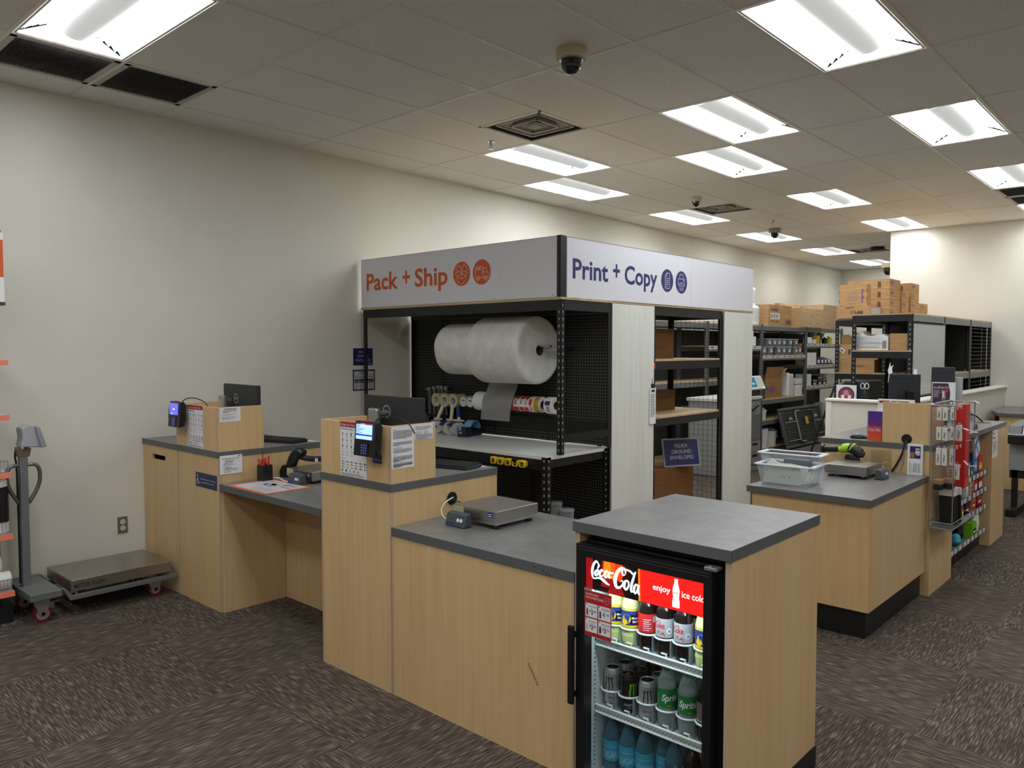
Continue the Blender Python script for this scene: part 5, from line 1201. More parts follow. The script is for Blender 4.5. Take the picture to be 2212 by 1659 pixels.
def bottle(label, x, y, z, kind, tall=.232, r=.0355):
    T = thing('soda_bottle' if kind not in ('water', 'smart') else 'water_bottle', label, 'bottle', (x, y, z), 0, 'bottles in the drinks fridge')
    liq = {'cola': COLA, 'diet': COLA, 'lemon': LEMON, 'sprite': PETG, 'water': PETB, 'smart': PETB, 'dark': COLA}[kind]
    lo, hi = (.075, .145) if kind in ('cola', 'diet', 'lemon', 'dark') else ((.082, .15) if kind == 'sprite' else (.055, .135))
    prof = [(.024, 0), (.031, .006), (r - .002, .02), (r, .04), (r - .003, lo - .012), (r - .001, lo), (r - .001, hi), (r, hi + .005), (r - .005, hi + .03), (.022, hi + .055), (.0145, hi + .068), (.0135, tall - .016)]
    if kind in ('cola', 'diet', 'dark'): prof[2:5] = [(r - .001, .02), (r - .004, .05), (r - .003, lo - .012)]
    a = MB(); a.lathe(prof, (x, y, z), liq, 26); part('body', T, a)
    if kind in ('sprite', 'water', 'smart'):
        a = MB(); a.lathe([(r - .006, .012), (r - .004, .03), (r - .004, hi + .01)], (x, y, z), mat('sprite_fill', (150, 158, 152), .1) if kind == 'sprite' else (WATERD if kind == 'water' else mat('water_navy', (44, 66, 96), .15)), 20); part('filling', T, a)
    a = MB(); a.lathe([(.0155, tall - .017), (.0155, tall - .001), (0, tall)], (x, y, z), {'sprite': GREEN, 'lemon': YEL, 'cola': RED2, 'diet': LGRY, 'water': WHT, 'smart': BLUE, 'dark': PLAS}[kind], 16); part('cap', T, a)
    a = MB(); rl = r + .0006; c = {'cola': RED2, 'diet': mat('label_silver', (168, 170, 176), .35), 'lemon': BLUE, 'sprite': mat('label_green', (18, 130, 62), .4), 'water': mat('label_aqua', (58, 164, 196), .4), 'smart': mat('label_smart', (60, 92, 120), .3), 'dark': mat('label_mauve', (120, 96, 100), .4)}[kind]
    a.lathe([(rl, lo), (rl, hi)], (x, y, z), c, 30); a.f = [f for f in a.f if len(f) == 4 or True]
    zz = z + lo; hh = hi - lo; rr = rl + .0006
    if kind == 'lemon':
        wrap_rect(a, x, y, zz, rr, -3.1, 3.1, .009, YEL); wrap_rect(a, x, y, zz + hh - .005, rr, -3.1, 3.1, .005, YEL)
        wrap_poly(a, x, y, zz + .034, rr, PH - .5, [(.018 * math.cos(t * .5), .018 * math.sin(t * .5)) for t in range(13)], YEL); wrap_poly(a, x, y, zz + .022, rr + .0004, PH - .75, [(.013 * math.cos(t * .5), .013 * math.sin(t * .5)) for t in range(13)], YEL)
        wrap_rect(a, x, y, zz + .014, rr + .0008, PH - .05, PH + .95, .036, PLAS); wrap_text(a, 'Minute', x, y, zz + .034, rr + .0014, PH + .45, .009, PAPER, w=.03); wrap_text(a, 'Maid', x, y, zz + .02, rr + .0014, PH + .45, .009, PAPER, w=.022)
    if kind == 'cola':
        for i in range(6): wrap_rect(a, x, y, zz + .008 + i * .008, rr, PH - .55, PH + .1 + .2 * (i % 2), .003, PINK)
        wrap_rect(a, x, y, zz + .04, rr, PH + .55, PH + .85, .022, LGRY)
    if kind == 'diet':
        wrap_text(a, 'Coke', x, y, zz + .034, rr, PH - .75, .022, RED2, w=.046); wrap_poly(a, x, y, zz + .004, rr, PH - .6, [(-.02, 0), (.02, 0), (.012, .018), (.002, .008), (-.008, .022)], RED2)
        wrap_poly(a, x, y, zz + .026, rr + .0005, PH + .35, [(.011 * math.cos(t * .52), .011 * math.sin(t * .52)) for t in range(12)], PAPER); wrap_rect(a, x, y, zz + .02, rr + .001, PH + .2, PH + .5, .011, MGRY); wrap_text(a, 'diet', x, y, zz + .058, rr, PH - .75, .006, RED2)
    if kind == 'sprite':
        wrap_text(a, 'Sprite', x, y, zz + .026, rr, PH + (.35 if 'first' in label else -.05), .024, PAPER, w=.072, shear=.22, bold=.03); wrap_rect(a, x, y, zz + .007, rr, PH - .1, PH + .4, .002, YEL); wrap_text(a, 'refreshing', x, y, zz + .008, rr, PH - 1.05, .006, LGRY, vert=True, w=.045)
    if kind == 'water': wrap_text(a, 'DASANI', x, y, zz + .012, rr, PH + random.uniform(-.6, .5), .026, mat('aqua_pale', (190, 226, 236), .4), w=.07, bold=.0); wrap_rect(a, x, y, zz + .055, rr, -3.1, 3.1, .002, LGRY)
    if kind == 'smart': wrap_text(a, 'smart', x, y, zz + .004, rr, PH + .2, .020, PAPER, vert=True, w=.055, bold=.0); wrap_text(a, 'water', x, y, zz + .06, rr, PH + .2, .02, LGRY, vert=True, w=.03, bold=.0)
    if kind == 'dark': wrap_rect(a, x, y, zz, rr, -3.1, 3.1, .006, mat('label_moss', (150, 190, 150), .4)); wrap_rect(a, x, y, zz + .016, rr, PH + .2, PH + .7, .022, LGRY)
    part('label_wrap', T, a)
SILV = mat('can_silver', (196, 198, 200), .28, .6); CANB = mat('can_black', (16, 15, 16), .25); CLAW = mat('claw_green', (116, 206, 40), .35)
def can(label, x, y, z, col, detail=True):
    T = thing('drink_can', label, 'can', (x, y, z), 0, 'cans in the drinks fridge'); r = .033
    a = MB(); a.lathe([(.024, 0), (.028, .004), (r, .014), (r, .132), (.029, .146), (.0265, .149)], (x, y, z), col, 30); part('body', T, a)
    a = MB(); a.lathe([(.0268, .148), (.0275, .152), (.026, .153), (.0245, .149), (0, .149)], (x, y, z), SILV if col is SILV else mat('can_lid_dark', (110, 104, 94), .3, .8), 26); a.box((x - .006, y - .012, z + .1495), (x + .006, y + .006, z + .1505), PLAS if col is SILV else ALU); part('lid', T, a)
    if detail:
        a = MB(); rr = r + .0007; k = PLAS if col is SILV else CLAW; ph = PH + (-.5 if 'wall side' in label else (.55 if col is CANB else -.05))
        m = MATS['can_claw'] if 'can_claw' in MATS else mat('can_claw', (60, 56, 54), .4)
        mm = m if col is SILV else CLAW
        for i, (dx, l, tw) in enumerate(((-.012, .058, -.003), (0, .066, .001), (.012, .056, .003))):
            wrap_poly(a, x, y, z + .118, rr, ph, [(dx - .0045, 0), (dx + .005, .003), (dx + .003, -.012), (dx + .004 + tw, -l * .5), (dx + .0025 + tw, -l * .8), (dx + .0005 + tw, -l), (dx - .0015 + tw, -l * .78), (dx - .002 + tw, -l * .45), (dx - .002, -.015)], mm)
        wrap_text(a, 'MONSTER', x, y, z + .032, rr, PH + .15, .010, k if col is SILV else LGRY, w=.048, bold=.0); wrap_text(a, 'ENERGY', x, y, z + .022, rr, PH + .15, .005, INKG, w=.03, bold=0.)
        if col is SILV: wrap_text(a, 'ZERO ULTRA', x, y, z + .012, rr, PH + .15, .005, INK, w=.036)
        part('print', T, a)
yb = -2.482
for x, k, lab in ((4.257, 'lemon', 'lemonade bottle half behind the red price poster'), (4.326, 'lemon', 'lemonade bottle with its lemon label showing, on the top fridge shelf'), (4.403, 'cola', 'red-labelled cola bottle beside the lemonade on the top fridge shelf'), (4.480, 'diet', 'first silver-labelled cola bottle on the top fridge shelf'), (4.559, 'diet', 'second silver-labelled cola bottle on the top fridge shelf'), (4.646, 'lemon', 'lemonade bottle cut by the fridge door frame at the hinge side')):
    bottle(lab, x, yb, .5675, k); glide(x, yb, .562, .078, 'milky bottle glide holding the ' + lab.split(' on the')[0].split(' half')[0].split(' with')[0].split(' cut')[0].replace('lemonade bottle', {4.257: 'poster-side lemonade bottle', 4.326: 'lemon-label lemonade bottle', 4.646: 'hinge-side lemonade bottle'}.get(x, 'bottle')))
for x, k, lab in ((4.257, 'lemon', 'lemonade bottle in the second row behind the poster side one'), (4.403, 'cola', 'cola bottle in the second row behind the red-labelled one'), (4.480, 'diet', 'silver-labelled bottle in the second row behind the first silver one'), (4.575, 'diet', 'silver-labelled bottle in the second row by the hinge-side lemonade')): bottle(lab, x + .012, yb + .085, .5675, k)
for x, c, lab in ((4.236, SILV, 'silver drink can at the wall side of the middle shelf'), (4.318, CANB, 'black drink can with a green claw mark'), (4.404, SILV, 'silver drink can with a dark claw mark, next to the green bottles')):
    can(lab, x, yb + (.01 if c is SILV and x < 4.3 else 0), .2975, c); glide(x, yb, .292, .080, 'milky can glide holding the ' + lab.split(' at')[0].split(' with')[0].replace('silver drink can', 'wall-side silver can' if x < 4.3 else 'claw-marked silver can').replace('black drink can', 'black can with green mark'))
for x, y, c, lab in ((4.246, -2.40, SILV, 'silver can top in the second row, behind the wall-side can'), (4.326, -2.415, CANB, 'dark can top in the second row, behind the black can'), (4.412, -2.41, SILV, 'silver can top in the second row, beside a green bottle'), (4.262, -2.325, SILV, 'silver can in the third row at the back'), (4.338, -2.335, CANB, 'dark can in the third row at the back')): can(lab, x, y, .2975, c, False)
for x, k, lab in ((4.490, 'sprite', 'first green-labelled clear bottle, beside the silver can'), (4.578, 'sprite', 'green-labelled clear bottle next to the dark bottle'), (4.656, 'dark', 'dark bottle with a mauve label at the hinge side')):
    bottle(lab, x, yb, .2975, k); glide(x, yb, .292, .082, {4.490: 'milky glide holding the first green-labelled bottle', 4.578: 'milky glide holding the second green-labelled bottle', 4.656: 'milky glide holding the mauve-labelled dark bottle'}[x])
bottle('green-labelled bottle in the second row, green cap visible', 4.515, -2.40, .2975, 'sprite')
for x, y, k, lab in ((4.243, yb, 'water', 'blue water bottle at the wall side of the bottom shelf'), (4.318, yb, 'water', 'second blue water bottle of the bottom shelf'), (4.395, yb, 'water', 'third blue water bottle of the bottom shelf'), (4.465, yb + .035, 'water', 'blue water bottle set back on the bottom shelf'), (4.525, yb, 'smart', 'navy water bottle with upright lettering on the bottom shelf'), (4.600, yb, 'dark', 'dark bottle beside the navy water bottle on the bottom shelf'), (4.676, yb, 'dark', 'dark bottle at the hinge side of the bottom shelf'), (4.28, yb + .09, 'water', 'blue water bottle behind the first two on the bottom shelf')): bottle(lab, x, y, .0315, k)
# ------------------------------------------------------------------ things on the aisle counter
def tote(label, x, y, z, rz, w0, d0, w1, d1, h, rim=.018):
    """tapered open bin; w0 x d0 base, w1 x d1 mouth"""
    T = thing('clear_bin', label, 'plastic bin', (x, y, z), rz, 'clear bins on the aisle counter'); X = wmat(T); t = .003
    a = MB(X); B0 = [(-w0 / 2, -d0 / 2, 0), (w0 / 2, -d0 / 2, 0), (w0 / 2, d0 / 2, 0), (-w0 / 2, d0 / 2, 0)]; B1 = [(-w1 / 2, -d1 / 2, h), (w1 / 2, -d1 / 2, h), (w1 / 2, d1 / 2, h), (-w1 / 2, d1 / 2, h)]
    a.add(B0 + B1, [(0, 3, 2, 1)] + [(i, (i + 1) % 4, 4 + (i + 1) % 4, 4 + i) for i in range(4)], CLEARW); part('shell', T, a)
    a = MB(X); r = rim
    for (xa, ya), (xb, yb_) in zip([(p[0], p[1]) for p in B1], [(p[0], p[1]) for p in B1[1:] + B1[:1]]):
        a.box((min(xa, xb) - r * (xa == xb), min(ya, yb_) - r * (ya == yb_), h - .006), (max(xa, xb) + r * (xa == xb), max(ya, yb_) + r * (ya == yb_), h), clear('rim_plastic', (222, 228, 234), .35, .3))
    part('rim', T, a)
    return T
tote('lower clear bin stuffed with white envelopes', 3.93, -.035, .841, math.radians(4), .285, .25, .355, .262, .127)
tote('upper clear bin nested in the envelope bin, mostly empty', 3.90, .075, .872, math.radians(4), .30, .16, .385, .185, .152)
ENV = mat('envelope_white', (232, 231, 222), .6, var=.04, vscale=20)
def envelope(label, o, u, v, w, h, dz=0., flap=None, m=ENV, grp='envelopes in the lower clear bin'):
    a = MB(); o, u, v = Vector(o), Vector(u).normalized(), Vector(v).normalized(); n = u.cross(v)
    pts = [(0, 0), (w * .5, -.004), (w, 0), (w * .99, h * .8), (w * .97, h)] + (flap or []) + [(.0, h * .97), (.004, h * .5)]
    N = len(pts); F = [o + u * p[0] + v * p[1] for p in pts]; a.add(F + [p - n * .006 for p in F], [tuple(range(N)), tuple(reversed(range(N, 2 * N)))] + [(i, N + i, N + (i + 1) % N, (i + 1) % N) for i in range(N)], m)
    f = Face(a, o, u, v); f.rect(w * .45, h * .38, w * .17, .004, INKL, 1); f.disc(w * .7, h * .4, .007, INKL, 1, 10); f.disc(w * .08, h * .72, .006, mat('env_mark', (150, 146, 140), .6), 1, 10)
    return solo('envelope', a, label, 'envelope', o, grp)
envelope('creased white envelope pressed against the front of the lower bin', (3.80, -.155, .85), (1, .05, 0), (0, .05, 1), .245, .105, flap=[(.12, .118), (.085, .135), (.05, .155)])
envelope('white envelope behind the creased one in the lower bin', (3.80, -.12, .85), (1, .05, 0), (0, .08, 1), .255, .115, flap=[(.16, .125), (.03, .12)])
envelope('white envelope further back in the lower bin, its edge showing', (3.81, -.075, .85), (1, .03, 0), (0, .1, 1), .25, .11)
a = MB()
for i in range(9): p = Vector((4.06 + random.uniform(-.02, .02), -.1 + i * .012, .85)); a.add([p, p + Vector((.0, .04, .002)), p + Vector((-.01, .05, .05 + .03 * random.random())), p + Vector((-.02, .01, .05 + .02 * random.random()))], [(0, 1, 2, 3)], ENV)
tag(solo('crumpled_paper', a, None, None, (4.06, -.05, .85)), 'crumpled paper strips at the end of the lower clear bin', 'paper strips', None, 'stuff')
a = MB(); a.box((3.86, .02, .88), (4.02, .11, .985), mat('label_bundle', (52, 58, 84), .5)); a.box((3.80, .03, .88), (3.86, .1, .97), mat('bundle_pale', (190, 180, 190), .6)); a.box((3.74, .0, .935), (3.79, .003, .975), PAPER)
solo('paper_bundle', a, 'dark blue and white bundle seen through the upper clear bin', 'bundle', (3.93, .06, .88), bevel=.006)
# green barcode scanner lying behind the scale
T = thing('barcode_scanner', 'black and lime barcode scanner lying behind the aisle scale', 'barcode scanner', (4.0, .74, .93))
def zz(px, z): return px
a = MB(); a.tube(stroke([(3.86, .735, .985), (3.93, .735, .988), (3.975, .735, .995), (4.01, .735, 1.0)]), .024, PLAS, 14); part('handle', T, a)
a = MB(); a.cyl((3.845, .735, .984), (3.862, .735, .985), .032, PLAS, n=16); part('handle_cap', T, a)
a = MB(); a.tube([(4.0, .735, .998), (4.03, .735, 1.005), (4.05, .735, 1.005)], .034, LIME, 14); a.tube([(3.97, .735, .99), (4.0, .735, .995)], .027, LIME, 12); part('lime_shroud', T, a)
a = MB(); a.tube([(4.04, .735, 1.01), (4.075, .735, .997), (4.115, .735, .97)], .037, PLAS, 14); a.cyl((4.115, .735, .97), (4.14, .735, .962), .03, PLAS, .02, n=14); part('head', T, a)
a = MB(); a.tube([(4.053, .735, 1.01), (4.062, .735, 1.004)], .0385, LIME, 14); part('lime_band', T, a)
a = MB(); a.prism([(4.0, .8405), (4.12, .8405), (4.1, .95), (4.02, .96)], .70, .77, PLAS, 'y'); part('cradle', T, a, bevel=.006)
# acrylic pocket and card holder
a = MB(); a.box((4.150, .846, .8405), (4.285, .850, .998), ACRYL); a.box((4.150, .866, .8405), (4.285, .869, .998), ACRYL); a.box((4.150, .846, .8405), (4.285, .869, .845), ACRYL); f = Face(a, (4.15, .846, .84), UX, UZ); f.rect(.045, .058, .045, .003, mat('scuff_white', (226, 220, 206), .5), 1); f.disc(.085, .036, .006, MATS['scuff_white'], 1, 8); f.rect(.09, .07, .03, .003, MATS['scuff_white'], 1)
solo('acrylic_pocket', a, 'empty clear acrylic pocket on the low aisle worktop', 'leaflet holder', (4.22, .857, .8405), bevel=.001)
def brochure(f, w, h):
    f.rect(.016, .115, w - .03, .085, INDIGO, 1); f.rect(.016, .122, .03, .035, mat('photo_brown', (150, 112, 82), .5), 2); f.rect(.05, .15, .03, .018, PAPER, 2); f.rect(.052, .172, .026, .016, LGRY, 2); f.rect(.055, .138, .026, .01, PINK, 2)
    for i in range(7): f.rect(.014 + i * .011, .012, .004, .075 - .01 * (i % 3), INKL if i else INKG, 1)
    for k in range(3): f.rect(.04 + k * .014, .02, .009, .06, INKL, 2)
a = MB(); a.box((4.394, .846, .8405), (4.492, .870, 1.055), WHT); f = Face(a, (4.394, .846, .8405), UX, UZ); brochure(f, .098, .215)
solo('leaflet_stack', a, 'white leaflet stack with a violet picture leaning on the tall cabinet', 'leaflets', (4.44, .858, .8405), bevel=.001)
# on the tall aisle worktop
T = thing('flip_book', 'spiral flip book with a violet to orange cover', 'book', (4.14, .93, 1.0505))
g = NT('cover_gradient', (120, 50, 130), .35); Z = g.xyz()[2]
g.col(g.ramp(g.math('DIVIDE', g.math('SUBTRACT', Z, 1.05), .215), [(0., (232, 92, 40)), (.35, (214, 62, 66)), (.55, (122, 40, 120)), (.8, (80, 44, 150)), (1., (72, 48, 150))]))
a = MB(); a.box((4.105, .915, 1.051), (4.20, .925, 1.264), g.m); f = Face(a, (4.105, .915, 1.051), UX, UZ); f.text('Print. Copy', .006, .088, .010, PINK, 1, w=.075); f.text('Print. Pack.', .006, .073, .012, PAPER, 1, w=.085, bold=.02); f.rect(.006, .066, .08, .0015, PINK, 1); part('cover', T, a)
a = MB(); a.box((4.11, .9255, 1.051), (4.20, .945, 1.262), PAPER); part('pages', T, a)
a = MB()
for i in range(26): a.tube([(4.1, .918, 1.056 + i * .008), (4.095, .924, 1.058 + i * .008), (4.1, .932, 1.056 + i * .008), (4.108, .93, 1.056 + i * .008)], .0013, DGRY, 5)
part('spiral_rib', T, a)
a = MB(); a.box((4.205, .93, 1.0505), (4.235, .948, 1.075), PLAS); solo('small_clip_stand', a, 'tiny black stand foot between the flip book and the white sign', 'stand', (4.22, .94, 1.0505))
T = thing('sign_holder', 'white ruled sign holder with a red strip beside the maple screen', 'sign', (4.20, .97, 1.0505)); a = MB(); a.box((4.158, .955, 1.0505), (4.40, .975, 1.353), WHT); part('board', T, a)
a = MB(); f = Face(a, (4.158, .955, 1.0505), UX, UZ); f.rect(.01, .275, .07, .016, TXG, 1); f.rect(.09, .276, .12, .014, INDIGO, 1); f.rect(.12, .28, .03, .006, PINK, 2)
for i in range(22): f.rect(.01, .03 + i * .011, .006, .004, INKL, 1)
part('print', T, a)
T = thing('mouse_puck', 'black low hand device lying by the flip book', 'computer mouse', (4.02, .985, 1.0505), math.radians(10)); X = wmat(T)
a = MB(X); a.lathe([(.062, 0), (.066, .008), (.055, .022), (.03, .03), (0, .032)], (0, 0, 0), PLAS, 24); a.v = [tuple(X @ Vector((p.x * .95, p.y * .5, p.z))) for p in (X.inverted() @ Vector(v) for v in a.v)]; part('shell', T, a)
a = MB(X); a.box((-.03, -.012, .029), (.0, .012, .033), LGRY); part('highlight_strip', T, a, bevel=.003)
def posterS(f, w, h):
    f.rect(.005, .02, w - .03, h - .028, mat('ad_plum', (66, 44, 74), .5), 1); f.rect(.005, .004, w * .75, .018, INDIGO, 1); f.text('Save $20', .012, h - .05, .017, PAPER, 2, w=.05); f.text('Save $15', w - .1, h - .05, .017, PAPER, 2, w=.05)
    f.poly([(w - .04, .02), (w - .004, .02), (w - .004, h - .008), (w - .05, h - .008), (w - .035, h * .5)], PAPER, 2)
    f.para(.012, h - .058, .045, 6, .010, INKL, 2); f.para(w - .1, h - .058, .05, 3, .009, INKL, 2); f.rect(w * .45, .03, .022, .075, CREAM, 3); f.rect(w * .53, .06, .016, .07, TXG, 3); f.rect(w * .47, .022, .02, .03, GREEN, 3)
T = thing('counter_poster', 'plum coloured savings poster standing above the wire rack', 'poster', (4.37, 1.86, 1.0505), math.radians(6)); X = wmat(T)
a = MB(X); a.box((-.083, 0, .225), (.083, .006, .40), WHT); f = Face(a, (-.083, 0, .225), UX, UZ); posterS(f, .166, .175); part('sheet', T, a)
a = MB(X); a.box((-.01, .002, 0), (.01, .008, .225), ACRYL); part('stand_post', T, a)
a = MB(X); a.box((-.06, -.03, 0), (.06, .04, .006), ACRYL); part('stand_foot', T, a)
def mon2(label, x, y, zc, w, h, rz, up=False):
    T = thing('monitor', label, 'computer monitor', (x, y, 1.0505), rz); X = wmat(T)
    a = MB(X); a.box((-w / 2, 0, zc - h / 2 - 1.0505), (w / 2, .032, zc + h / 2 - 1.0505), PLAS2); part('housing', T, a, bevel=.004)
    a = MB(X); a.box((-w / 2 + .008, .0322, zc - h / 2 - 1.04), (w / 2 - .008, .034, zc + h / 2 - 1.058), MATS['screen_off']); part('screen', T, a)
    a = MB(X); a.box((-w * .3, -.001, zc + h * .36 - 1.05), (w * .3, 0, zc + h * .37 - 1.05), PLAS); part('vent_groove', T, a)
    a = MB(X); a.box((.0, -.09, 0), (.05, -.05, zc - 1.06), PLAS); a.box((.0, -.06, zc - 1.12), (.05, .0, zc - 1.06), PLAS); part('stand_arm', T, a, bevel=.004)
    a = MB(X); a.box((-.08, -.12, 0), (.12, .04, .01), PLAS); part('stand_foot', T, a)
mon2('tilted dark monitor standing before the black rack, papers stuck on its top', 3.93, 2.42, 1.355, .26, .27, math.radians(34))
mon2('narrow black monitor standing behind the plum poster', 4.30, 2.12, 1.40, .17, .33, math.radians(4))
a = MB(); a.box((4.37, 2.2, 1.0505), (4.42, 2.25, 1.48), LGRY); solo('grey_stand_plate', a, 'pale grey upright plate right behind the narrow black monitor', 'plate', (4.39, 2.22, 1.0505))
a = MB(); p = Vector((3.83, 2.33, 1.49)); a.add([p + Vector(v) for v in ((-.012, 0, 0), (.02, 0, .012), (.015, 0, .055), (.03, 0, .085), (.005, 0, .065), (-.002, 0, .11), (-.012, 0, .06), (-.022, 0, .035))], [tuple(range(8))], PAPER); a.add([p + Vector(v) for v in ((-.012, 0, 0), (-.004, 0, .0), (-.012, 0, -.06), (-.018, 0, -.08))], [(0, 1, 2, 3)], PAPER)
solo('paper_slip', a, 'torn white paper slip on the corner of the tilted monitor', 'paper slip', p)
a = MB(); a.box((3.985, 2.47, 1.49), (4.012, 2.472, 1.535), PAPER); solo('paper_slip', a, 'small square white slip on the top edge of the tilted monitor', 'paper slip', (4.0, 2.47, 1.49))
T = thing('file_sorter', 'black and grey striped step sorter on the aisle worktop', 'file sorter', (4.2, 3.2, 1.0505))
for i in range(7):
    a = MB(); x = 3.93 + i * .052; pr = [(2.92, 1.051), (3.285, 1.051), (3.28, 1.10), (3.14, 1.145), (2.99, 1.155), (2.93, 1.12)]
    a.prism([(y, z - .0) for y, z in pr], x, x + .028, PLAS, 'x'); a.prism([(y * .985 + .045, z * .98 + .02) for y, z in pr], x + .0285, x + .0515, mat('sorter_grey', (140, 142, 140), .5), 'x'); part('divider', T, a)
T = thing('stand_scanner', 'thin black bent scanner stand with a round foot on the aisle worktop', 'scanner stand', (4.42, 3.02, 1.0505))
a = MB(); a.lathe([(.06, 0), (.06, .004), (0, .006)], (4.42, 3.02, 1.0505), mat('foot_grey', (88, 88, 88), .5), 24); part('foot', T, a)
a = MB(); a.tube(stroke([(4.42, 3.02, 1.055), (4.39, 3.0, 1.09), (4.355, 2.97, 1.12), (4.30, 2.94, 1.125), (4.24, 2.90, 1.12)]), .007, PLAS, 8); part('gooseneck', T, a)
a = MB(); a.box((4.19, 2.87, 1.105), (4.27, 2.92, 1.14), PLAS); part('head', T, a, bevel=.006)
# ------------------------------------------------------------------ wire display rack on the cabinet side
WIRE = mat('rack_wire', (150, 150, 146), .35, .7)
T = thing('wire_rack', 'grey wire display rack hung on the tall cabinet side over the aisle', 'wire rack', (4.63, 1.08, .5))
wx0, wx1, wy0, wy1, wz0, wz1 = 4.548, 4.69, .81, 1.375, .497, 1.335
a = MB()
for x, y in ((wx0, wy0), (wx1, wy0), (wx1, wy1), (wx0, wy1)): a.cyl((x, y, wz0), (x, y, wz1), .004, WIRE, n=8)
for z in (wz0, wz0 + .04, wz1):
    for p, q in (((wx0, wy0), (wx1, wy0)), ((wx1, wy0), (wx1, wy1)), ((wx1, wy1), (wx0, wy1)), ((wx0, wy1), (wx0, wy0))): a.cyl((*p, z), (*q, z), .0035, WIRE, n=6)
part('frame', T, a)
a = MB()
for i in range(36): z = wz0 + .04 + i * .0215; a.cyl((wx0 + .004, wy0, z), (wx0 + .004, wy1, z), .0018, WIRE, n=5)
part('back_grid', T, a)
a = MB(); a.box((wx0, wy0 - .01, wz0 - .004), (wx1 + .005, wy1, wz0), mat('rack_tray', (120, 120, 118), .5, .5)); part('base_tray', T, a)
a = MB(); a.box((4.541, .90, 1.33), (4.56, 1.3, 1.345), WIRE); part('hanger_hook', T, a)
for k, z in enumerate((1.315, 1.18, 1.045, .905)):
    for y in (.865, .95, 1.05):
        a = MB(); a.cyl((wx0 + .004, y, z), (wx1 - .012, y, z), .002, WIRE, n=5); a.box((wx1 - .014, y - .014, z - .012), (wx1 - .0125, y + .014, z + .012), PINK); part('peg_hook', T, a)
STAP = mat('pack_white', (226, 224, 216), .5)
def pack(label, x, y, z, h, w=.030, t=.02, m=STAP):
    T = thing('hanging_pack', label, 'hanging pack', (x, y, z), 0, 'packs hanging on the wire rack')
    a = MB(); a.box((x - w / 2, y - t / 2, z - h), (x + w / 2, y + t / 2, z), m); part('card', T, a, bevel=.002)
    a = MB(); f = Face(a, (x - w / 2, y - t / 2, z - h), UX, UZ)
    ribbon(f, [(w * .42, h * .12, .001), (w * .5, h * .2, .003), (w * .34, h * .28, .004), (w * .62, h * .34, .003), (w * .4, h * .42, .005), (w * .64, h * .5, .003), (w * .42, h * .58, .004), (w * .58, h * .66, .001)], INK, 1); part('print', T, a)
    a = MB(); a.box((x - w * .25, y - .003, z), (x + w * .25, y + .003, z + .016), ALU); part('hang_tab', T, a)
for r, (z, h, nm) in enumerate(((1.318, .088, 'top'), (1.182, .088, 'second'), (1.04, .118, 'third'))):
    for c, (x, y, nn) in enumerate(((4.586, .862, 'first'), (4.622, .862, 'next'), (4.654, .93, 'inner'))):
        pack(f'white hanging pack, {nn} of the {nm} row of the wire rack', x, y, z, h)
pack('white pack beside the red box in the middle of the wire rack', 4.672, 1.02, 1.19, .11, .036)
pack('white curved pack low on the wire rack beside the red box', 4.665, 1.0, .92, .105, .038)
for i, (y, lab) in enumerate(((.86, 'brown and black marker pack hanging low on the wire rack'), (.95, 'wide brown and black marker pack under the white packs'))):
    T = thing('hanging_pack', lab, 'hanging pack', (4.63, y, .80), 0, 'packs hanging on the wire rack'); a = MB(); a.box((4.565 + .035 * i, y - .035, .795), (4.62 + .045 * i, y + .035, .825), mat('pack_brown', (150, 112, 84), .5)); part('card', T, a, bevel=.003)
    a = MB(); a.box((4.567 + .035 * i, y - .034, .755), (4.618 + .045 * i, y + .034, .7945), mat('pack_black', (24, 26, 30), .4)); part('blister', T, a, bevel=.004)
for i, (y, lab) in enumerate(((1.00, 'black zip pouch with a white header, first in the wire rack'), (1.05, 'black pouch behind the first one in the wire rack tray'), (1.105, 'broad black folder with a white printed header in the wire rack tray'))):
    T = thing('pouch', lab, 'pouch', (4.63, y, .503), 0, 'black pouches in the wire rack tray'); a = MB(); X_ = rot((4.62, y, .503), math.radians(8), 0, 0); a.X = X_; w = .05 if i < 2 else .062
    a.box((-.05, -.012, 0), (w, .012, .20), mat('pouch_black', (26, 28, 28), .6)); part('body', T, a, bevel=.004); a = MB(X_); a.box((-.05, -.010, .201), (w, .010, .25), PAPER); a.box((w * .2, -.011, .215), (w * .6, -.01, .222), INKL); part('header_card', T, a)
# red tall box behind the packs
T = thing('red_box', 'tall narrow red box standing upright beside the wire rack packs', 'box', (4.65, 1.21, .735)); a = MB(); a.box((4.615, 1.15, .735), (4.684, 1.27, 1.325), mat('box_red', (196, 34, 28), .45)); part('carton', T, a, bevel=.003)
a = MB(); a.box((4.635, 1.1492, 1.31), (4.662, 1.15, 1.317), CREAM); part('hang_slot', T, a)
a = MB(); a.box((4.6842, 1.16, .74), (4.685, 1.26, .80), mat('box_orange', (222, 80, 30), .45)); part('end_label', T, a)
for i, (x, y, z, rr, lab) in enumerate(((4.712, 1.03, 1.165, .4, 'second row'), (4.712, 1.12, 1.08, -.3, 'red box middle'), (4.705, 1.36, 1.335, .5, 'top far corner'), (4.71, 1.06, .93, .8, 'lower row'), (4.70, 1.30, .88, -.2, 'low far side'), (4.705, 1.33, 1.12, .1, 'far wire'))):
    a = MB(rot((x, y, z), 0, rr, 0)); a.box((-.018, -.02, -.002), (.018, .02, .0), PINK); a.box((-.012, -.014, -.0028), (.008, .004, -.0021), INKL)
    solo('hanging_ticket', a, f'pale price ticket at the {lab} of the wire rack', 'price ticket', (x, y, z), 'price tickets on the wire rack')
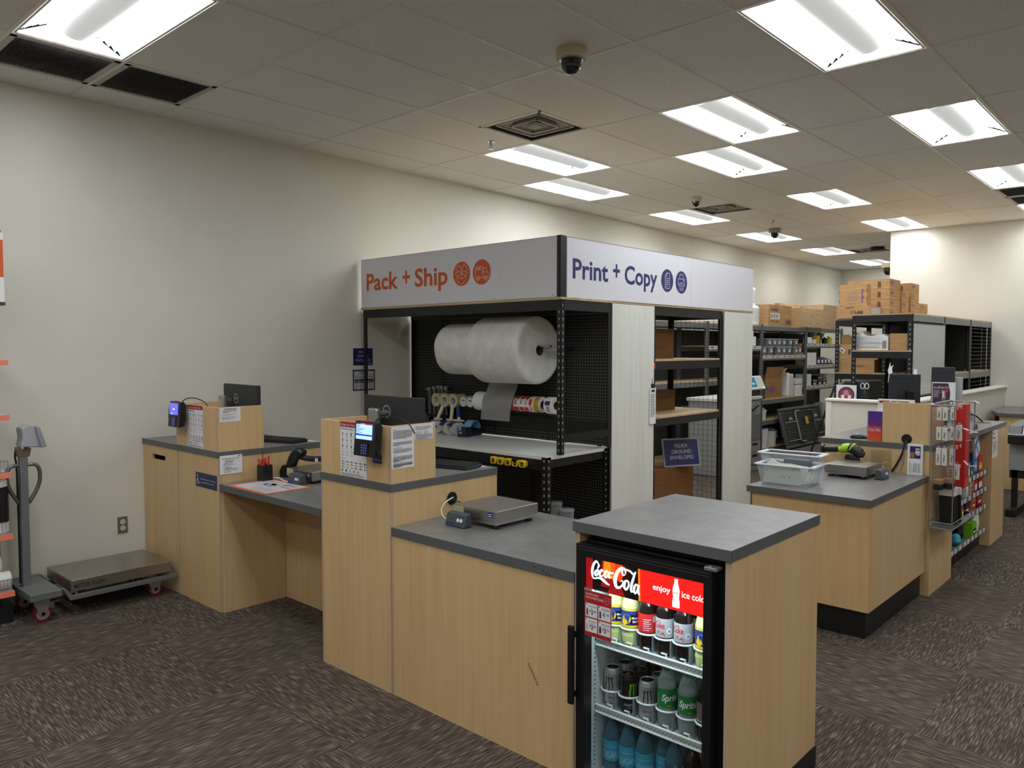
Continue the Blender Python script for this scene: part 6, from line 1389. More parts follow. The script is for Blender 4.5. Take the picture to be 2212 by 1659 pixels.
# ------------------------------------------------------------------ sweets shelves in the cabinet recess
T = thing('sweets_shelf', 'grey sweets shelving with price rails under the aisle worktop', 'shelf unit', (4.4, 2.1, 0)); SHG = mat('shelf_grey', (128, 128, 132), .45)
a = MB(); a.box((4.22, 1.482, .06), (4.235, 2.742, 1.0), mat('shelf_back', (96, 92, 86), .6)); part('back_panel', T, a)
a = MB(); a.box((4.24, 1.482, 0), (4.47, 2.742, .115), BLK); part('base', T, a)
LV = (.172, .375, .525, .675)
for k, z in enumerate(LV):
    a = MB(); a.box((4.236, 1.482, z - .035), (4.515, 2.742, z - .027), SHG); P_ = part('shelf', T, a)
    a = MB(); a.box((4.5155, 1.482, z - .036), (4.523, 2.742, z + .004), SHG); part('price_rail', P_, a)
    for i in range(9):
        if random.random() < .85 or k == 0:
            y = 1.53 + i * .135 + random.uniform(-.02, .02); a = MB(); a.box((4.523, y, z - .033), (4.5245, y + .055, z + .001), PAPER); a.box((4.5245, y + .008, z - .022), (4.5249, y + .03, z - .016), INKL); part('price_card', P_, a)
def sweet(label, y, w, k, h, m, kind='box', x=4.44, band=None, ww=.07):
    z = LV[k] - .0265
    T = thing('sweet_' + kind, label, 'sweets ' + kind, (x, y, z), 0, 'sweets on the aisle shelves')
    a = MB()
    if kind == 'box': a.box((x - ww, y, z), (x + .05, y + w, z + h), m); part('carton', T, a, bevel=.002)
    else:
        n = 8; pr = [(.012, 0), (.03, .02), (.036, h * .4), (.03, h * .8), (.006, h)]
        rows = [[(x + r * math.cos(2 * PI * i / n) * 1.1, y + w / 2 + (w / .07) * r * math.sin(2 * PI * i / n), z + zz_) for i in range(n)] for r, zz_ in pr]
        for q in range(len(pr) - 1): a.add(rows[q] + rows[q + 1], [(i, (i + 1) % n, n + (i + 1) % n, n + i) for i in range(n)], m, True)
        part('packet', T, a)
    if band:
        a = MB(); a.box((x + .0502, y + w * .12, z + h * .2), (x + .0508, y + w * .88, z + h * .62), band); a.box((x + .0509, y + w * .25, z + h * .34), (x + .0512, y + w * .75, z + h * .46), PAPER); part('print', T, a)
CY = mat('sw_cyan', (60, 186, 196), .4); SWP = mat('sw_violet', (92, 52, 130), .4); SWO = mat('sw_orange', (226, 116, 30), .4); SWK = mat('sw_black', (28, 26, 28), .4); SWL = mat('sw_lime', (120, 196, 40), .4); SWR = mat('sw_crimson', (150, 28, 34), .4); SWB = mat('sw_blue', (36, 104, 186), .4); SWC = mat('sw_cream', (222, 206, 150), .5)
for args in ((('red carton at the near end of the lowest sweets shelf', 1.50, .06, 0, .09, RED2), dict(band=PAPER)), (('green carton beside the near red one on the lowest sweets shelf', 1.57, .06, 0, .12, GREEN), dict(band=SWC)), (('orange upright carton on the lowest sweets shelf', 1.645, .07, 0, .15, SWO), {}), (('violet and cream bag on the lowest sweets shelf', 1.74, .1, 0, .13, SWP, 'bag'), {}), (('cyan bag slumped on the lowest sweets shelf', 1.87, .1, 0, .10, CY, 'bag'), dict(x=4.47)), (('black and cream bag behind the cyan one', 1.97, .1, 0, .15, SWK, 'bag'), dict(x=4.38)), (('cream bag standing behind the violet one', 1.80, .09, 0, .16, SWC, 'bag'), dict(x=4.36)), (('dark bag toward the middle of the lowest sweets shelf', 2.09, .1, 0, .15, SWK, 'bag'), {}), (('lime green carton with a dark inside on the lowest sweets shelf', 2.24, .14, 0, .13, SWL), dict(band=SWK, x=4.47)), (('white and lime lollipop bag hanging over the lowest rail', 2.45, .16, 0, .20, mat('sw_pale', (226, 226, 206), .4), 'bag'), dict(x=4.47)),
             (('red and white carton at the near end of the second sweets shelf', 1.60, .05, 1, .10, RED2), dict(band=PAPER)), (('yellow carton on the second sweets shelf', 1.75, .06, 1, .12, YEL), dict(band=SWR)), (('red and yellow carton in the middle of the second sweets shelf', 2.0, .06, 1, .11, RED2), dict(band=YEL)), (('black carton on the second sweets shelf', 2.12, .13, 1, .12, SWK), dict(band=DGRY)), (('orange carton toward the far end of the second sweets shelf', 2.32, .16, 1, .13, SWO), dict(band=RED2)), (('dark red carton at the far end of the second sweets shelf', 2.53, .18, 1, .14, SWR), dict(band=RED)),
             (('small white and pink carton on the third sweets shelf', 2.13, .07, 2, .10, WHT), dict(band=PINK)), (('cream carton with brown print on the third sweets shelf', 2.27, .12, 2, .115, SWC), dict(band=BROWN)), (('red round-logo carton on the third sweets shelf', 2.42, .10, 2, .12, RED2), dict(band=PAPER)), (('dark red and white carton at the far end of the third sweets shelf', 2.56, .15, 2, .12, SWR), dict(band=PAPER)), (('dark carton at the near end of the third sweets shelf', 1.62, .14, 2, .09, SWK), dict(band=RED2)), (('green carton at the near part of the third sweets shelf', 1.80, .12, 2, .10, GREEN), dict(band=YEL)),
             (('pale blue carton on the top sweets shelf', 2.16, .08, 3, .13, SKY), dict(band=WHT)), (('green and blue carton on the top sweets shelf', 2.27, .10, 3, .09, GREEN), dict(band=YEL)), (('blue carton with an open lid on the top sweets shelf', 2.38, .12, 3, .19, SWB), dict(band=SKY)), (('red and yellow flamed carton at the far end of the top sweets shelf', 2.54, .15, 3, .15, RED2), dict(band=YEL)), (('dark blue bag standing at the back of the top sweets shelf', 2.28, .14, 3, .26, mat('sw_navy', (26, 44, 110), .4), 'bag'), dict(x=4.36))):
    sweet(*args[0], **args[1])
T = thing('hanging_bag', 'white and blue snack bag hanging tilted under the worktop edge', 'snack bag', (4.52, 2.42, .86)); X = rot((4.50, 2.36, .93), math.radians(26), 0, 0); a = MB(X)
a.prism([(-.07, -.11), (.07, -.11), (.075, .07), (-.075, .07)], -.014, .014, WHT, 'x'); a.prism([(-.075, .0705), (.075, .0705), (.07, .15), (-.07, .15)], -.012, .012, SWK, 'x'); part('packet', T, a, bevel=.006)
a = MB(X); f = Face(a, (.0145, -.07, -.11), UY, UZ); f.rect(.0, .09, .14, .06, SWB, 1); f.disc(.06, .05, .03, SKY, 1, 16); f.rect(.06, .1, .05, .03, RED2, 2); f.rect(.025, .105, .07, .016, PAPER, 3); part('print', T, a)
# ------------------------------------------------------------------ far side: back counter, wide printer
top('grey back worktop along the cream far wall', [(3.84, 6.42), (3.99, 5.99), (7.2, 6.1), (7.2, YF - .012), (3.84, YF - .012)], .892, .93)
T = thing('counter_cabinet', 'maple cabinet under the grey back worktop by the far wall', 'cabinet', (5.5, 6.6, 0)); a = MB(); a.box((4.0, 6.03, 0), (7.18, 6.05, .891), MAPLE); part('front_panel', T, a); a = MB(); a.box((3.86, 6.44, 0), (3.88, YF - .05, .891), MAPLE); part('side_panel', T, a)
T = thing('caddy_box', 'black slotted desk caddy on the back worktop', 'desk caddy', (4.33, 6.95, .931)); a = MB(); a.box((4.12, 6.86, .931), (4.56, 7.06, 1.10), PLAS); part('body', T, a, bevel=.006)
a = MB(); a.prism([(4.20, 1.03), (4.24, 1.06), (4.36, 1.045), (4.40, 1.02), (4.30, 1.015)], 6.858, 6.8605, mat('slot_tan', (176, 146, 96), .7), 'y'); part('slot', T, a)
T = thing('glue_stick', 'yellow topped glue stick standing on the black caddy', 'glue stick', (4.235, 6.95, 1.1005)); a = MB(); a.cyl((4.235, 6.95, 1.101), (4.235, 6.95, 1.145), .028, CREAM, n=16); part('body', T, a); a = MB(); a.cyl((4.235, 6.95, 1.1455), (4.235, 6.95, 1.165), .025, RED2, n=16); part('collar', T, a); a = MB(); a.cyl((4.235, 6.95, 1.1655), (4.23, 6.95, 1.24), .021, mat('neon_yellow', (236, 240, 50), .4), n=16); part('cap', T, a)
for i, (x, lab) in enumerate(((4.37, 'orange handled gadget on the black caddy beside the glue stick'), (4.46, 'second orange handled gadget on the black caddy, further along'))):
    a = MB(); a.ring((x, 6.93, 1.135), (x, 6.96, 1.135), .036, .016, mat('handle_orange', (222, 90, 40), .45)); solo('staple_remover', a, lab, 'office gadget', (x, 6.945, 1.1005), 'orange gadgets on the caddy')
T = thing('wide_printer', 'wide black and white printer behind the aisle counter', 'printer', (5.0, 4.6, 0))
a = MB(); a.box((4.40, 4.25, .745), (6.0, 4.95, .835), PLAS); part('body', T, a, bevel=.01)
a = MB(); a.box((4.40, 4.24, .836), (6.0, 4.9, .85), LGRY); part('deck', T, a, bevel=.004)
a = MB(); a.prism([(4.28, .851), (4.9, .851), (4.9, .96), (4.35, .93)], 4.52, 6.0, mat('printer_white', (222, 222, 220), .4), 'x'); part('lid', T, a, bevel=.01)
a = MB(); a.prism([(4.26, .851), (4.9, .851), (4.9, .95), (4.32, .935)], 4.40, 4.515, mat('printer_grey', (112, 114, 112), .45), 'x'); part('end_cap', T, a, bevel=.01)
a = MB(); a.box((4.62, 4.5, .957), (5.2, 4.8, .962), mat('panel_blue', (110, 140, 190), .3)); part('control_panel', T, a)
a = MB(); a.box((4.40, 4.35, .47), (4.60, 4.36, .744), MGRY).box((4.601, 4.35, .47), (6.0, 4.36, .744), mat('fabric_grey', (196, 190, 184), .8)); part('front_cover', T, a)
for x in (4.42, 5.9):
    a = MB(); a.box((x, 4.4, .08), (x + .05, 4.46, .744), BLK); part('leg', T, a); a = MB(); a.box((x - .02, 4.22, 0), (x + .07, 4.9, .08), BLK); part('foot', T, a, bevel=.01)
a = MB(); a.box((4.40, 4.40, .38), (6.0, 4.45, .46), BLK); part('cross_beam', T, a)
a = MB(); a.box((4.6, 4.9, .08), (5.9, 4.95, .37), mat('bin_cloth', (12, 12, 13), .9)); part('paper_bin', T, a)
# ------------------------------------------------------------------ grey shelving along the long wall
SX0, SX1 = -.06, .42
def bay(label, y0, y1, decks, strips=()):
    T = thing('storage_rack', label, 'storage rack', (.16, (y0 + y1) / 2, 0), 0, 'grey racks along the long wall')
    for x, sx in ((SX1, -1), (SX0, 1)):
        for y, sy in ((y0 + .002, 1), (y1 - .002, -1)):
            a = MB(); post(a, x, y, 0, 2.115, sx, sy, GRY, w=.045, sl=DKS); part('post', T, a)
    for k, z in enumerate(decks):
        for x in (SX1 - .03, SX0):
            a = MB(); a.box((x, y0 + .006, z - .085), (x + .028, y1 - .006, z - .016), GRY); part('beam', T, a)
        a = MB(); a.box((SX0, y0 + .006, z - .015), (SX1 - .002, y1 - .006, z), CHIP); part('deck', T, a)
        if k in strips:
            a = MB(); a.box((SX1 - .0018, y0 + .03, z - .055), (SX1 + .001, y1 - .03, z - .008), LGRY); f = Face(a, (SX1 + .001, y0 + .03, z - .055), UY, UZ)
            for i in range(7): f.rect(.08 + i * .24 + random.uniform(-.04, .04), .025, .08, .012, INK, 1)
            part('label_strip', T, a)
    a = MB(); a.box((SX0 - .01, y0 + .01, .12), (SX0 - .006, y1 - .01, 2.0), mat('rack_back', (34, 34, 35), .7)); part('back_panel', T, a)
    return T
bay('grey rack along the long wall, seen through the aisle rack opening', 3.51, 5.34, (2.10, 1.25, .15))
bay('grey rack holding small white card cartons beside the sign end', 5.342, 7.168, (2.10, 1.76, 1.25, .85, .15), (1,))
bay('grey rack holding two rows of labelled grey bins', 7.172, 8.998, (2.10, 1.605, .875, .53, .06), (1,))
bay('grey rack with bottles, white cartons and small black bins', 9.002, 10.828, (2.10, 1.81, 1.415, 1.035, .45), (1, 2, 3))
BIN = mat('bin_grey', (112, 118, 124), .35); BINF = mat('bin_content', (50, 54, 74), .6)
def gbin(label, y, z, w=.165, lid=True):
    T = thing('storage_bin', label, 'storage bin', (.30, y, z), 0, 'labelled grey bins on the rack')
    a = MB(); a.prism([(.14, z), (.385, z), (.40, z + .128), (.13, z + .128)], y - w / 2, y + w / 2, BIN, 'y'); part('tub', T, a, bevel=.004)
    a = MB(); a.box((.125, y - w / 2 - .004, z + .1285), (.405, y + w / 2 + .004, z + .139), LGRY); part('lid', T, a)
    a = MB(); f = Face(a, (.396, y - w / 2, z), UY, UZ); a.X = Matrix.Translation((.006, 0, 0)); f.rect(w * .25, .045, w * .52, .055, PAPER, 1); f.rect(w * .28, .03, w * .46, .014, INDIGO, 1); f.para(w * .3, .095, w * .4, 3, .014, INKG, 2); part('label_card', T, a)
for i, (y, n) in enumerate(((7.30, 'first, half hidden by the rack post'), (7.56, 'second'), (7.87, 'third'), (8.08, 'fourth'), (8.31, 'fifth'), (8.60, 'last, before a brown file'))): gbin(f'grey bin with a white card in the lower bin row, {n}'.replace('grey bin with a white card in the', 'grey bin in the'), y, 1.606)
for i, (y, n) in enumerate(((7.50, 'first past the post'), (7.70, 'second'), (7.88, 'third'), (8.08, 'fourth'), (8.35, 'fifth'), (8.60, 'last'))): gbin(f'grey bin with a white card in the upper bin row, {n}', y, 1.7455)
a = MB(); a.box((.2, 8.72, 1.606), (.40, 8.84, 1.80), CARD2); a.box((.4005, 8.74, 1.66), (.401, 8.80, 1.72), PAPER); solo('file_box', a, 'brown upright file box at the end of the lower bin row', 'file box', (.3, 8.78, 1.606))
for k, (z, h, w, nm) in enumerate(((1.762, .15, .33, 'lower'), (1.913, .12, .24, 'upper'))):
    T = thing('card_carton', f'{nm} white card carton stack at the edge beside the sign end', 'carton', (.3, 6.9, z), 0); a = MB(); a.box((.1, 6.65, z), (.40, 6.65 + w, z + h), CREAM); part('carton', T, a)
    a = MB(); f = Face(a, (.4005, 6.65, z), UY, UZ)
    for i in range(5):
        for j in range(3): f.rect(.01 + i * w / 5, .012 + j * h / 3, w / 5 - .012, h / 3 - .014, PAPER, 1)
    part('card_fronts', T, a)
# on top of the racks
for (z, h, r, y, lab) in ((2.101, .315, .24, 7.06, 'wide white foam roll standing on the grey rack top'), (2.417, .30, .185, 7.05, 'narrower white foam roll stacked on the wide one')):
    T = thing('foam_roll', lab, 'foam roll', (.15, y, z)); a = MB(); a.lathe([(r - .02, 0), (r, .02), (r, h - .03), (r - .03, h), (.04, h)], (.15, y, z), FOAM, 36); part('roll', T, a); a = MB(); a.lathe([(r + .002, .04), (r + .003, h * .5), (r + .002, h - .05)], (.15, y, z), clear('film', (238, 240, 240), .75, .2), 36); part('film_wrap', T, a)
def mk_fed(a, x0, x1, y0, y1, z0, z1):
    f = Face(a, (x1 + .0006, y0, z0), UY, UZ); f.text('FedEx', .09, .245, .055, INK, 1, w=.3, bold=.02)
    f.rect(.08, .11, .36, .10, PAPER, 1)
    for i in range(9): f.rect(.10 + i * .035, .125, .012 + .01 * (i % 3 == 0), .07, INK, 2)
    f.text('8 PER UNIT', .09, .055, .032, INK, 1, w=.33); f.line([(.70, .03), (.92, .03), (.92, .11), (.70, .11)], .006, INK, 2, True); f.rect(.72, .04, .18, .055, mat('stamp_brown', (110, 84, 58), .8), 1)
    g_ = Face(a, (x0, y1 + .0006, z0), (1, 0, 0), UZ)
cbox('cardboard_box', 'long carton with a barcode label on the grey rack top', -.02, .42, 7.39, 8.33, 2.101, 2.45, CARD, marks=mk_fed)
a = MB(); cbox('cardboard_box', 'pale taped carton on the grey rack top beside the barcode one', .02, .45, 8.72, 9.75, 2.101, 2.44, CARD3)
cbox('cardboard_box', 'tall pale carton at the back of the grey rack top', -.08, .015, 8.75, 9.68, 2.101, 2.545, CARD3)
cbox('cardboard_box', 'plain pale carton at the far end of the grey rack top', -.05, .42, 9.78, 10.55, 2.101, 2.545, CARD3)
# open carton, foam and white boxes on the third shelf
T = thing('open_carton', 'brown open carton with raised flaps and violet print on the grey rack', 'cardboard box', (.2, 7.7, .876))
b0, b1, c0, c1, zb, zt = .05, .395, 7.36, 8.02, .876, 1.215
for nm, bx in (('side', ((b1 - .006, c0, zb), (b1, c1, zt))), ('side', ((b0, c0, zb), (b0 + .006, c1, zt))), ('side', ((b0 + .006, c0, zb), (b1 - .006, c0 + .006, zt))), ('side', ((b0 + .006, c1 - .006, zb), (b1 - .006, c1, zt))), ('bottom', ((b0 + .006, c0 + .006, zb), (b1 - .006, c1 - .006, zb + .006)))):
    a = MB(); a.box(*bx, CARD2); part('carton_' + nm, T, a)
a = MB(); a.quad([(b1, c0, zt), (b1, c1, zt), (b1 + .03, c1, zt + .19), (b1 + .03, c0, zt + .19)], CARD2); part('flap', T, a)
a = MB(); a.quad([(b0, c1, zt), (b1, c1, zt), (b1, c1 + .22, zt + .16), (b0, c1 + .22, zt + .16)], CARD); part('flap', T, a)
a = MB(); f = Face(a, (b1 + .0006, c0, zb), UY, UZ); f.text('FedEx', .03, .13, .07, PURP, 1, w=.36, bold=.02); f.rect(.2, .10, .2, .01, mat('stamp_brown', (110, 84, 58), .8), 1); part('print', T, a)
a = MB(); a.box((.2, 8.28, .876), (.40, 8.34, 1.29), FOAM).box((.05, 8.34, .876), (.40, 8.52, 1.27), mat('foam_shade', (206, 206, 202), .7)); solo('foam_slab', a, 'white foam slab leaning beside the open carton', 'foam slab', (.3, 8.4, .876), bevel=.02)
for i, z in enumerate((.876, .965, 1.08)): cbox('white_carton', ('lowest', 'middle', 'topmost')[i] + ' white carton beside the foam slab on the grey rack', .1, .38, 8.62, 8.95, z, z + (.088 if i == 0 else .10), WHT, 'white cartons on the grey rack', tape_=False, cat='carton')
a = MB(); a.box((.25, 7.22, .876), (.40, 7.34, 1.02), PLAS); solo('black_box', a, 'black box beside the open carton under the copier screen', 'box', (.33, 7.28, .876))
# third bay small goods
def bottle2(lab, y, z, h, r, m, capm): 
    T = thing('pump_bottle', lab, 'bottle', (.33, y, z), 0); a = MB(); a.lathe([(r, 0), (r, h * .7), (r * .4, h * .82), (r * .3, h * .9)], (.33, y, z), m, 18); part('body', T, a); a = MB(); a.lathe([(r * .42, h * .88), (r * .42, h), (0, h)], (.33, y, z), capm, 14); part('cap', T, a)
bottle2('yellow glue bottle on the upper shelf of the far grey rack', 9.62, 1.811, .20, .085, mat('glue_yellow', (206, 160, 40), .4), WHT)
bottle2('small lime bottle near the end of the upper shelf of the far grey rack', 10.32, 1.811, .14, .06, LIME, YEL)
bottle2('dark bottle between the teal funnel and the lime bottle', 10.1, 1.811, .13, .05, PLAS, YEL)
T = thing('funnel', 'teal funnel on the upper shelf of the far grey rack', 'funnel', (.33, 9.87, 1.811)); a = MB(); a.lathe([(.02, 0), (.022, .06), (.09, .19)], (.33, 9.87, 1.811), mat('teal', (70, 120, 108), .4), 20); part('cone', T, a); a = MB(); a.ring((.33, 9.87, 2.0), (.33, 9.87, 2.006), .094, .088, MATS['teal'], 20); part('rim', T, a)
T = thing('funnel', 'dark smoked funnel beside the yellow glue bottle', 'funnel', (.33, 9.38, 1.811)); a = MB(); a.lathe([(.02, 0), (.022, .06), (.1, .2)], (.33, 9.38, 1.811), mat('smoke', (66, 70, 76), .3), 20); part('cone', T, a); a = MB(); a.ring((.33, 9.38, 2.01), (.33, 9.38, 2.016), .104, .098, MATS['smoke'], 20); part('rim', T, a)
for i, (y, z) in enumerate(((9.12, 1.811), (9.22, 1.811), (9.42, 1.811))):
    a = MB(); a.box((.33, y - .06, z), (.415, y + .06, z + (.11 if i < 2 else .07)), WHT); solo('white_tub', a, ('white tub by the post on the upper shelf of the far grey rack', 'second white tub beside the first on the upper shelf of the far rack', 'low white tub in front of the smoked funnel')[i], 'tub', (.37, y, z), bevel=.01)
for r in range(4):
    for c in range(2):
        cbox('white_carton', f'{"inner" if c else "post side"} white carton, {("lowest", "second", "third", "topmost")[r]} of its stack on the far grey rack', .2, .40, 9.07 + c * .235, 9.295 + c * .235, 1.416 + r * .056, 1.47 + r * .056, WHT, 'small white cartons on the far grey rack', tape_=False, cat='carton')
for i, (y, m, nm) in enumerate(((9.62, BLUE, 'first blue'), (9.80, PLAS, 'first black'), (9.97, BLUE, 'second blue'), (10.14, PLAS, 'second black'), (10.30, mat('bin_violet', (70, 70, 120), .4), 'violet'))):
    T = thing('parts_bin', f'{nm} open parts bin with white slips on the far grey rack', 'parts bin', (.33, y, 1.416), 0, 'open parts bins on the far grey rack'); a = MB(); a.prism([(.2, 1.416), (.40, 1.416), (.41, 1.49), (.37, 1.50), (.2, 1.55)], y - .075, y + .075, m, 'y'); part('bin', T, a); a = MB(); f = Face(a, (.4125, y - .06, 1.425), UY, UZ); f.rect(.01, .02, .1, .06, PAPER, 1); part('label_card', T, a)
for r in range(3): cbox('white_carton', f'long white carton, {("lowest", "middle", "topmost")[r]} of the stack beside the far rack post', .2, .40, 9.06, 9.31, 1.036 + r * .071, 1.105 + r * .071, WHT, 'long white cartons on the far grey rack', tape_=False, cat='carton')
for i, (y, h) in enumerate(((9.5, .11), (9.75, .16), (9.98, .12))):
    T = thing('parts_bin', ('low black bin of fittings beside the long white cartons', 'taller black bin of fittings in the shelf middle', 'black bin of fittings in front of the pale carton')[i], 'parts bin', (.3, y, 1.036), 0, 'black fittings bins on the far grey rack'); a = MB(); a.box((.2, y - .1, 1.036), (.40, y + .1, 1.036 + h), PLAS); part('bin', T, a); a = MB(); f = Face(a, (.4005, y - .1, 1.036), UY, UZ)
    for k in range(4): f.rect(.015 + k * .047, h - .04, .025, .02, LGRY, 1)
    f.rect(.03, .01, .09, .03, PAPER, 1); part('fittings_print', T, a)
cbox('white_carton', 'pale wide carton at the end of the shelf of black fittings bins', .1, .38, 10.1, 10.6, 1.036, 1.22, LGRY, tape_=False, cat='carton')
a = MB(); a.box((.2, 9.95, .451), (.40, 10.12, .68), clear('bag_film', (220, 222, 222), .55, .3)); a.box((.22, 9.97, .452), (.38, 10.1, .62), MGRY); solo('filled_bag', a, 'crumpled clear bag low on the far grey rack', 'bag', (.3, 10.03, .451), bevel=.03)
a = MB()
for r in range(2):
    for c in range(16): a.box((SX0 + .03, 9.1 + c * .1, 1.62 + r * .08), (SX0 + .032, 9.14 + c * .1, 1.65 + r * .08), LGRY)
tag(solo('label_dot_row', a, None, None, (SX0 + .03, 9.9, 1.62)), 'rows of small pale labels on the drawers behind the parts bins', 'labels', None, 'stuff')
# lower shelves: white tubs
for i, (x, y, z, h, lab) in enumerate(((.30, 7.33, .531, .15, 'white tub with a loose lid on the low shelf behind the copier'), (.28, 7.45, .061, .30, 'white bin of blue scraps on the bottom shelf behind the copier'), (.28, 7.80, .061, .24, 'white bin with round spools on the bottom shelf'))):
    T = thing('scrap_tub', lab, 'tub', (x, y, z), 0); a = MB(); a.lathe([(.11, 0), (.13, h), (.135, h + .01)], (x, y, z), WHT, 22); part('bowl', T, a); a = MB(); a.lathe([(.05, h), (.11, h + .03), (.04, h + .07)], (x, y, z), [LGRY, BLUE, MGRY][i], 10); part('scraps', T, a)
# copier
T = thing('copier', 'grey floor copier with a tilted touch screen, half hidden by the white board', 'copier', (.9, 5.0, 0)); CG = mat('copier_grey', (150, 151, 148), .45); CGD = mat('copier_dark', (116, 117, 115), .5)
a = MB(); a.box((.62, 4.45, .0), (1.2, 5.46, 1.0), CG); part('body', T, a, bevel=.012)
a = MB(); a.box((.60, 4.43, 1.001), (1.22, 5.475, 1.05), mat('copier_white', (212, 212, 208), .4)); part('top_deck', T, a, bevel=.012)
for z0, z1 in ((.10, .26), (.265, .42)):
    a = MB(); a.box((1.2005, 4.47, z0), (1.212, 5.44, z1), CG); P_ = part('paper_drawer', T, a, bevel=.006); a = MB(); a.box((1.2122, 5.18, z1 - .055), (1.214, 5.34, z1 - .02), PLAS); part('drawer_grip', P_, a)
a = MB(); a.box((1.2005, 4.47, .43), (1.21, 5.44, .80), CGD); part('front_cover', T, a, bevel=.006)
a = MB(); a.cyl((1.23, 5.0, .84), (1.25, 5.25, .93), .022, PLAS, n=10); part('handle', T, a)
a = MB(rot((1.16, 5.28, 1.23), 0, math.radians(-24), 0)); a.box((-.02, -.32, -.10), (.012, .32, .11), mat('panel_white', (226, 227, 222), .4)); SP = part('control_panel', T, a, bevel=.015)
a = MB(rot((1.16, 5.28, 1.23), 0, math.radians(-24), 0)); f = Face(a, (.0125, -.32, -.10), UY, UZ); f.rect(.1, .04, .30, .145, mat('copier_lcd', (34, 92, 122), .3, emit=.35), 1); f.rect(.13, .06, .05, .03, LGRY, 2); f.rect(.2, .07, .04, .03, LGRY, 2); f.rect(.26, .075, .09, .03, mat('lcd_aqua', (110, 190, 190), .3, emit=.4), 2)
for i in range(4):
    for j in range(5): f.rect(.45 + i * .035, .05 + j * .03, .02, .015, LGRY, 1)
f.rect(.56, .012, .05, .02, mat('led_green', (110, 220, 170), .3, emit=.8), 2); part('touch_screen', SP, a)
a = MB(); a.box((1.10, 5.0, 1.051), (1.16, 5.5, 1.14), PLAS); part('panel_neck', T, a)
# folded table leaning on the racks
T = thing('folding_table', 'dark grey folding table turned on its side against the racks', 'folding table', (.62, 8.6, 0)); X = Matrix.Translation((.66, 7.70, .02)) @ Matrix.Rotation(math.radians(-15), 4, 'Y'); TG = mat('table_grey', (66, 67, 66), .45); TG2 = mat('table_dark', (48, 49, 49), .5)
a = MB(X); L_, Ht = 1.84, .70
for b in (((-.045, 0, 0), (0, L_, .055)), ((-.045, 0, Ht - .055), (0, L_, Ht)), ((-.045, 0, .055), (0, .075, Ht - .055)), ((-.045, L_ - .075, .055), (0, L_, Ht - .055))): a.box(*b, TG)
part('frame', T, a, bevel=.018, seg=3)
a = MB(X); a.box((-.04, .075, .055), (-.03, L_ - .075, Ht - .055), TG2)
for i in range(13): z = .075 + i * .043; a.box((-.03, .09, z), (-.012, L_ - .09, z + .02), TG2)
part('ribbed_top', T, a)
for y0, y1 in ((.62, .82), (1.16, 1.36)):
    a = MB(X); s_ = 1 if y0 < 1 else -1; a.tube(stroke([(.004, y0 + .2, .08), (.006, y0, .1), (.006, y0, .3), (.006, y0, Ht - .14), (.006, y0 + .06, Ht - .08), (.006, y0 + .2, Ht - .08)]) if s_ > 0 else stroke([(.006, y1 - .2, Ht - .1), (.006, y1, Ht - .12), (.006, y1, .3), (.006, y1, .12), (.006, y1 - .06, .08), (.006, y1 - .2, .08)]), .013, MGRY if s_ > 0 else TG, 8); part('folded_leg', T, a)
for y0, y1, z in ((.14, .6, .12), (.14, .6, .44), (1.38, 1.72, .40), (1.38, 1.72, .16)):
    a = MB(X); a.box((-.004, y0, z), (.008, y1, z + .014), MGRY); part('cross_rail', T, a)
for y, z in ((.32, .48), (1.42, .47)):
    a = MB(X); a.prism([(y, z), (y + .14, z), (y + .13, z + .04), (y + .06, z + .055)], -.006, .01, MGRY, 'x'); part('latch', T, a)
a = MB(X); a.box((.0075, .98, .37), (.0085, 1.11, .50), mat('tag_amber', (206, 152, 34), .5)); part('amber_tag', T, a)
a = MB(); a.tube([(2.70, 3.23, .004), (2.80, 3.2, .62), (3.03, 3.2, 1.31)], .011, PLAS, 8); solo('steel_rod', a, 'thin black rod leaning past the end of the half wall', 'rod', (2.70, 3.22, .004))
